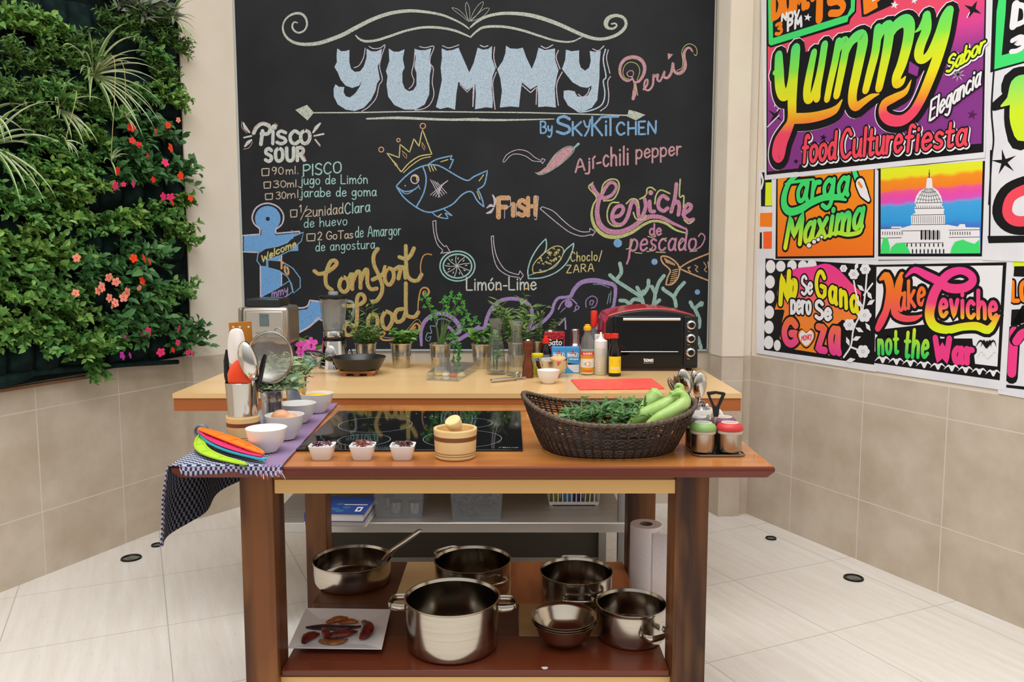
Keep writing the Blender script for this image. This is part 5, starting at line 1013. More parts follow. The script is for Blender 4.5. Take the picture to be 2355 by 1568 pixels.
# --- zinc buckets of herbs
def bucket_mesh(t, k=1.0):
    prof = [(0, .002), (.034, .002), (.036, 0), (.0375, .004), (.042, .050), (.0424, .052), (.0435, .054), (.0428, .056), (.0470, .106), (.0475, .108), (.050, .110), (.0505, .113), (.0485, .114), (.0455, .106), (.041, .055), (.037, .010), (0, .008)]
    b = MB().lathe([(a * k, z * k) for a, z in prof], 36).build('bucket', ZINC, t, ang=50)
    MB().disc((0, 0, .098 * k), .0445 * k).build('soil', SOIL, t); return b
def herb(rn, n, hgt, lf, lw, per, spread=.35, droop=.15, t0=.2, base=.03, lean=(0, 0), whorl=2, z0=.098):
    lv, st = MB(), MB(); lv.recalc = False
    for i in range(n):
        a = rn.uniform(0, 6.283); b = rn.random() ** .5; o = Vector((base * b * math.cos(a), base * b * math.sin(a), z0)); v = Vector((spread * b * math.cos(a) * 1.2 + lean[0], spread * b * math.sin(a) + lean[1], 1)).normalized()
        L_ = hgt * rn.uniform(.5, 1.05); P = [o]
        for k in range(6): v = (v + Vector((math.cos(a), math.sin(a), -.6)) * droop * .08 * k).normalized(); P.append(P[-1] + v * L_ / 6)
        st.tube(P, [.002, .0019, .0017, .0015, .0012, .001, .0007], 5)
        for k in range(per):
            t = t0 + (1 - t0) * (k + .8 * rn.random()) / per; f = min(t, .999) * 6; j = int(f); p = P[j].lerp(P[j + 1], f - j); ax = (P[j + 1] - P[j]).normalized()
            for w_ in range(whorl):
                b2 = rn.uniform(0, 6.283); d = Vector((math.cos(b2), math.sin(b2), rn.uniform(-.1, .9))).normalized(); leaf(lv, p, d, Vector((rn.uniform(-.3, .3), -.4, 1)), lf * rn.uniform(.6, 1.2), lf * lw * rn.uniform(.8, 1.2), 0, .2, rn.uniform(0, .3))
    return lv, st
def pot(px, py, label, name='herb_pot', k=1.0):
    P = on(px, py); t = thing(name, label, 'potted herb', P, 0, 'zinc buckets of herbs'); bucket_mesh(t, k); return t
HB1 = leafmat('tarragon', '#3f6e2a', '#8aa858'); HB2 = leafmat('basil', '#2f6a22', '#7aa848'); HB3 = leafmat('parsley', '#2c7a30', '#62b04c'); HB4 = leafmat('sage', '#6e8a62', '#b2c29c'); HB5 = leafmat('lavender', '#6f8a5a', '#aebf8e')
def fin(lv, st, m_, t, nm='foliage'): lv.build(nm, m_, t, smooth=False); st.build('stems', STM, t)
t = pot(842, 845, 'zinc bucket of tall thin tarragon behind the frying pan'); a, b = herb(random.Random(2), 16, .13, .028, .34, 10, .5, .4); c_, d_ = herb(random.Random(8), 4, .26, .055, .13, 9, .28, .3, .1); a.mb = 0; a.add(c_.v, c_.f); b.add(d_.v, d_.f); fin(a, b, HB1, t)
t = pot(923, 845, 'zinc bucket with a low basil plant right of the frying pan'); fin(*herb(random.Random(3), 12, .09, .036, .55, 5, .5, .3, lean=(.25, 0)), HB2, t)
t = pot(1013, 847, 'zinc bucket of parsley with long leafy stems')
def parsley(rn, t):
    lv, st = MB(), MB(); lv.recalc = False
    tips = [(-.065, 0, .235), (-.055, .01, .20), (.02, 0, .22), (.05, 0, .235), (.085, -.01, .225), (.10, 0, .185), (.12, -.01, .14), (.155, -.02, .125), (.03, -.02, .17), (.075, .02, .17), (-.03, 0, .15), (.06, -.03, .06), (.10, -.02, .10)]
    for x, y, z in tips:
        P = smoothpts([(x * .12, y, .10), (x * .35, y, .10 + z * .5), (x * .85, y, .09 + z * .88), (x, y, .09 + z)], 3); st.tube(P, .0016, 5)
        for (cx_, cz) in ((0, 0), (-.016, -.012), (.017, -.010), (.004, .014)):
            o = P[-1] + Vector((cx_ * rn.uniform(.7, 1.3), rn.uniform(-.015, .01), cz * rn.uniform(.7, 1.3)))
            for q in range(4): an = q * 1.3 - 1 + rn.uniform(-.3, .3); leaf(lv, o, Vector((math.cos(an), rn.uniform(-.6, .1), math.sin(an))), Vector((0, -1, .4)), rn.uniform(.010, .016), .009, 0, .15)
    for i in range(7): st.tube([(.004 * (i - 3), 0, .098), (.003 * (i - 3) + .012, -.002, .15), (.002 * (i - 3) + .03, 0, .20)], .0026, 5)
    fin(lv, st, HB3, t)
parsley(random.Random(4), t)
t = pot(1109, 847, 'zinc bucket left of the water carafes'); a, b = herb(random.Random(5), 6, .10, .045, .62, 3, .6, .4); fin(a, b, HB2, t)
t = pot(1192, 842, 'zinc bucket of tall yellow flowered herb behind the water carafes'); a, b = herb(random.Random(6), 15, .25, .05, .24, 9, .42, .25, .12); fin(a, b, HB1, t)
mb = MB()
for px, py in ((1147, 665), (1211, 664), (1222, 658)):
    c0 = aty(px, py, t.location.y - .03) - t.location; mb.sphere(c0, .006, 8, 5, 0, (1, 1, .6)); rn = random.Random(px)
    for q in range(9): an = q * .7; mb.add([c0, c0 + Vector((.013 * math.cos(an - .25), .013 * math.sin(an - .25), .002)), c0 + Vector((.013 * math.cos(an + .25), .013 * math.sin(an + .25), .002))], [(0, 1, 2)], 0)
mb.recalc = False; mb.build('flowers', M('yellow_petal', '#f2b81e', .5), t, smooth=False)
t = pot(1240, 838, 'zinc bucket of wiry thyme behind the pepper mill'); fin(*herb(random.Random(7), 14, .15, .016, .34, 12, .5, .2), HB1, t)
# hanging sprig beside the parsley bucket
t = thing('herb_sprig', 'loose sprig of green leaves standing in front of the parsley bucket', 'herb', on(1046, 842)); lv, st = MB(), MB(); lv.recalc = False; rn = random.Random(12)
for pts in ([(0, 0, 0), (-.006, 0, .06), (-.012, .01, .13)], [(.015, 0, 0), (.022, 0, .05), (.02, 0, .085), (.0, .01, .12)]):
    P = smoothpts(pts, 4); st.tube(P, .0012, 5)
    for p in P[::2]:
        for q in range(3): an = rn.uniform(0, 6.3); leaf(lv, p, Vector((math.cos(an), -.3, math.sin(an))), Vector((0, -1, .3)), rn.uniform(.014, .024), .012)
fin(lv, st, HB3, t)
# --- orchid in a small turquoise pot
P = on(712, 842); m = mpp(P); t = thing('orchid', 'pink orchid in a small turquoise pot beside the blender', 'orchid', P)
MB().lathe([(0, 0), (.030, 0), (.038, .065), (.036, .066), (.032, .05), (0, .048)], 28).build('pot', M('turquoise_glaze', '#7fb4ba', .3), t)
lv = MB(); lv.recalc = False
for d in ((-1, -.2, .5), (.9, -.3, .6), (-.5, .3, .9), (-.9, 0, 1.1)): leaf(lv, Vector((0, 0, .055)), Vector(d), Vector((0, -.5, 1)), .11, .05, 0, .2, .3)
lv.build('leaves', HB2, t, smooth=False)
mb = MB(); mb.tube(smoothpts([(0, 0, .05), (.005, 0, .10), (-.002, -.01, .14), (-.03, -.03, .12)], 5), .002, 6); mb.build('stem', STM, t)
ORP = M('orchid_petal', '#e83ac0', .45, c2='#f07ad6', ns=60); ORC = M('orchid_lip', '#b0186e', .5)
for px, py, r in ((716, 790, 15), (693, 795, 13), (709, 808, 13), (722, 812, 12), (692, 812, 11)):
    c0 = aty(px, py, P.y - .03) - P; mb = MB(); mb.recalc = False; r *= m
    for an, wd in ((90, .55), (20, .75), (160, .75), (232, .5), (308, .5)):
        a = R(an); d = Vector((math.cos(a), -.12, math.sin(a))); s = Vector((-math.sin(a), 0, math.cos(a))); q0 = Vector(c0)
        mb.add([q0, q0 + d * r * .5 + s * r * wd * .6, q0 + d * r * .95 + s * r * wd * .45, q0 + d * r * 1.05, q0 + d * r * .95 - s * r * wd * .45, q0 + d * r * .5 - s * r * wd * .6], [(0, 1, 2, 3, 4, 5)], 0)
    mb.sphere((c0.x, c0.y - .004, c0.z - r * .15), r * .2, 8, 5, 1); mb.build('bloom', [ORP, ORC], t, smooth=False)
# --- two glass water carafes
def carafe(px, py, hp, label, leaves=0):
    P = on(px, py); m = mpp(P); h = hp * m; t = thing('carafe', label, 'carafe', P, 0, 'glass water carafes'); r = 22 * m
    o = [(0, 0), (.96, 0), (1, .02), (.99, .12), (.92, .35), (.70, .62), (.54, .74), (.53, .80), (.66, .92), (.84, 1)]
    i_ = [(.80, 1), (.62, .92), (.49, .80), (.50, .74), (.65, .62), (.87, .35), (.94, .12), (.93, .05), (0, .045)]
    MB().lathe([(a * r, z * h) for a, z in o + i_], 40).build('glass', GLASS, t, ang=50)
    MB().lathe([(0, .05 * h), (.925 * r, .055 * h), (.93 * r, .12 * h), (.86 * r, .35 * h), (.71 * r, .565 * h), (0, .567 * h)], 32).build('water', WATER, t)
    if leaves:
        lv, st = herb(random.Random(31), 5, h * .8, .034, .55, 4, .1, .0, .25, .012, z0=.02); fin(lv, st, HB2, t, 'mint_leaves')
    return t
carafe(1141, 860, 128, 'glass water carafe with mint leaves inside, left of the pair', 1)
carafe(1187, 863, 126, 'glass water carafe without leaves, beside the pepper mill')
# --- pepper mill
P = on(1214, 868); m = mpp(P); t = thing('pepper_mill', 'turned brown wooden pepper mill with a steel top', 'pepper mill', P)
MB().lathe([(a * m, z * m) for a, z in ((0, 0), (12.5, 0), (13, 2), (13, 10), (12, 14), (12.5, 18), (13, 26), (11, 34), (9, 44), (8.5, 50), (10, 60), (12.3, 66), (12.5, 70), (11.5, 74), (12.5, 77), (12, 82), (9, 84), (5, 84.5))], 28).build('body', wood('mill_wood', '#54291a', '#703a24', 2, .3), t)
MB().lathe([(a * m, z * m) for a, z in ((6, 84), (6.5, 86), (5, 88.5), (1, 89.5))], 20).build('top_nut', CHROME, t)
# --- clear box of grains
C4 = [on(*q) for q in ((981, 875), (1052, 878), (1096, 852), (1018, 846))]; cc = sum(C4, Vector()) / 4; t = thing('acrylic_box', 'low clear acrylic box holding four heaps of grains and spices', 'box', cc)
ACR = thin('acrylic', '#fafcfc', .8, .05); q4 = [(p - cc) for p in C4]; hb = .030
for i in range(4):
    a, b = q4[i], q4[(i + 1) % 4]; d = (b - a).normalized(); nn = Vector((-d.y, d.x, 0)) * .003; mb = MB(); mb.loft([[a, b, b + nn, a + nn], [p + Vector((0, 0, hb)) for p in (a, b, b + nn, a + nn)]]); mb.build('side', ACR, t, smooth=False)
mb = MB(); mb.loft([[p * .96 + Vector((0, 0, .0005)) for p in q4], [p * .96 + Vector((0, 0, .002)) for p in q4]]); mb.build('bottom', ACR, t, smooth=False)
lo_ = Vector((.004, .012, hb + .001)); mb = MB(); mb.loft([[p + lo_ for p in q4], [p + lo_ + Vector((0, 0, .0025)) for p in q4]]); mb.build('lid', ACR, t, smooth=False)
MB().sphere((.004, .01, hb + .012), .008, 12, 8).build('lid_knob', ACR, t)
for i, (nm, c1, c2_) in enumerate((('golden', '#c9963c', '#e2bc68'), ('cream', '#dcc8a0', '#ecdcba'), ('brick', '#b4502c', '#cf7444'), ('buff', '#d6bf94', '#e6d4ae'))):
    f = .15 + i * .235; p = (q4[0].lerp(q4[1], .5)).lerp(q4[2].lerp(q4[3], .5), .42) ; p = q4[0].lerp(q4[1], f).lerp(q4[3].lerp(q4[2], f), .42); mb = MB(); rn = random.Random(i)
    mb.sphere((p.x, p.y, .003), .02, 14, 8, 0, (.95, 1.0, .85)); mb.v = [(x + rn.uniform(-.0012, .0012), y + rn.uniform(-.0012, .0012), max(z, .0025) + rn.uniform(-.001, .001)) for x, y, z in mb.v]
    o = mb.build('grains', M('grain_' + nm, c1, .8, c2=c2_, ns=350, nd=2), t); o['kind'] = 'stuff'
# --- steel can opener bar
A, B = on(1129, 880), on(1208, 872); d = (B - A); L_ = d.length; t = thing('garlic_press', 'flat stainless steel press lying before the carafes', 'garlic press', A, math.atan2(d.y, d.x))
MB().box(0, -.009, .004, L_, .009, .014).build('handle', BRUSH, t, bevel=.003); MB().box(L_ * .70, -.012, 0, L_ * .92, .012, .0038).build('jaw', CHROME, t, bevel=.001)
mb = MB(); mb.tube([(L_ * .82 + .013 * math.cos(a * .4), 0.002, .022 + .011 * math.sin(a * .4)) for a in range(17)], .0025, 6); mb.build('ring', CHROME, t)
# --- bowls
PORC = M('porcelain', '#ecebea', .22, spec=.5)
def bowl(px, py, wpx, hpx, label, group='white bowls', name='bowl', mat=None, z=ZT + .0004, foot=.5):
    P = on(px, py, z); m = mpp(P); r, h = wpx * m / 2, hpx * m; t = thing(name, label, 'bowl', P, 0, group)
    MB().lathe([(0, .004 * h), (foot * r * .92, 0), (foot * r, .01 * h), (foot * r * 1.04, .06 * h), (.78 * r, .34 * h), (.93 * r, .66 * h), (.99 * r, .97 * h), (1.0 * r, h), (.955 * r, h), (.93 * r, .95 * h), (.87 * r, .66 * h), (.70 * r, .36 * h), (.42 * r, .13 * h), (0, .10 * h)], 48).build('bowl_body', mat or PORC, t, ang=40); t['r'] = r; t['h'] = h; return t
t = bowl(1268, 866, 80, 40, 'polished steel mixing bowl behind the small white bowl', None, 'mixing_bowl', M('mirror_steel', '#d2cec8', .1, 1), foot=.45); sb = t
bowl(1261, 881, 53, 31, 'small white bowl before the steel mixing bowl', 'white bowls')
P = sb.location; m = mpp(P)
mb = MB(); mb.sphere((0, 0, 0), 1, 18, 12); rn = random.Random(9); mb.v = [(x * .034 * (1 + .1 * math.sin(3 * z)), y * .024, z * .021 + .006 * x * x) for x, y, z in mb.v]
t = thing('sweet_potato', 'peeled orange chunk of sweet potato in the steel mixing bowl', 'vegetable', P + Vector((.026, -.006, .068)), .2); mb.build('flesh', M('potato_flesh', '#dca868', .6, c2='#e8bd84', ns=30, sub=.1), t)
mb = MB(); mb.sphere((0, 0, 0), .018, 14, 9, 0, (1.1, .8, .6)); t = mb.build('garlic_clove', M('garlic_white', '#efece2', .5)); t.location = P + Vector((-.026, -.02, .058)); tag(t, 'white garlic clove in the steel mixing bowl', 'garlic')
# --- jars, bottles and cartons in the middle
def profile(px, py, name, label, cat, prof, mat, part='body', group=None, seg=28):
    P = on(px, py); m = mpp(P); t = thing(name, label, cat, P, 0, group); MB().lathe([(a * m, z * m) for a, z in prof], seg).build(part, mat, t, ang=45); return t, m
t, m = profile(1236, 859, 'mustard_jar', 'squat yellow tin with a yellow lid beside the pepper mill', 'jar', ((0, 0), (12.5, 0), (13, 1), (13, 41), (12, 42)), M('yellow_tin', '#c9b820', .35))
MB().lathe([(13.6 * m, 41 * m), (13.6 * m, 46 * m), (12 * m, 47 * m)], 28).build('lid', M('yellow_lid', '#e8d81e', .35), t)
decal('paper_label', [M('label_blue', '#8fa6b8', .5), M('label_yg', '#b8b41e', .5)], t, lambda k: (band(k, 26 * m, 24 * m, 38 * m, 0), band(k, 26 * m, 6 * m, 22 * m, 1)), 13.1 * m, 13.1 * m)
SOYG = M('soy_glass', '#120a08', .06, spec=.6); RCAP = M('red_cap', '#e0301e', .35)
t, m = profile(1255, 856, 'sauce_bottle', 'dark sauce bottle with red cap and white label beside the red carton', 'bottle', ((0, 0), (12, 0), (12.5, 2), (12.5, 48), (11, 55), (6, 64), (5.5, 68)), SOYG, group='sauce bottles')
MB().lathe([(a * m, z * m) for a, z in ((8, 67), (8, 77), (5, 78), (4.5, 84), (3, 85))], 20).build('cap', RCAP, t)
decal('paper_label', [M('label_white', '#dfe2e6', .5), M('label_navy', '#232444', .5), M('label_rose', '#b8506a', .5)], t, lambda k: (band(k, 30 * m, 20 * m, 42 * m, 0), band(k, 30 * m, 36 * m, 44 * m, 1), k.ell((2 * m, -38 * m), 5 * m, 2 * m, 2)), 12.6 * m, 12.6 * m)
# red carton
yf = on(1275, 849).y; x0, x1, z1 = fx(1253, yf), fx(1299, yf), fz(764, yf); t = thing('drink_carton', 'red patterned wine carton lettered in white', 'carton', ((x0 + x1) / 2, yf, ZT + .0004)); w, h = (x1 - x0), z1 - ZT
MB().box(-w / 2, 0, 0, w / 2, .06, h).build('carton', M('carton_red', '#9c1a22', .35, c2='#c4323c', ns=60, nstretch=(1, 1, 2), nd=1, lo=.5, hi=.53), t, bevel=.002)
MB().lathe([(.009, 0), (.009, .006), (.008, .007)], 18).build('cap', M('cap_white', '#f0f0f0', .4), t, loc=(-w * .22, .02, h))
decal('lettering', [M('print_white', '#f4f2f0', .5), M('print_black', '#181414', .5)], t, lambda k: (k.fill([(-w * .42, -.01), (w * .42, -.016), (w * .42, .018), (-w * .42, .02)], 1), k.text('Gato', (-w * .36, .012), (w * .34, .010), .026, .0042, 0)), .0004, z=h * .72)
def carton(px, label):
    P = on(px, 858); yf = P.y; x0, x1, z1 = fx(px - 16, yf, 830), fx(px + 16, yf, 830), fz(799, yf); t = thing('milk_carton', label, 'carton', (P.x, yf, ZT + .0004), 0, 'blue and white milk cartons'); w, h = x1 - x0, z1 - ZT
    MB().box(-w / 2, 0, 0, w / 2, .05, h).build('carton', M('carton_blue', '#3f9ad8', .35), t, bevel=.0015)
    def art(k):
        k.fill([(-w * .46, -h * .33), (-w * .1, -h * .36), (w * .46, -h * .34), (w * .46, -h * .03), (w * .1, -h * .03), (-w * .3, -h * .2), (-w * .46, -h * .4)], 1); k.fill([(-w * .4, -h * .80), (w * .36, -h * .80), (w * .42, -h * .72), (w * .40, -h * .63), (-w * .40, -h * .63)], 0)
        k.fill([(-w * .36, -h * .785), (w * .33, -h * .785), (w * .38, -h * .72), (w * .36, -h * .645), (-w * .36, -h * .645)], 2); k.text('BONLE', (-w * .32, -h * .665), (w * .32, -h * .665), h * .085, w * .055, 0)
        k.fill([(-w * .14, -h * .80), (0, -h * .9), (w * .14, -h * .80)], 3); k.text('leche evaporada', (-w * .22, -h * .53), (w * .40, -h * .53), h * .05, w * .025, 0)
    decal('printed_front', [M('print_white', '#f4f2f0', .5), M('milk_pale', '#dfe6ee', .4), M('milk_navy', '#27386e', .4), M('roof_red', '#c0392f', .5)], t, art, .0004); return t
carton(1285, 'blue milk carton with white lettering right beside the red carton'); carton(1317, 'blue milk carton showing a white milk swirl, right of its twin')
# shaker behind
t, m = profile(1322, 846, 'cocktail_shaker', 'steel cocktail shaker standing behind the milk cartons', 'shaker', ((0, 0), (12, 0), (15, 4), (15.5, 42), (14, 52), (10.5, 57)), M('white_steel', '#d8d6d4', .18, 1), seg=32)
MB().lathe([(a * m, z * m) for a, z in ((10.5, 57), (10, 59), (9.5, 88), (8, 90))], 28).build('cap', BRUSH, t)
# clear bottle with a yellow cap
CLR = thin('bottle_glass', '#f6faf7', .9, .09)
t, m = profile(1350, 861, 'vinegar_bottle', 'clear bottle with yellow cap and orange label', 'bottle', ((0, 0), (13, 0), (15.5, 3), (15.5, 55), (13.5, 64), (14.5, 72), (13, 84), (7.5, 94), (7, 102)), CLR)
MB().lathe([(a * m, z * m) for a, z in ((8.5, 102), (9, 104), (9, 110), (6, 112), (6, 115), (4, 116))], 20).build('cap', M('yellow_cap', '#f2b61c', .35), t)
def lab(k):
    W_ = 40 * m; band(k, W_, 4 * m, 54 * m, 0); k.k += 1
    for z0, z1, mi in ((46, 54, 1), (38, 46, 2), (6, 18, 2)):
        for i in range(12): a = -W_ / 2 + W_ * i / 12; k.mb.add([(a, -8e-5, z0 * m), (a + W_ / 12, -8e-5, z0 * m), (a + W_ / 12, -8e-5, z1 * m), (a, -8e-5, z1 * m)], [(0, 1, 2, 3)], mi)
    k.k += 12; k.ell((0, -26 * m), 9 * m, 7 * m, 3); k.fill([(-9 * m, -24 * m), (9 * m, -24 * m), (9 * m, -18 * m), (-9 * m, -18 * m)], 0); k.ell((0, -26 * m), 6 * m, 5 * m, 4); k.text('ALACENA', (-11 * m, -48 * m), (11 * m, -48 * m), 4 * m, 1 * m, 0); k.text('vinagre', (-10 * m, -9 * m), (10 * m, -9 * m), 4 * m, .8 * m, 1)
decal('paper_label', [M('label_cream', '#ece6da', .5), M('label_red', '#d8462c', .5), M('label_orange', '#dd9420', .5), M('label_tan', '#cdb48a', .5), M('label_rust', '#b4622a', .5)], t, lab, 15.7 * m, 15.7 * m)
t, m = profile(1365, 842, 'spirit_bottle', 'tall clear bottle with a long red capsule behind the others', 'bottle', ((0, 0), (12, 0), (14, 3), (14, 62), (12, 72), (6, 84), (5.5, 96)), CLR)
MB().lathe([(a * m, z * m) for a, z in ((7.2, 92), (7.6, 96), (7.6, 126), (6.5, 128))], 24).build('capsule', RCAP, t)
# squeeze bottle
t, m = profile(1381, 861, 'squeeze_bottle', 'translucent squeeze bottle of pale oil with a white nozzle', 'bottle', ((0, 0), (14, 0), (15.5, 2), (15.5, 62), (14.5, 64)), M('cloudy_plastic', '#e8e6da', .35, alpha=.55))
MB().lathe([(0, 1.2 * m), (14.4 * m, 1.2 * m), (14.6 * m, 42 * m), (0, 42 * m)], 28).build('oil', M('pale_oil', '#d6c878', .2), t)
MB().lathe([(a * m, z * m) for a, z in ((15, 62), (15.2, 64), (15, 78), (10, 81), (7, 82), (4, 88), (2, 98), (1.2, 98))], 28).build('nozzle_cap', WPL, t)
decal('measure_marks', M('print_white', '#f4f2f0', .5), t, lambda k: [k.line([(-6 * m, -z * m), (-2 * m, -z * m)], 1.4 * m) for z in (12, 18, 24, 30)], 15.6 * m, 15.6 * m)
t = thing('paper_packet', 'plain white packet standing behind the squeeze bottle', 'packet', on(1377, 845)); m = mpp(t.location)
MB().box(-9 * m, 0, 0, 8 * m, .03, 76 * m).build('packet', M('packet_white', '#e8e6e4', .6), t, bevel=.003)
t, m = profile(1397, 857, 'soy_bottle', 'dark soy bottle with red cap, farther of the pair by the oven', 'bottle', ((0, 0), (11, 0), (12.5, 2), (12.5, 50), (11, 60), (6, 74), (5.5, 80)), SOYG, group='soy bottles')
MB().lathe([(8 * m, 79 * m), (8 * m, 90 * m), (6.5, 91 * m) if 0 else (6.5 * m, 91 * m)], 20).build('cap', RCAP, t)
t, m = profile(1413, 864, 'soy_bottle', 'dark soy bottle with red cap and bright yellow and blue label by the oven', 'bottle', ((0, 0), (14, 0), (15, 2), (15, 52), (13.5, 62), (7.5, 76), (6.5, 88)), SOYG, group='soy bottles')
MB().lathe([(7.8 * m, 87 * m), (8.2 * m, 88 * m), (8.2 * m, 97 * m), (7 * m, 98 * m)], 20).build('cap', RCAP, t)
def lab2(k):
    band(k, 34 * m, 8 * m, 46 * m, 0); k.k += 4; k.fill([(-14 * m, -40 * m), (10 * m, -42 * m), (12 * m, -36 * m), (12 * m, -12 * m), (-14 * m, -12 * m)], 1); k.ell((0, -35 * m), 9 * m, 4 * m, 2, 16); k.text('KIKKO', (-12 * m, -26 * m), (10 * m, -26 * m), 6.5 * m, 2 * m, 0); k.text('SILLAO', (-11 * m, -18 * m), (9 * m, -18 * m), 3.5 * m, .9 * m, 3)
decal('paper_label', [M('label_vivid', '#f2d41c', .5), M('label_sky', '#3a94d0', .5), M('label_red', '#d8462c', .5), M('print_white', '#f4f2f0', .5)], t, lab2, 15.15 * m, 15.15 * m)
# --- toaster oven
yo = on(1500, 853).y; x0, x1 = fx(1394, yo), fx(1606, yo); z1, z2 = fz(722, yo), fz(706, yo); w = x1 - x0; ov = thing('toaster_oven', 'red and black toaster oven with three knobs at the right end of the back counter', 'oven', ((x0 + x1) / 2, yo, ZT + .0005))
h1, h2 = z1 - ZT - .012, z2 - ZT - .012
def arch(w2, hs, hc, z0, n=18): return [(-w2, z0), (w2, z0), (w2, hs - .03), (w2 - .012, hs - .006)] + [(w2 * .93 - w2 * 1.86 * i / n, hs + (hc - hs) * math.sin(math.pi * i / n) ** .8) for i in range(n + 1)] + [(-w2 + .012, hs - .006), (-w2, hs - .03)]
MB().prism(arch(w / 2, h1, h2, .012), 0, .035, 0, 'y').build('front_frame', M('oven_black', '#17171a', .38, c2='#1e1e21', ns=90), ov, bevel=.008, segs=3)
MB().prism(arch(w / 2 + .004, h1 + .004, h2 + .006, .03), .036, .33, 0, 'y').build('red_shell', M('oven_red', '#c01c2a', .28, coat=.4), ov, ang=25, bevel=.006)
for x in (-w * .42, w * .42):
    for y in (.03, .28): MB().lathe([(.012, 0), (.014, .013)], 14).build('foot', BLKP, ov, loc=(x, y, 0))
def ox(px): return fx(px, yo) - ov.location.x
def oz(py): return fz(py, yo) - ZT
MB().box(ox(1411), -.012, oz(842), ox(1570), -.0005, oz(726)).build('door', M('oven_door_black', '#101012', .3), ov, bevel=.004)
door = ov.children[-1]
MB().box(ox(1418), -.0135, oz(818), ox(1566), -.0122, oz(730)).build('door_glass', M('oven_glass', '#0b0c0e', .03, spec=.6), ov)
mb = MB(); mb.tube([(ox(1430), -.034, oz(733)), (ox(1560), -.034, oz(733))], .0062, 12); 
for px in (1434, 1556): mb.tube([(ox(px), -.012, oz(733)), (ox(px), -.034, oz(733))], .004, 8)
mb.build('door_handle', M('handle_white', '#e6e4de', .25, .4), ov)
mb = MB()
mb.tube([(ox(1424), -.0145, oz(808)), (ox(1559), -.0145, oz(808))], .0016, 6); mb.build('grill_rack', BRUSH, ov)
MB().box(ox(1572), -.006, oz(840), ox(1604), -.0004, oz(728)).build('control_panel', M('panel_black', '#1b1b1d', .3), ov, bevel=.003)
for py in (747, 778, 810):
    c0 = (ox(1588), -.006, oz(py)); d = MB(); d.lathe([(.0195, 0), (.0195, .002), (.017, .003), (.0165, .012), (.013, .014), (.0125, .013), (0, .013)], 28); d.xform(Matrix.Translation(c0) @ Matrix.Rotation(R(90), 4, 'X'))
    o = d.build('knob', CHROME, ov); d = MB(); d.lathe([(0, .0145), (.012, .0142), (.0124, .012)], 24); d.xform(Matrix.Translation(c0) @ Matrix.Rotation(R(90), 4, 'X')); d.build('knob_cap', M('oven_door_black', '#101012', .3), o)
def brand(k):
    k.text('THOMAS', (-.021, 0), (.021, 0), .012, .0028); k.line([(-.021, .006), (.021, .006)], .001)
decal('brand_lettering', M('print_white', '#f4f2f0', .5), ov, brand, .0128, z=oz(831)).location.x = ox(1491)
def marks(k):
    for py in (747, 778, 810):
        for a in range(9): an = R(a * 34 - 45); k.ell((.0232 * math.cos(an), -oz(py) - .0232 * math.sin(an)), .0011, .0011, 0, 6)
        k.line([(-.014, -oz(py) + .0285), (-.004, -oz(py) + .0285)], .0022)
decal('dial_marks', M('print_grey', '#a8a6a2', .5), ov, marks, .0064).location.x = ox(1588)
# --- red cutting mat
q4 = [on(*q) for q in ((1333, 897), (1528, 895), (1499, 873), (1313, 875))]; cc = sum(q4, Vector()) / 4; mb = MB(); mb.loft([[p - cc for p in q4], [p - cc + Vector((0, 0, .006)) for p in q4]])
o = mb.build('cutting_board', M('red_board', '#ee5248', .5, c2='#f46258', ns=60), None, loc=cc, bevel=.0015); tag(o, 'thin red plastic cutting board lying on the back counter', 'cutting board')
# ================================================================ things on the front table
# --- induction hob
hx0, hx1 = -.562, .028; hy0, hy1 = on(1205, 1038).y, on(1195, 948).y
hb_ = thing('induction_hob', 'black glass induction hob with four ring marks set in the front table', 'hob', ((hx0 + hx1) / 2, (hy0 + hy1) / 2, ZT + .0003))
hc = hb_.location; MB().box(hx0 - hc.x, hy0 - hc.y, 0, hx1 - hc.x, hy1 - hc.y, .005).build('glass_plate', M('hob_glass', '#0a0b0d', .035, spec=.6), hb_, bevel=.001)
mb = MB(); lm = M('hob_print', '#a9adb0', .4)
for px, py, r in ((837.6, 1011, .0715), (863.5, 976, .109), (1063.5, 1008, .108), (1078, 972, .072)):
    p = on(px, py, ZT + .0055) - hc; mb.disc((p.x, p.y, .00512), r, 72, 0, r - .0011)
    for w_ in (.016,): mb.box(p.x - w_, p.y - .0004, .00511, p.x + w_, p.y + .0004, .00513)
mb.build('ring_marks', lm, hb_, smooth=False)
def lay(k):   # maker's mark and touch symbols, printed flat
    k.text('AGU', (-.022, 0), (.014, 0), .011, .0018)
k = Ink(Flat2(0)); p = on(1147, 1030, ZT + .005) - hc
for pts, w_ in (([(0, 0), (.004, -.006), (.011, -.009), (.012, 0)], .0016), ([(.014, -.008), (.014, 0)], .002), ([(.024, -.008), (.017, -.008), (.016, -.001), (.024, 0), (.024, -.004)], .0016), ([(.028, -.008), (.028, -.001), (.035, 0), (.036, -.008)], .0016), ([(.039, 0), (.046, -.006), (.05, -.008), (.05, 0), (.04, 0)], .0016)): k.line(pts, w_, n=1)
for i, (x, y) in enumerate(((936, 958), (955, 952), (975, 960), (992, 958), (1000, 960), (1010, 952))):
    q = on(x, y, ZT + .005) - hc; k.text('01025-'[i], (q.x - p.x, -(q.y - p.y)), (q.x - p.x + .005, -(q.y - p.y)), .009, .0012)
k.mb.v = [(x, z, -y + .0051) for x, y, z in k.mb.v]; o = k.mb.build('printed_marks', lm, hb_, smooth=False); o.location = (p.x, p.y, 0)
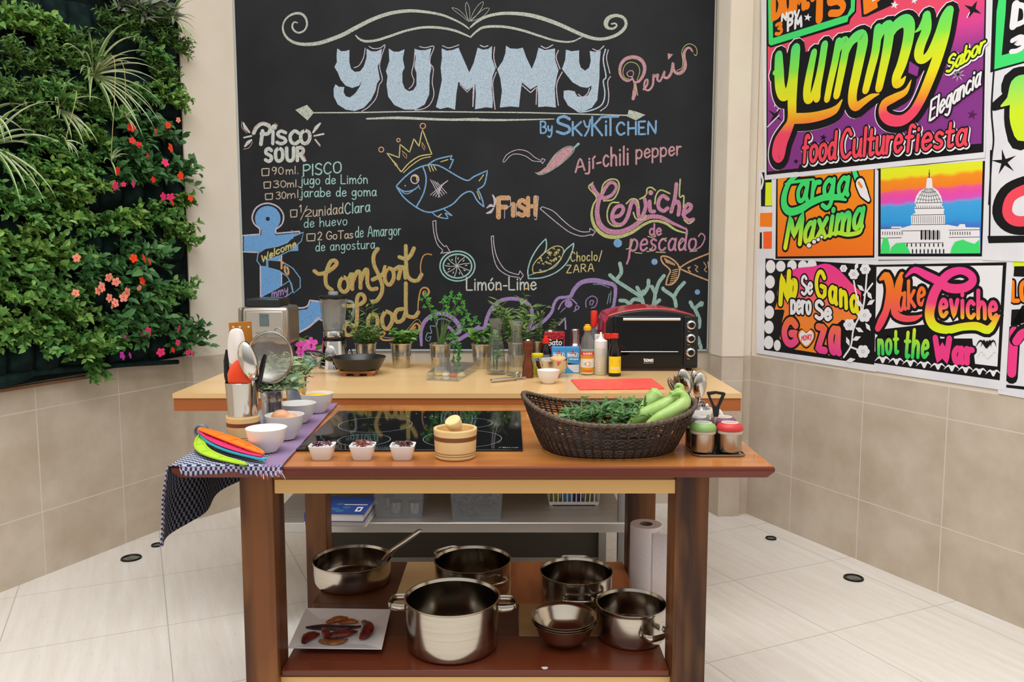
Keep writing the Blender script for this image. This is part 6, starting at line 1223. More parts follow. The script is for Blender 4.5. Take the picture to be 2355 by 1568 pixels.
# --- woven towel
def towel_mat(name, light, dark):
    m = bpy.data.materials.new(name); m.use_nodes = True; N, L = nt(m); b = N['Principled BSDF']; uv = N.new('ShaderNodeUVMap'); s = N.new('ShaderNodeSeparateXYZ'); L.new(uv.outputs[0], s.inputs[0]); U, V = s.outputs['X'], s.outputs['Y']
    def chk(a, bb, sa, sb):
        x = mth(N, L, 'FLOOR', mth(N, L, 'MULTIPLY', a, 1 / sa)); y = mth(N, L, 'FLOOR', mth(N, L, 'MULTIPLY', bb, 1 / sb)); return mth(N, L, 'PINGPONG', mth(N, L, 'ADD', x, y), 1)
    ck = chk(U, V, .0115, .0085); col = mixc(N, L, ck, lin(light), lin(dark))
    fine = chk(U, V, .0022, .0035); col = mixc(N, L, mth(N, L, 'MULTIPLY', fine, .25), col, lin('#1e2138'))
    edge = mth(N, L, 'LESS_THAN', U, .052)
    st = mth(N, L, 'PINGPONG', mth(N, L, 'MULTIPLY', mth(N, L, 'ADD', U, mth(N, L, 'MULTIPLY', V, .5)), 1 / .0045), 1); st2 = chk(V, U, .004, .006)
    e1 = mixc(N, L, mth(N, L, 'GREATER_THAN', st, .5), lin('#5a628f'), lin('#8e92ae')); e2 = mixc(N, L, mth(N, L, 'MULTIPLY', mth(N, L, 'GREATER_THAN', st, .66), st2), e1, lin('#d8564a'))
    col = mixc(N, L, edge, col, e2)
    hem = mth(N, L, 'LESS_THAN', V, .016); hd = mixc(N, L, chk(U, V, .006, .009), lin('#a9abbd'), lin('#40304e')); col = mixc(N, L, hem, col, hd)
    L.new(col, b.inputs['Base Color']); b.inputs['Roughness'].default_value = .95; b.inputs['Specular IOR Level'].default_value = .1
    n = N.new('ShaderNodeBump'); n.inputs['Strength'].default_value = .6; n.inputs['Distance'].default_value = .002; L.new(ck, n.inputs['Height']); L.new(n.outputs[0], b.inputs['Normal']); return m
T0, T1 = on(632, 1090), on(777, 930); yb, yfr = T1.y, 1.944
tw = thing('towel', 'blue and white checked woven towel hanging off the left end of the front table', 'towel', (-.72, 2.3, ZT))
NU, NV = 72, 52; vs, uvs = [], []; q = tw.location
for j in range(NV + 1):
    if j < 5: v = 0; drop = (5 - j) / 5 * .020; vl = (j - 5) * .004
    else: v = (j - 5) / (NV - 5); drop = 0; vl = v * (yb - 1.944)
    y = 1.944 + (yb - 1.944) * v; xr = T0.x + (T1.x - T0.x) * v; xl = -.828; flat_ = xr - xl; hang = .175 + .012 * math.sin(v * 9) + .02 * max(0, 1 - v * 5); tot = flat_ + hang
    for i in range(NU + 1):
        u = i / NU * tot; r = .010
        if u < flat_ - r: x, z = xr - u, ZT + .0045
        else:
            d = u - (flat_ - r)
            if d < r * 1.571: a = d / r; x, z = xl + r - r * math.sin(a), ZT + .0045 - r * (1 - math.cos(a))
            else: dd = d - r * 1.571; x, z = xl - .014 * math.sin(v * 7 + 1) * min(1, dd / .08) - .05 * dd - .014 * math.sin(v * 19) * min(1, dd / .1), ZT + .0045 - r - dd
        yy = y + .0008 * math.sin(u * 40); w_ = 1 if u < flat_ - .03 else 0
        z += .0012 * math.sin(u * 60 + v * 5) * math.sin(v * 23) * w_
        if j < 5: z -= drop * (1 + .18 * math.sin(u * 38) + .1 * math.sin(u * 91)) * w_; yy = 1.944 - .004 * (1 - (j / 5) ** 2) - .002 * math.sin(u * 38) * w_ * (5 - j) / 5
        if u > flat_: yy += .02 * math.sin((u - flat_) * 12) - (.05 * (u - flat_) * (1 - v)) - .15 * (u - flat_) * max(0, v - .6) - .6 * drop * min(1, (u - flat_) / .05)
        vs.append((x - q.x, yy - q.y, z - q.z)); uvs.append((u, vl + .02))
mb = MB(); mb.v = vs
for j in range(NV):
    for i in range(NU): a = j * (NU + 1) + i; mb.f.append([a, a + 1, a + NU + 2, a + NU + 1]); mb.mi.append(0)
o = mb.build('cloth', [towel_mat('woven_towel_reverse', '#6d707c', '#14151c'), towel_mat('woven_towel', '#b9bdcc', '#2c3050')], tw, ang=180); me = o.data; ul = me.uv_layers.new(name='uv')
for l in me.loops: ul.data[l.index].uv = uvs[l.vertex_index]
sd = o.modifiers.new('thick', 'SOLIDIFY'); sd.thickness = .0025; sd.offset = 0; sd.material_offset = 1
mb = MB(); rn = random.Random(4)
for i in range(34):
    p = T0.lerp(T1, i / 33 * .12) if i < 12 else Vector((T0.x - (i - 12) * .003, 1.938, ZT - .014)); p = p - q; p.z += .0045 if i < 12 else 0
    d = Vector((rn.uniform(.002, .010), -rn.uniform(.002, .012), -.002 - rn.random() * .008)); mb.tube([p, p + d * .6, p + d + Vector((0, 0, -.003))], .0006, 4, i % 3)
mb.build('fringe', [M('thread_white', '#d8d6da', .9), M('thread_red', '#d0584a', .9), M('thread_blue', '#5a648f', .9)], tw)
ZW = ZT + .0075
# --- wooden cup stand, steel cup, utensils
BAM = wood('pale_turned_wood', '#d9b478', '#e8c890', 2, .4, 10, .2); BRN = M('brown_band', '#7a4526', .45); GRV = M('groove', '#8a6a42', .6)
def mortar(t, r, h, nm='body'):
    pr = [(0, 0, 0), (.86, 0, 0), (.93, .04, 0), (.94, .12, 0), (.925, .135, 2), (.93, .15, 0), (.935, .20, 0), (.925, .215, 2), (.94, .23, 0), (.97, .62, 0), (.975, .63, 1), (.985, .78, 1), (.985, .79, 0), (1, .96, 0), (.985, 1, 0), (.88, 1, 0), (.86, .97, 0), (.8, .30, 0), (0, .26, 0)]
    mb = MB()
    for a, b in zip(pr, pr[1:]): mb.lathe([(a[0] * r, a[1] * h), (b[0] * r, b[1] * h)], 48, mi=max(a[2], b[2]) if a[2] and b[2] else (b[2] if b[2] == 2 else (a[2] if a[2] == 2 else 0)), cap=False)
    return mb.build(nm, [BAM, BRN, GRV], t, ang=30)
P = on(561, 1014, ZW); m = mpp(P)
t = thing('wooden_cup_stand', 'banded wooden pot under the steel utensil cup', 'wooden pot', P); mortar(t, 38 * m, 60 * m)
PC = P + Vector((0, 0, 16.5 * m)); t = thing('utensil_cup', 'polished steel cup of kitchen utensils standing in the wooden pot', 'cup', PC)
MB().lathe([(a * m, z * m) for a, z in ((0, 0), (28, 0), (30, 2), (37, 121), (36.4, 121.5), (29, 4), (0, 3))], 48).build('cup_body', M('polished_steel', '#cfcac2', .12, 1), t)
def at(px, py, dy=0, pt=P): return aty(px, py, pt.y + dy)
def rel(pts, o): return [Vector(p) - o for p in pts]
# wooden turner
o = at(560, 900, .02); t = thing('wooden_turner', 'amber wooden turner with three holes in the steel cup', 'utensil', o); AMB = wood('amber_wood', '#a5661e', '#c98a38', 2, .35, 12, .1)
mb = MB(); fr = [at(526, 742, .03), at(578, 738, .03), at(582, 800, .03), at(570, 830, .028), at(540, 832, .028), at(530, 800, .03)]; fr = rel(fr, o)
mb.loft([[p + Vector((0, -.002, 0)) for p in fr], [p + Vector((0, .002, 0)) for p in fr]]); mb.tube(rel([at(555, 830, .028), at(558, 960, .005)], o), .006, 8); mb.build('turner_body', AMB, t, smooth=False, bevel=.001)
mb = MB()
for x in (537, 552, 572): c0 = at(x, 752, .0295) - o; mb.sphere(c0 + Vector((0, -.0018, 0)), .0032, 10, 6, 0, (1, .3, 1))
mb.build('holes', M('hole_pale', '#d8cdb8', .6), t)
# white spatula
o = at(545, 870, -.01); t = thing('rubber_spatula', 'white silicone spatula head rising from the steel cup', 'utensil', o)
out = smoothpts(rel([at(*p, -.012) for p in ((527, 768), (534, 757), (548, 755), (558, 762), (564, 790), (566, 818), (556, 834), (535, 836), (527, 826), (524, 795))], o), 4, True)
mb = MB(); mb.loft([[p * .97 + Vector((0, -.004, 0)) for p in out], [p + Vector((0, -.0015, 0)) for p in out], [p + Vector((0, .0015, 0)) for p in out], [p * .97 + Vector((0, .004, 0)) for p in out]]); mb.build('spatula_head', M('silicone_white', '#e9dfda', .45, sub=.15), t)
mb = MB(); mb.tube(rel([at(546, 835, -.012), at(550, 900, -.005), at(553, 965, 0)], o), .004, 8); mb.build('handle', WPL, t)
# orange silicone lemon-squeezer like head
o = at(552, 872, -.022); t = thing('silicone_brush', 'glossy orange silicone utensil head in the steel cup', 'utensil', o); mb = MB(); rings = []
for py, w_, cx in ((828, 5, 549), (835, 13, 549), (846, 22, 550), (860, 28, 551), (872, 28, 552), (884, 27, 552), (893, 23, 553), (905, 15, 554)):
    c0 = at(cx, py, -.022) - o; rings.append([c0 + Vector((w_ * m * math.cos(a * .3927), w_ * m * .42 * math.sin(a * .3927), 0)) for a in range(16)])
mb.loft(rings); mb.build('head', M('orange_silicone', '#e8451a', .25, coat=.2), t); mb = MB(); mb.tube(rel([at(554, 900, -.022), at(556, 965, -.01)], o), .005, 8); mb.build('handle', BLKP, t)
# ladle
def spoonhead(c0, nrm, tip, a, b, depth, mb, mi=0, n=24, rings=5):
    """Bowl of a spoon: centre, outward normal, long axis; half axes a (long), b."""
    nrm = Vector(nrm).normalized(); tip = Vector(tip); tip = (tip - nrm * tip.dot(nrm)).normalized(); s = nrm.cross(tip); R_ = []
    for i in range(rings + 1):
        f = i / rings; f = math.sin(f * 1.5708); dp = depth * math.sqrt(max(0, 1 - f * f)); R_.append([c0 - nrm * dp + (tip * a * math.cos(6.2832 * j / n) + s * b * math.sin(6.2832 * j / n)) * max(f, .02) for j in range(n)])
    mb.loft(R_, True, True, False, mi)
o = at(575, 850, -.03); t = thing('steel_ladle', 'polished steel ladle bowl facing forward in the steel cup', 'utensil', o); mb = MB(); mb.recalc = False
spoonhead(at(572, 830, -.035) - o, (.25, 1, .1), at(560, 790, -.03) - at(580, 870, -.03), 47 * m, 23 * m, .022, mb); mb.build('bowl', M('mirror_steel', '#d2cec8', .1, 1), t).modifiers.new('thick', 'SOLIDIFY').thickness = .0012
mb = MB(); mb.tube(rel([at(583, 872, -.03), at(580, 890, -.02), at(574, 960, -.005)], o), .0042, 8, flat=.5); mb.build('handle', CHROME, t)
# black spoons
o = at(522, 870, 0); t = thing('black_spoon', 'black plastic spoon at the left rim of the steel cup', 'utensil', o, 0, 'black utensils in the steel cup'); mb = MB(); mb.tube(rel([at(522, 804, .0), at(520, 830, 0), at(522, 865, 0), at(530, 905, 0), at(542, 965, 0)], o), [.004, .007, .008, .005, .004], 8, flat=.4); mb.build('spoon_body', BLKP, t)
o = at(600, 860, -.01); t = thing('black_spatula', 'black flat utensil leaning right out of the steel cup', 'utensil', o, 0, 'black utensils in the steel cup'); mb = MB(); mb.tube(rel([at(610, 815, -.01), at(607, 826, -.01), at(597, 870, -.008), at(585, 905, -.004), at(575, 965, 0)], o), [.004, .0065, .008, .007, .005], 8, flat=.4); mb.build('shaft', BLKP, t)
# sieve
o = at(621, 820, .03); t = thing('sieve', 'round wire mesh sieve leaning out of the steel cup before the sage', 'sieve', o); SM = M('sieve_rim', '#c8c4bd', .25, 1)
rim = [at(621 + 51 * math.cos(6.2832 * a / 40), 821 + 58 * math.sin(6.2832 * a / 40), .03 + .012 * math.sin(6.2832 * a / 40)) - o for a in range(40)]; rim += rim[:2]
mb = MB(); mb.tube(rim, .0034, 8, flat=1.4); mb.build('rim', SM, t)
def gauze():
    m_ = bpy.data.materials.new('wire_gauze'); m_.use_nodes = True; N, L = nt(m_); tcx = N.new('ShaderNodeTexCoord'); s = N.new('ShaderNodeSeparateXYZ'); L.new(tcx.outputs['Object'], s.inputs[0])
    f = None
    for ax in ('X', 'Z'): a = mth(N, L, 'LESS_THAN', mth(N, L, 'PINGPONG', mth(N, L, 'MULTIPLY', s.outputs[ax], 1 / .0016), .5), .17); f = a if f is None else mth(N, L, 'MAXIMUM', f, a)
    b = N['Principled BSDF']; b.inputs['Base Color'].default_value = lin('#b9b6b0'); b.inputs['Metallic'].default_value = .6; b.inputs['Roughness'].default_value = .4; L.new(f, b.inputs['Alpha']); return m_
mb = MB(); mb.recalc = False; spoonhead(Vector((0, 0, 0)), (0, -1, .2), (0, 0, 1), 57 * m, 50 * m, .028, mb, 0, 40, 6); mb.build('mesh', gauze(), t)
mb = MB(); mb.tube(smoothpts(rel([at(628, 766, .03), at(633, 757, .03), at(641, 755, .03), at(647, 762, .03), at(648, 776, .03)], o), 4), .0016, 6); mb.build('hook', SM, t)
mb = MB(); mb.tube(rel([at(596, 872, .03), at(584, 910, .015), at(572, 965, .006)], o), .004, 8); mb.build('handle', SM, t)
# --- herbs in two narrow steel pots
P2 = on(627, 984, ZW); m2 = mpp(P2); t = thing('sage_pot', 'steel pot of drooping sage behind the steel cup', 'potted herb', P2)
MB().lathe([(a * m2, z * m2) for a, z in ((0, 1), (19, 1), (20, 0), (24, 62), (24.6, 64), (24, 66), (26, 86), (27.5, 88), (27, 90), (25, 86), (19.5, 6), (0, 5))], 40).build('pot', M('dull_steel', '#b9b9ba', .2, 1), t); MB().disc((0, 0, 80 * m2), 24 * m2).build('soil', SOIL, t)
lv, st = herb(random.Random(41), 16, .11, .052, .33, 5, .8, .5, .2, .02, z0=80 * m2); a, b = herb(random.Random(42), 9, .09, .05, .33, 4, 1.6, 2.0, .3, .024, z0=82 * m2); lv.add(a.v, a.f); st.add(b.v, b.f); fin(lv, st, HB4, t)
P3 = on(682, 944, ZW); m3 = mpp(P3); t = thing('lavender_pot', 'steel pot of grey green lavender behind the yellow filled bowl', 'potted herb', P3)
MB().lathe([(a * m3, z * m3) for a, z in ((0, 1), (18, 1), (19, 0), (25, 78), (26.5, 80), (26, 82), (24, 78), (18, 6), (0, 5))], 40).build('pot', M('dull_steel', '#b9b9ba', .2, 1), t); MB().disc((0, 0, 74 * m3), 23 * m3).build('soil', SOIL, t)
fin(*herb(random.Random(43), 30, .10, .030, .14, 9, .7, .3, .15, .026, z0=74 * m3), HB5, t); lv, st = herb(random.Random(44), 8, .06, .012, .3, 4, 1.4, 2.2, .3, .026, z0=76 * m3, lean=(.4, 0)); lv.build('dry_sprigs', M('dry_stem', '#7a5638', .9), t, smooth=False); st.build('dry_stems', M('dry_stem', '#7a5638', .9), t)
# --- four bowls on the towel
b1 = bowl(614, 1037, 93, 55, 'white bowl at the front of the row of four on the towel', 'bowls on the towel', z=ZW)
b2 = bowl(656, 1008, 88, 56, 'white bowl with a brown egg, second in the row on the towel', 'bowls on the towel', z=ZW)
b3 = bowl(684.5, 970, 85, 44, 'empty white bowl, third in the row on the towel', 'bowls on the towel', z=ZW)
b4 = bowl(729, 947, 75, 44, 'white bowl filled with bright yellow, last in the row on the towel', 'bowls on the towel', z=ZW)
for i, (dx, dy, lb) in enumerate(((-.012, .004, 'brown egg showing above the rim of the second bowl'), (.020, -.002, 'brown egg lying lower on the right in the second bowl'))):
    mb = MB(); mb.sphere((0, 0, 0), .0205, 20, 14, 0, (1.25, 1, 1)); o = mb.build('egg', M('egg_shell', '#d49a70', .45, c2='#dba680', ns=40, sub=.1), None, loc=b2.location + Vector((dx, dy, b2['h'] * .88 - .010 * i)), rot=(0, 0, .4 + i)); tag(o, lb, 'egg', None)
mb = MB(); rn = random.Random(2); rings = []
for i in range(7): r = b4['r'] * .88 * (1 - i / 6.3); rings.append([(r * math.cos(a * .35), r * math.sin(a * .35), b4['h'] * .84 + .009 * (i / 6) + rn.uniform(-.0015, .0015)) for a in range(18)])
mb.loft(rings); o = mb.build('diced_mango', M('mango', '#f5b316', .4, c2='#f8c83a', ns=90), None, loc=b4.location); tag(o, 'bright yellow diced fruit filling the last bowl', 'food', None, 'stuff')
# --- nested coloured measuring set
A = on(462, 1008, ZW); t = thing('measuring_cup_set', 'fan of orange, pink, teal and green flat measuring scoops on a grey ring', 'measuring cups', A)
def scoop(col, p0, p1, bend, w_, z, nm):
    a, b = on(*p0, ZW + z) - A, on(*p1, ZW + z) - A; d = (b - a); L_ = d.length; d.normalize(); s = Vector((-d.y, d.x, 0)); n = 18
    up, lw = [], []
    for i in range(n + 1):
        f = i / n; c0 = a + d * L_ * f + s * bend * math.sin(math.pi * f) * L_; c0.z = a.z + .012 * math.sin(math.pi * f) * 0 + (.014 * (1 - f)) ; ww = w_ * (math.sin(math.pi * min(f * .95 + .05, 1)) ** .6 if f > .0 else .3)
        up.append(c0 + s * ww * .5); lw.append(c0 - s * ww * .5)
    rim = up + lw[::-1]; mt = M(col[0], col[1], .4); mb = MB(); mb.tube(rim + rim[:2], .0034, 8); g = mb.add(up + lw, [(i, i + 1, n + 2 + i, n + 1 + i) for i in range(n)]); o = mb.build('scoop', mt, t, label=col[2])
    mb = MB()
    for f in (5, 9, 13): mb.tube([up[f] + Vector((0, 0, .001)), lw[f] + Vector((0, 0, .001))], .0016, 6)
    mb.build('ribs', mt, o)
scoop(('scoop_green', '#a8cf2e', 'lime green scoop'), (462, 1012), (567, 1067), -.13, .026, .003, 'g'); scoop(('scoop_teal', '#1f9cb8', 'teal scoop'), (462, 1006), (610, 1057), -.06, .028, .009, 't'); scoop(('scoop_pink', '#e8306e', 'pink scoop'), (462, 1002), (602, 1049), -.04, .028, .015, 'p'); scoop(('scoop_orange', '#f87a1a', 'orange scoop'), (463, 998), (606, 1042), .02, .028, .022, 'o')
mb = MB(); mb.tube([(-.004, .004 * math.cos(a * .4), .022 + .019 * math.sin(a * .4) * 1) if 0 else (.002 + .017 * math.cos(a * .4), 0, .020 + .018 * math.sin(a * .4)) for a in range(17)], .004, 8, flat=2.2); mb.build('ring_clip', M('grey_clip', '#77797c', .4), t)
# --- three small square dishes of dried chilli
def sqring(w_, z, n=5): return [(w_ * (abs(math.cos(a)) ** (2 / n)) * (1 if math.cos(a) > 0 else -1), w_ * (abs(math.sin(a)) ** (2 / n)) * (1 if math.sin(a) > 0 else -1), z) for a in (2 * math.pi * (i + .5) / 32 for i in range(32))]
for i, (px, lb, cols) in enumerate(((742, 'small square white dish of dark red slices, leftmost of the three', ('#3f1226', '#6a2440')), (835, 'small square white dish of reddish brown flakes, middle of the three', ('#5c1a16', '#8c3a2a')), (927, 'small square white dish of dark dried chillies, nearest the wooden mortar', ('#33120f', '#5e1f1a')))):
    P = on(px, 1054); mm = mpp(P); t = thing('square_dish', lb, 'dish', P, 0, 'square dishes in a row'); w0, w1, h = 20 * mm, 28.5 * mm, 33 * mm
    MB().loft([sqring(w0, 0), sqring(w0 * 1.06, .002), sqring(w1 * .97, h * .9, 6), sqring(w1, h, 6), sqring(w1 * .9, h, 6), sqring(w1 * .86, h * .85, 6), sqring(w0 * .86, h * .15)]).build('dish_body', PORC, t, ang=40)
    rn = random.Random(20 + i); mb = MB()
    for k_ in range(26):
        c0 = Vector((rn.uniform(-.019, .019), rn.uniform(-.019, .019), h * .90 + rn.uniform(0, .009))); a = rn.uniform(0, 6.3); l_ = rn.uniform(.006, .013); d = Vector((math.cos(a), math.sin(a), rn.uniform(-.3, .4))); mb.tube([c0 - d * l_, c0 + Vector((0, 0, .003)), c0 + d * l_], [.0015, rn.uniform(.002, .004), .001], 6, flat=.6)
    o = mb.build('dried_chilli', M('chilli_%d' % i, cols[0], .35, c2=cols[1], ns=120), None, loc=P); tag(o, ('dark red sliced pieces', 'reddish brown flakes', 'dark dried chilli pieces')[i] + ' heaped in the %s square dish' % ('leftmost', 'middle', 'rightmost')[i], 'food', None, 'stuff')
# --- mortar and pestle
P = on(1047.5, 1050); mm = mpp(P); t = thing('mortar', 'pale turned wooden mortar with a brown band on the front table', 'mortar', P); mortar(t, 50 * mm, 68 * mm)
t = thing('pestle', 'pale wooden pestle leaning in the mortar', 'pestle', P + Vector((0, 0, .03))); a, b = aty(1040, 965, P.y - .025) - t.location, P + Vector((.022, .012, .024)) - t.location; d = (b - a); mb = MB()
mb.tube([a, a + d * .03, a + d * .15, a + d * .25, a + d * .4, a + d * .8, a + d], [17 * mm, 18.5 * mm, 18.5 * mm, 17 * mm, 12 * mm, 13.5 * mm, 11 * mm], 24); mb.build('pestle_body', BAM, t, ang=25)
# --- woven basket
BX, BY = .2515, 2.135; bk = thing('wicker_basket', 'dark brown woven basket of greens with raised ends on the front table', 'basket', (BX, BY, ZT + .001))
WK = M('wicker', '#2a1d16', .5, c2='#3e2d23', ns=60); WK2 = M('wicker_rim', '#4a3a2e', .5, c2='#5e4c3e', ns=80)
def bpt(a, f, w_=0):
    """Point of the basket wall: angle a, height fraction f (0 base, 1 rim), pushed out by w_."""
    ca, sa = math.cos(a), math.sin(a); hh = .090 + (.040 - .008 * ca) * abs(ca) ** 2.2; z = .004 + f * hh; g = f ** .8; rx = .166 + .0565 * g + w_; ry = .118 + .048 * g + w_
    e = 2.4; return Vector((rx * abs(ca) ** (2 / e) * (1 if ca >= 0 else -1), ry * abs(sa) ** (2 / e) * (1 if sa >= 0 else -1), z))
mb = MB(); NS = 112; rows = 17
for i in range(NS // 2):
    a = 6.2832 * i / (NS // 2); mb.tube([bpt(a, f / 8, .0012) for f in range(9)], .0030, 6)
for r in range(rows):
    f = (r + .35) / rows
    if r in (4, 10): continue
    pts = [bpt(6.2832 * j / NS + .001, f, (.0030 if (j + r) % 2 else -.0030)) for j in range(NS + 1)]; mb.tube(pts, .0019 if r % 2 else .0023, 5, flat=1)
mb.build('weave', WK, bk, ang=80)
mb = MB(); pts = [bpt(6.2832 * j / 120, 1.0, 0) for j in range(121)]; mb.tube(pts, .0055, 8)
for ph in (0, 3.1416): mb.tube([bpt(6.2832 * j / 240, 1.0, .0048 * math.cos(j * 1.1 + ph)) + Vector((0, 0, .0048 * math.sin(j * 1.1 + ph))) for j in range(241)], .0026, 5)
mb.build('rim', WK2, bk, ang=80)
mb = MB(); mb.loft([[bpt(6.2832 * j / 48, 0, -.004) + Vector((0, 0, z)) for j in range(48)] for z in (-.003, .003)]); mb.build('base', WK, bk)
# contents: leafy herbs, three long green peppers
def veg(pts, rad, lb, seed):
    o0 = Vector(pts[len(pts) // 2]); P_ = smoothpts([Vector(p) - o0 for p in pts], 5); n = len(P_); rr = []
    for i in range(n):
        t_ = i / (n - 1) * (len(rad) - 1); a = int(min(t_, len(rad) - 2)); rr.append(rad[a] + (rad[a + 1] - rad[a]) * (t_ - a))
    mb = MB(); mb.tube(P_, rr, 20); mb.v = [(x + .0012 * math.sin(90 * z + seed), y, z + .0012 * math.sin(80 * x + seed)) for x, y, z in mb.v]
    t = thing('caigua_pepper', lb, 'vegetable', o0, 0, 'long green vegetables in the basket'); mb.build('skin', M('pale_green_skin', '#84ad4a', .4, c2='#b4cc82', ns=16, nstretch=(1, 1, 1), lo=.38, hi=.72, sub=.08), t, ang=60); return t
def bz(px, py, dy): return aty(px, py, BY + dy)
veg([bz(1437, 985, -.045), bz(1470, 962, -.05), bz(1510, 940, -.055), bz(1540, 922, -.05), bz(1545, 906, -.05), bz(1540, 903, -.05)], [.006, .016, .019, .019, .013, .008, .003], 'long pale green pepper lying foremost in the basket', 1)
veg([bz(1480, 985, -.095), bz(1525, 958, -.095), bz(1560, 938, -.09), bz(1574, 920, -.085), bz(1566, 905, -.08), bz(1545, 908, -.08)], [.008, .016, .020, .018, .014, .009, .004], 'long green pepper with a hooked tip at the right end of the basket', 2)
veg([bz(1470, 955, .02), bz(1495, 925, .03), bz(1512, 905, .035), bz(1518, 898, .035)], [.012, .021, .020, .010], 'short blunt green pepper behind the other long ones', 3)
veg([bz(1545, 935, -.02), bz(1560, 905, -.02), bz(1566, 890, -.02), bz(1560, 886, -.02), bz(1554, 893, -.02)], [.014, .015, .010, .007, .004], 'curled green pepper standing against the basket back', 4)
lv, st = MB(), MB(); lv.recalc = False; rn = random.Random(77); o0 = bz(1395, 975, -.02)
for i in range(60):
    ra, an_ = rn.random() ** .5, rn.uniform(0, 6.283); x, y = .08 * ra * math.cos(an_), .055 * ra * math.sin(an_) + .02; b = Vector((x, y, rn.uniform(-.02, .025) + .01)); a = rn.uniform(0, 6.28); d = Vector((math.cos(a), math.sin(a), rn.uniform(-.1, .35))).normalized(); L_ = rn.uniform(.05, .11); P_ = [b, b + d * L_ * .5 + Vector((0, 0, .012)), b + d * L_]
    for p in P_:
        p.x = max(-.10, min(.10, p.x)); p.y = max(-.055, min(.085, p.y)); p.z = max(-.04, p.z)
    st.tube(P_, .0013, 5)
    for k_ in range(9):
        f = k_ / 8; p = P_[0].lerp(P_[1], f * 2) if f < .5 else P_[1].lerp(P_[2], f * 2 - 1); b2 = rn.uniform(0, 6.28); leaf(lv, p, (d + Vector((math.cos(b2), math.sin(b2), .2)) * .9), Vector((rn.uniform(-.3, .3), -.3, 1)), rn.uniform(.018, .038), rn.uniform(.007, .012), 0, .2, .2)
t = thing('herb_bunch', 'heap of dark leafy herbs in the middle of the woven basket', 'herbs', o0); lv.build('foliage', leafmat('basket_herb', '#2f5e2c', '#6f9a58'), t, smooth=False); st.build('stems', STM, t)
lv, st = herb(random.Random(78), 14, .10, .030, .22, 8, .7, .5, .1, .03, z0=0); t = thing('herb_bunch', 'tuft of darker herbs against the basket back beside the blunt pepper', 'herbs', bz(1462, 948, .08) + Vector((0, 0, -.045))); lv.build('foliage', MATS['leaf_basket_herb'], t, smooth=False); st.build('stems', STM, t)
# --- mug of spoons
P = on(1606, 993); mm = mpp(P); t = thing('mug', 'white mug with green dots holding spoons behind the spice jars', 'mug', P)
r, h = 30 * mm, 56 * mm; MB().lathe([(0, .001), (r * .9, 0), (r * .95, .003), (r, h * .97), (r * .985, h), (r * .93, h * .98), (r * .88, .006), (0, .005)], 40).build('mug_body', PORC, t)
mb = MB(); mb.tube(smoothpts([(r * .97, 0, h * .85), (r * 1.45, 0, h * .9), (r * 1.75, 0, h * .62), (r * 1.5, 0, h * .3), (r * .96, 0, h * .22)], 5), .005, 10, flat=1.3); mb.build('handle', PORC, t)
def dts(k):
    for i in range(-3, 4):
        for j, (rr, zz) in enumerate(((5.5, 40), (7.5, 22), (4.5, 8))): k.ell(((i * 17 + (j % 2) * 8) * mm, -zz * mm), rr * mm, rr * mm, (i + j) % 2, 14)
decal('dots', [M('dot_sage', '#b4c4a2', .4), M('dot_green', '#9db584', .4)], t, dts, r + .0005, r + .0008)
MIR = MATS['mirror_steel']
def spoon(hx, hy, a, b, dy, lb, nrm=(0, 1, .15), lean=0, tilt=0):
    c0 = at(hx, hy, dy, P); o = c0; t = thing('serving_spoon', lb, 'spoon', o, 0, 'spoons in the mug'); mb = MB(); mb.recalc = False; base = P + Vector((lean * mm, 0, .012)); ax = (o - base).normalized()
    spoonhead(Vector((0, 0, 0)), nrm, ax, a * mm, b * mm, .012, mb); mb.build('spoon_bowl', MIR, t).modifiers.new('thick', 'SOLIDIFY').thickness = .001
    mb = MB(); s0 = -ax * a * mm; e0 = base - o; mb.tube([s0 * .95, s0 * 1.2, s0.lerp(e0, .4), e0], [.006, .0035, .003, .005], 8, flat=.6); mb.build('handle', CHROME, t)
spoon(1576, 876, 31, 16, .0, 'large steel spoon, left of the two bright ones in the mug', lean=6); spoon(1609, 885, 31, 17, -.005, 'large steel spoon, right of the two bright ones in the mug', (-.25, 1, .1), lean=-4)
spoon(1547, 888, 24, 8, .012, 'steel spoon seen from its dark back, leftmost in the mug', (.5, -1, .1), lean=4); spoon(1560, 882, 24, 9, .014, 'steel spoon seen from its dark back, behind the left bright one', (.4, -1, .1), lean=2); spoon(1597, 872, 22, 9, .016, 'steel spoon half hidden between the two bright ones', (0, 1, .1), lean=0)
spoon(1614, 934, 14, 9, -.012, 'short pale spoon just above the mug rim, left of two', (0, -1, .2), lean=2); spoon(1624, 937, 12, 7, .004, 'short dark spoon just above the mug rim, right of two', (.3, 1, .2), lean=5)
# --- spice jar rack
c4 = [on(*p) for p in ((1593, 1052), (1712, 1051), (1690, 1022), (1577, 1024))]; pc = sum(c4, Vector()) / 4; mm = mpp(pc); t = thing('spice_rack', 'steel tray rack with a black triangular handle carrying four spice jars', 'rack', pc)
w0, w1, d0, d1 = -.066, .066, -.066, .066; ch = .014
octo = lambda i: [(w0 + i, d0 + ch), (w0 + ch, d0 + i), (w1 - ch, d0 + i), (w1 - i, d0 + ch), (w1 - i, d1 - ch), (w1 - ch, d1 - i), (w0 + ch, d1 - i), (w0 + i, d1 - ch)]
mb = MB(); mb.loft([[(x, y, z) for x, y in octo(i)] for i, z in ((.002, 0), (0, .002), (0, .006), (.003, .006), (.004, .003))]); mb.build('tray', M('tray_steel', '#a8a6a2', .22, 1), t, smooth=False)
mb = MB(); mb.tube([(0, 0, .003), (0, 0, .118)], .0042, 12); mb.build('pole', BRUSH, t)
def T(px, py): p = aty(px, py, pc.y) - pc; return (p.x, p.z)
def ph(lst): x0 = T(1646, 900)[0]; return [(x - x0, z) for x, z in (T(*p) for p in lst)]
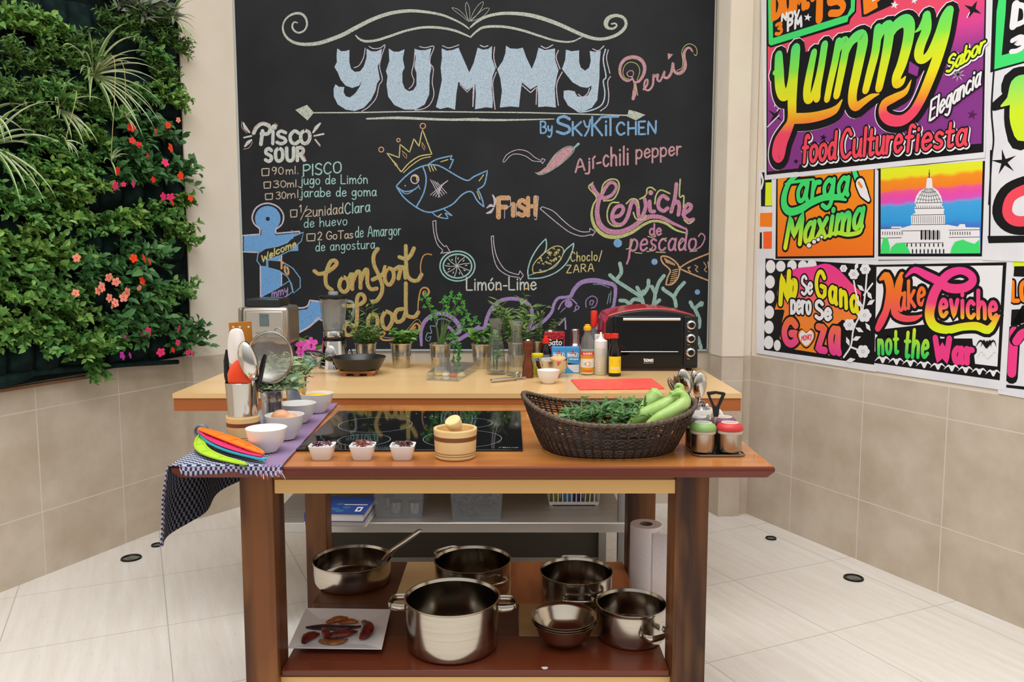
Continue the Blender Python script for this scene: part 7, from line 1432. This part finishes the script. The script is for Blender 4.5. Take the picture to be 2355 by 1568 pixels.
outr = ph([(1625, 903), (1627, 901), (1646, 899), (1666, 902), (1668, 905), (1654, 936), (1651, 958), (1641, 958), (1638, 936)]); inr = ph([(1632, 908), (1646, 905), (1660, 908), (1650, 931), (1646, 934), (1642, 931)])
bm = MB(); o2 = smoothpts([Vector(p) for p in outr], 1, True); no, ni = len(outr), len(inr)
fv = [(x, -.005, z) for x, z in outr] + [(x, .005, z) for x, z in outr] + [(x, -.005, z) for x, z in inr] + [(x, .005, z) for x, z in inr]; fs = [(i, (i + 1) % no, no + (i + 1) % no, no + i) for i in range(no)] + [(2 * no + i, 2 * no + (i + 1) % ni, 2 * no + ni + (i + 1) % ni, 2 * no + ni + i) for i in range(ni)]
lk = [(0, 0), (1, 0), (2, 1), (3, 2), (4, 2), (5, 3), (6, 4), (7, 4), (8, 5)]
for (a, b), (c, d) in zip(lk, lk[1:] + lk[:1]):
    for s_, k0 in ((0, 2 * no), (no, 2 * no + ni)):
        f = [a + s_, c + s_, k0 + d] + ([k0 + b] if b != d else []); fs.append(tuple(f))
bm.add(fv, fs); bm.build('handle', BLKP, t, bevel=.0015, smooth=False)
def jar(px, py, lb, lid, lidn, name='spice_jar', top='#8c8880'):
    P_ = on(px, py, ZT + .0068); k = mpp(P_); t = thing(name, lb, 'jar', P_, 0, 'spice jars on the rack'); MB().lathe([(a * k, z * k) for a, z in ((0, 0), (24, 0), (27, 2), (27.5, 6), (27.5, 40), (28, 44))], 40).build('jar_body', M('jar_steel', '#b7ada0', .22, 1), t)
    MB().lathe([(a * k, z * k) for a, z in ((28.5, 43), (29, 44), (29, 49), (28, 50))], 40).build('collar', M('collar_plastic', '#cfc4b4', .4), t)
    MB().lathe([(a * k, z * k) for a, z in ((28, 49.5), (30, 51), (30, 56), (27, 62), (21, 66), (18.5, 67), (18, 66.5))], 40).build('lid', M('lid_' + lidn, lid, .45), t)
    MB().lathe([(a * k, z * k) for a, z in ((18.8, 66), (19, 67.4), (17.4, 67.6), (17, 66))], 36).build('lid_ring', M('ring_white', '#e8e4dc', .4), t); MB().disc((0, 0, 66.6 * k), 17.4 * k).build('lid_window', M('win_' + lidn, top, .15), t); return t
jar(1616, 1037, 'steel spice jar with green lid on the rack', '#84a860', 'green', top='#a8a8a6'); jar(1677, 1037, 'steel spice jar with red lid on the rack', '#c43434', 'red', top='#b0a090'); jar(1662, 1024, 'steel spice jar with plum lid at the back right of the rack', '#7a4468', 'plum', top='#b0a898'); jar(1603, 1024, 'steel spice jar with grey lid at the back left of the rack', '#66635c', 'grey', top='#c2c0c4')
# ================================================================ pans on the open shelf and goods on the steel shelf
POT = M('pot_steel', '#bfb9ae', .2, 1, c2='#b6afa2', ns=3, nstretch=(1, 1, 60)); POTI = M('pot_inside', '#aaa49a', .14, 1); RIV = M('rivet', '#d8d2c6', .2, 1)
def potbody(t, r, h, tw=.004, belly=0):
    MB().lathe([(0, 0), (.90 * r, 0), (.95 * r, .004), (.985 * r, .014), (r, .04), (r, h - .012), (1.0 * r, h - .006), (1.035 * r, h - .002), (1.035 * r, h), (1.0 * r, h), (.97 * r, h - .008)], 64, cap=False).build('pot_body', POT, t, ang=40)
    MB().lathe([(.97 * r, h - .008), (.965 * r, .03), (.93 * r, .012), (.86 * r, .006), (0, .006)], 64, cap=False).build('pot_inside', POTI, t, ang=40)
def strap(t, r, z, ang, w_=.095, out=.048, fl=True, th=.0025):
    """Loop handle lying level at angle ang."""
    d = Vector((math.cos(ang), math.sin(ang), 0)); s = Vector((-d.y, d.x, 0)); P_ = smoothpts([d * r * .985 - s * w_ * .5, d * (r + out * .45) - s * w_ * .50, d * (r + out) - s * w_ * .34, d * (r + out) + s * w_ * .34, d * (r + out * .45) + s * w_ * .50, d * r * .985 + s * w_ * .5], 4); P_ = [p + Vector((0, 0, z)) for p in P_]
    mb = MB(); mb.tube(P_, .0042 if not fl else .0026, 8, flat=1 if not fl else 3.6, up=(0, 0, 1)); o = mb.build('handle', POT, t)
    mb = MB()
    for k_ in (-1, 1): mb.sphere(d * (r + .002) + s * k_ * w_ * .5 + Vector((0, 0, z)), .0055, 10, 6)
    mb.build('rivets', RIV, o)
def sp(px, py): return on(px, py, ZS + .0004)
P = sp(812, 1336); m = mpp(P); t = thing('saute_pan', 'steel saute pan with a long handle at the back left of the shelf', 'pan', P); r, h = 88 * m, 55 * m; potbody(t, r, h)
a = aty(893, 1272, P.y + .02) - P; b = aty(962, 1222, P.y + .13) - P; d = (b - a).normalized(); s = d.cross(Vector((0, 0, 1))).normalized(); mb = MB()
mb.tube(smoothpts([a - d * .025 + Vector((0, 0, -.012)), a + d * .02, a + d * .08, b, b + d * .014], 3), [.009, .010, .012, .012, .012, .012, .012, .012, .0115, .011, .0105, .008, .003], 14, flat=.42, up=s.cross(d)); mb.build('handle', POT, t)
P = sp(1087, 1360); m = mpp(P); t = thing('stock_pot', 'tall steel pot at the back centre of the shelf with a loop handle up left', 'pot', P, 0, 'steel pots on the shelf'); r, h = 86 * m, 78 * m; potbody(t, r, h); strap(t, r, h * .86, R(128), .09, .045, False); strap(t, r, h * .72, R(-58), .09, .03, False)
P = sp(1041, 1482); m = mpp(P); t = thing('stock_pot', 'largest steel pot at the front centre of the shelf', 'pot', P, 0, 'steel pots on the shelf'); r, h = 106 * m, 117 * m; potbody(t, r, h); strap(t, r, h * .82, R(174), .07, .044); strap(t, r, h * .82, R(2), .07, .044)
P = sp(1325, 1392); m = mpp(P); t = thing('stock_pot', 'steel pot behind the nested bowls at the right of the shelf', 'pot', P, 0, 'steel pots on the shelf'); r, h = 82 * m, 84 * m; potbody(t, r, h); strap(t, r, h * .9, R(88), .09, .035, False); strap(t, r, h * .62, R(-92), .085, .022, False)
P = sp(1451, 1463); m = mpp(P); t = thing('stock_pot', 'steel pot at the front right of the shelf with its handle forward', 'pot', P, 0, 'steel pots on the shelf'); r, h = 78 * m, 82 * m; potbody(t, r, h); strap(t, r, h * .52, R(-62), .075, .034); strap(t, r, h * .7, R(118), .075, .034)
P = sp(1297, 1478); m = mpp(P); MS = M('bowl_steel', '#bdb4a6', .2, 1)
for i, lb in enumerate(('lowest steel bowl of the nested stack of three', 'middle steel bowl of the nested stack of three', 'top steel bowl of the nested stack of three')):
    t = thing('steel_bowl', lb, 'bowl', P + Vector((0, 0, .0065 * i)), 0, 'nested steel bowls'); r, h = 74 * m, 56 * m; q_ = 1 - .006 * i
    MB().lathe([(0, .001), (.40 * r * q_, 0), (.55 * r * q_, .006), (.80 * r * q_, h * .42), (.93 * r * q_, h * .85), (1.0 * r, h * .97), (1.01 * r, h), (.985 * r, h * 1.0), (.91 * r * q_, h * .87), (.78 * r * q_, h * .44), (.52 * r * q_, .010), (0, .006)], 56).build('bowl_body', MS, t, ang=50)
P = sp(1483, 1385); m = mpp(P); t = thing('paper_towel_roll', 'tall white paper towel roll on the shelf beside the right leg', 'paper towel', P); r, h = 36 * m, 186 * m; PT = M('tissue', '#e9dfe0', .9, spec=.1, c2='#e2d7d9', ns=200)
MB().lathe([(r * .42, 0), (r * .98, 0), (r, .004), (r, h - .004), (r * .97, h), (r * .42, h), (r * .42, 0)], 48, cap=False).build('roll', PT, t, ang=40); MB().lathe([(r * .42, h - .001), (r * .40, h + .0005), (r * .38, h - .001), (r * .38, .001)], 32, cap=False).build('core', M('card_core', '#7d6e5c', .8), t)
mb = MB(); cr = smoothpts([(r * .2, -r * .99, 0), (r * .8, -r * .95, 0), (r * 1.25, -r * .9, 0), (r * 1.62, -r * .72, 0)], 5); mb.loft([[(x, y, .002) for x, y, z in cr], [(x, y, h * (.945 - .03 * i / len(cr))) for i, (x, y, z) in enumerate(cr)]], False); o = mb.build('loose_sheet', PT, t); o.modifiers.new('thick', 'SOLIDIFY').thickness = .001
# square plate with dried chillies
c4 = [on(*p, ZS + .018) for p in ((662, 1490), (878, 1493), (899, 1401), (703, 1398))]; pc = sum(c4, Vector()) / 4; pc.z = ZS + .0004; t = thing('square_plate', 'square white plate of dried chillies at the front left of the shelf', 'plate', pc); q4 = [p - pc for p in c4]
def rr_(k_, z): return [Vector((p.x * k_, p.y * k_, z)) for p in q4]
mb = MB(); mb.loft([rr_(.55, 0), rr_(.60, .004), rr_(1.0, .0165), rr_(1.0, .0185), rr_(.985, .0185), rr_(.62, .0075), rr_(.58, .0072)]); mb.build('plate_body', M('plate_white', '#e3dfe0', .15, spec=.5), t, smooth=False, bevel=.0012)
def chil(pts, rad, lb, col):
    W_ = [on(x, y, ZS + .012 + z) for x, y, z in pts]; o0 = W_[1]; mb = MB(); rad *= 1.3; P_ = smoothpts([p - o0 for p in W_], 4); n = len(P_); mb.tube(P_, [rad * math.sin(math.pi * (.12 + .80 * i / (n - 1))) for i in range(n)], 10, flat=.6); rn = random.Random(len(lb)); mb.v = [(x + rn.uniform(-.0012, .0012), y + rn.uniform(-.0012, .0012), z + rn.uniform(-.0008, .0008)) for x, y, z in mb.v]
    t = thing('dried_chilli', lb, 'chilli', o0, 0, 'dried chillies on the square plate'); mb.build('pod', M(col[0], col[1], .35, c2=col[2], ns=60), t)
CH1 = ('chilli_amber', '#7c3a12', '#b06420'); CH2 = ('chilli_dark', '#2e1512', '#4a211b'); CH3 = ('chilli_red', '#3e100d', '#7c2419')
chil([(750, 1432, .002), (775, 1423, .004), (800, 1420, .002)], .010, 'amber dried chilli at the back of the square plate', CH1); chil([(780, 1433, .002), (805, 1428, .004), (824, 1430, .002)], .008, 'smaller amber dried chilli beside the other amber one', CH1)
chil([(704, 1443, .002), (740, 1441, .003), (790, 1443, .003), (830, 1440, .002)], .009, 'long blackish dried chilli across the square plate', CH2); chil([(836, 1428, .008), (848, 1440, .014), (840, 1458, .008), (828, 1468, .004)], .013, 'upright red dried chilli at the right of the square plate', CH3)
chil([(698, 1478, .003), (712, 1462, .006), (735, 1458, .004)], .013, 'red dried chilli curled at the left of the square plate', CH3); chil([(745, 1465, .004), (780, 1458, .008), (822, 1452, .006)], .013, 'wrinkled red dried chilli in the centre of the square plate', CH3); chil([(735, 1472, .002), (765, 1478, .003), (800, 1470, .004)], .009, 'brownish dried chilli at the front of the square plate', ('chilli_brown', '#6e3d20', '#8f5a30')); chil([(742, 1445, .012), (750, 1455, .012), (752, 1468, .008)], .009, 'short red dried chilli lying over the long dark one', CH3)
mb = MB(); P = sp(1253, 1536); rings = [[(r_ * (1 + .25 * math.sin(3 * a)) * math.cos(a) * .008, r_ * (1 + .2 * math.cos(2 * a)) * math.sin(a) * .007, z) for a in (6.2832 * j / 16 for j in range(16))] for r_, z in ((1, 0), (.8, .0015), (.2, .002))]; mb.loft(rings); o = mb.build('paper_scrap', M('scrap_white', '#dcd8d4', .8), None, loc=P); tag(o, 'tiny white scrap on the front edge of the shelf', 'scrap')
# --- steel shelf of the back counter
ZB = .4254
def bp(px, py): return on(px, py, ZB)
def book(px0, px1, py, hh, z, lb, dep, c1, page, art=None):
    a, b = on(px0, py, z), on(px1, py, z); t = thing('book', lb, 'book', ((a.x + b.x) / 2, a.y, z), -.04, 'books on the steel shelf'); w_ = (b.x - a.x) / 2; cv = M('cover_' + c1[1:], c1, .35)
    MB().box(-w_ + .003, .002, .003, w_ - .004, dep - .003, hh - .003).build('pages', M('pages_' + page[1:], page, .8, c2='#d8d4cc', ns=60, nstretch=(1, 1, 40)), t); MB().box(-w_, 0, 0, w_, dep, .0025).build('back_cover', cv, t); MB().box(-w_, 0, hh - .0025, w_, dep, hh).build('front_cover', cv, t); MB().box(-w_ - .002, 0, 0, -w_ + .002, dep, hh).build('spine', cv, t)
    return t, w_
book(700, 843, 1211, .030, ZB, 'white covered book at the bottom of the pair on the steel shelf', .23, '#dcdad6', '#e4e0d8')
t, w_ = book(700, 838, 1200, .032, ZB + .0302, 'blue covered book on top of the white one on the steel shelf', .22, '#2a4a96', '#e8e6ea')
mb = MB(); mb.recalc = False
for x0, y0, x1, y1, mi in ((.1, .11, .9, .118, 0), (.62, .03, .82, .085, 0), (.67, .042, .77, .072, 1)): mb.add([(w_ * x0, y0, .0322 + mi * 2e-4), (w_ * x1, y0, .0322 + mi * 2e-4), (w_ * x1, y1, .0322 + mi * 2e-4), (w_ * x0, y1, .0322 + mi * 2e-4)], [(0, 1, 2, 3)], mi)
for i, (x, y) in enumerate(((-.1, .06), (.1, .035), (.25, .08), (-.3, .03), (-.05, .12))): mb.disc((w_ * x, y, .0321), .016, 16, 2)
mb.build('printed_cover', [M('print_white', '#f4f2f0', .5), M('cover_2a4a96', '#2a4a96', .35), M('cover_teal', '#3a6f9c', .35)], t, smooth=False)
CPL = thin('cloudy_box', '#eef1f4', .6, .09, .12)
def tub(px0, px1, py, h, lb, dep=.22):
    a, b = bp(px0, py), bp(px1, py); t = thing('plastic_box', lb, 'box', ((a.x + b.x) / 2, a.y + dep / 2, ZB), 0, 'clear boxes on the steel shelf'); w_ = (b.x - a.x) / 2; mb = MB(); R0 = lambda k_, z: [(-w_ * k_, -dep / 2 * k_, z), (w_ * k_, -dep / 2 * k_, z), (w_ * k_, dep / 2 * k_, z), (-w_ * k_, dep / 2 * k_, z)]
    mb.loft([R0(.93, 0), R0(1.02, h), R0(1.06, h), R0(1.06, h + .004), R0(.99, h + .004), R0(.91, .003)]); mb.build('box_body', CPL, t, smooth=False, bevel=.003); return t, w_
t, w_ = tub(860, 975, 1192, .13, 'clear plastic box holding steel moulds, left of the two boxes')
for i, (x, y) in enumerate(((-.02, -.04), (.055, -.045), (-.06, .03))):
    o = MB().lathe([(.026, 0), (.026, .045), (.0245, .045), (.0245, .003), (0, .002)], 24).build('ring_mould', BRUSH, None, loc=t.location + Vector((x, y, .004))); tag(o, ('steel ring mould at the front centre of the left clear box', 'steel ring mould at the front right of the left clear box', 'steel ring mould at the back of the left clear box')[i], 'mould', 'steel moulds in the clear box')
t, w_ = tub(1036, 1156, 1198, .13, 'clear plastic box of small dark pieces, right of the two boxes')
mb = MB(); rn = random.Random(6)
for i in range(140): mb.sphere((rn.uniform(-w_ * .82, w_ * .82), rn.uniform(-.09, .09), .014 + rn.random() * .075), rn.uniform(.006, .011), 7, 5)
o = mb.build('small_caps', M('dark_caps', '#3d4248', .3, c2='#5a6068', ns=30), None, loc=t.location); tag(o, 'heap of small dark pieces inside the right clear box', 'pieces', None, 'stuff')
a, b = bp(1262, 1163), bp(1378, 1163); t = thing('plastic_basket', 'white slatted plastic basket at the right of the steel shelf', 'basket', ((a.x + b.x) / 2, a.y + .11, ZB)); w_, dp, hh = (b.x - a.x) / 2, .11, .10
def R1_(k_, z): return [(-w_ * k_, -dp * k_, z), (w_ * k_, -dp * k_, z), (w_ * k_, dp * k_, z), (-w_ * k_, dp * k_, z)]
mb = MB(); mb.loft([R1_(.98, .004), R1_(1, .016), R1_(.96, .016), R1_(.95, .006)]); mb.loft([R1_(1.05, hh - .014), R1_(1.06, hh), R1_(1.0, hh), R1_(.99, hh - .014), R1_(1.05, hh - .014)], True, False, False)
n = 11
for i in range(n + 1):
    f = -1 + 2 * i / n
    for sg in (-1, 1): mb.tube([(w_ * .98 * f, sg * dp * .98, .012), (w_ * 1.02 * f, sg * dp * 1.02, hh - .008)], .0026, 5); mb.tube([(sg * w_ * .98, dp * .98 * f, .012), (sg * w_ * 1.02, dp * 1.02 * f, hh - .008)], .0026, 5)
for x in (-1, 1):
    for y in (-1, 1): mb.box(x * w_ * .9 - .006, y * dp * .9 - .006, 0, x * w_ * .9 + .006, y * dp * .9 + .006, .005)
mb.build('basket_frame', M('basket_white', '#e6e4e2', .4), t)
for i, (x, c) in enumerate(((-.075, '#8a8c3a'), (-.03, '#4a86c0'), (.02, '#2f3c78'), (.065, '#6a6e4a'))):
    o = MB().box(-.018, -.03, 0, .018, .03, .072).build('packet', M('packet_%d' % i, c, .4), None, loc=t.location + Vector((x, -.05, .007)), bevel=.004); tag(o, ('olive', 'light blue', 'navy', 'grey green')[i] + ' packet inside the white slatted basket', 'packet', None)
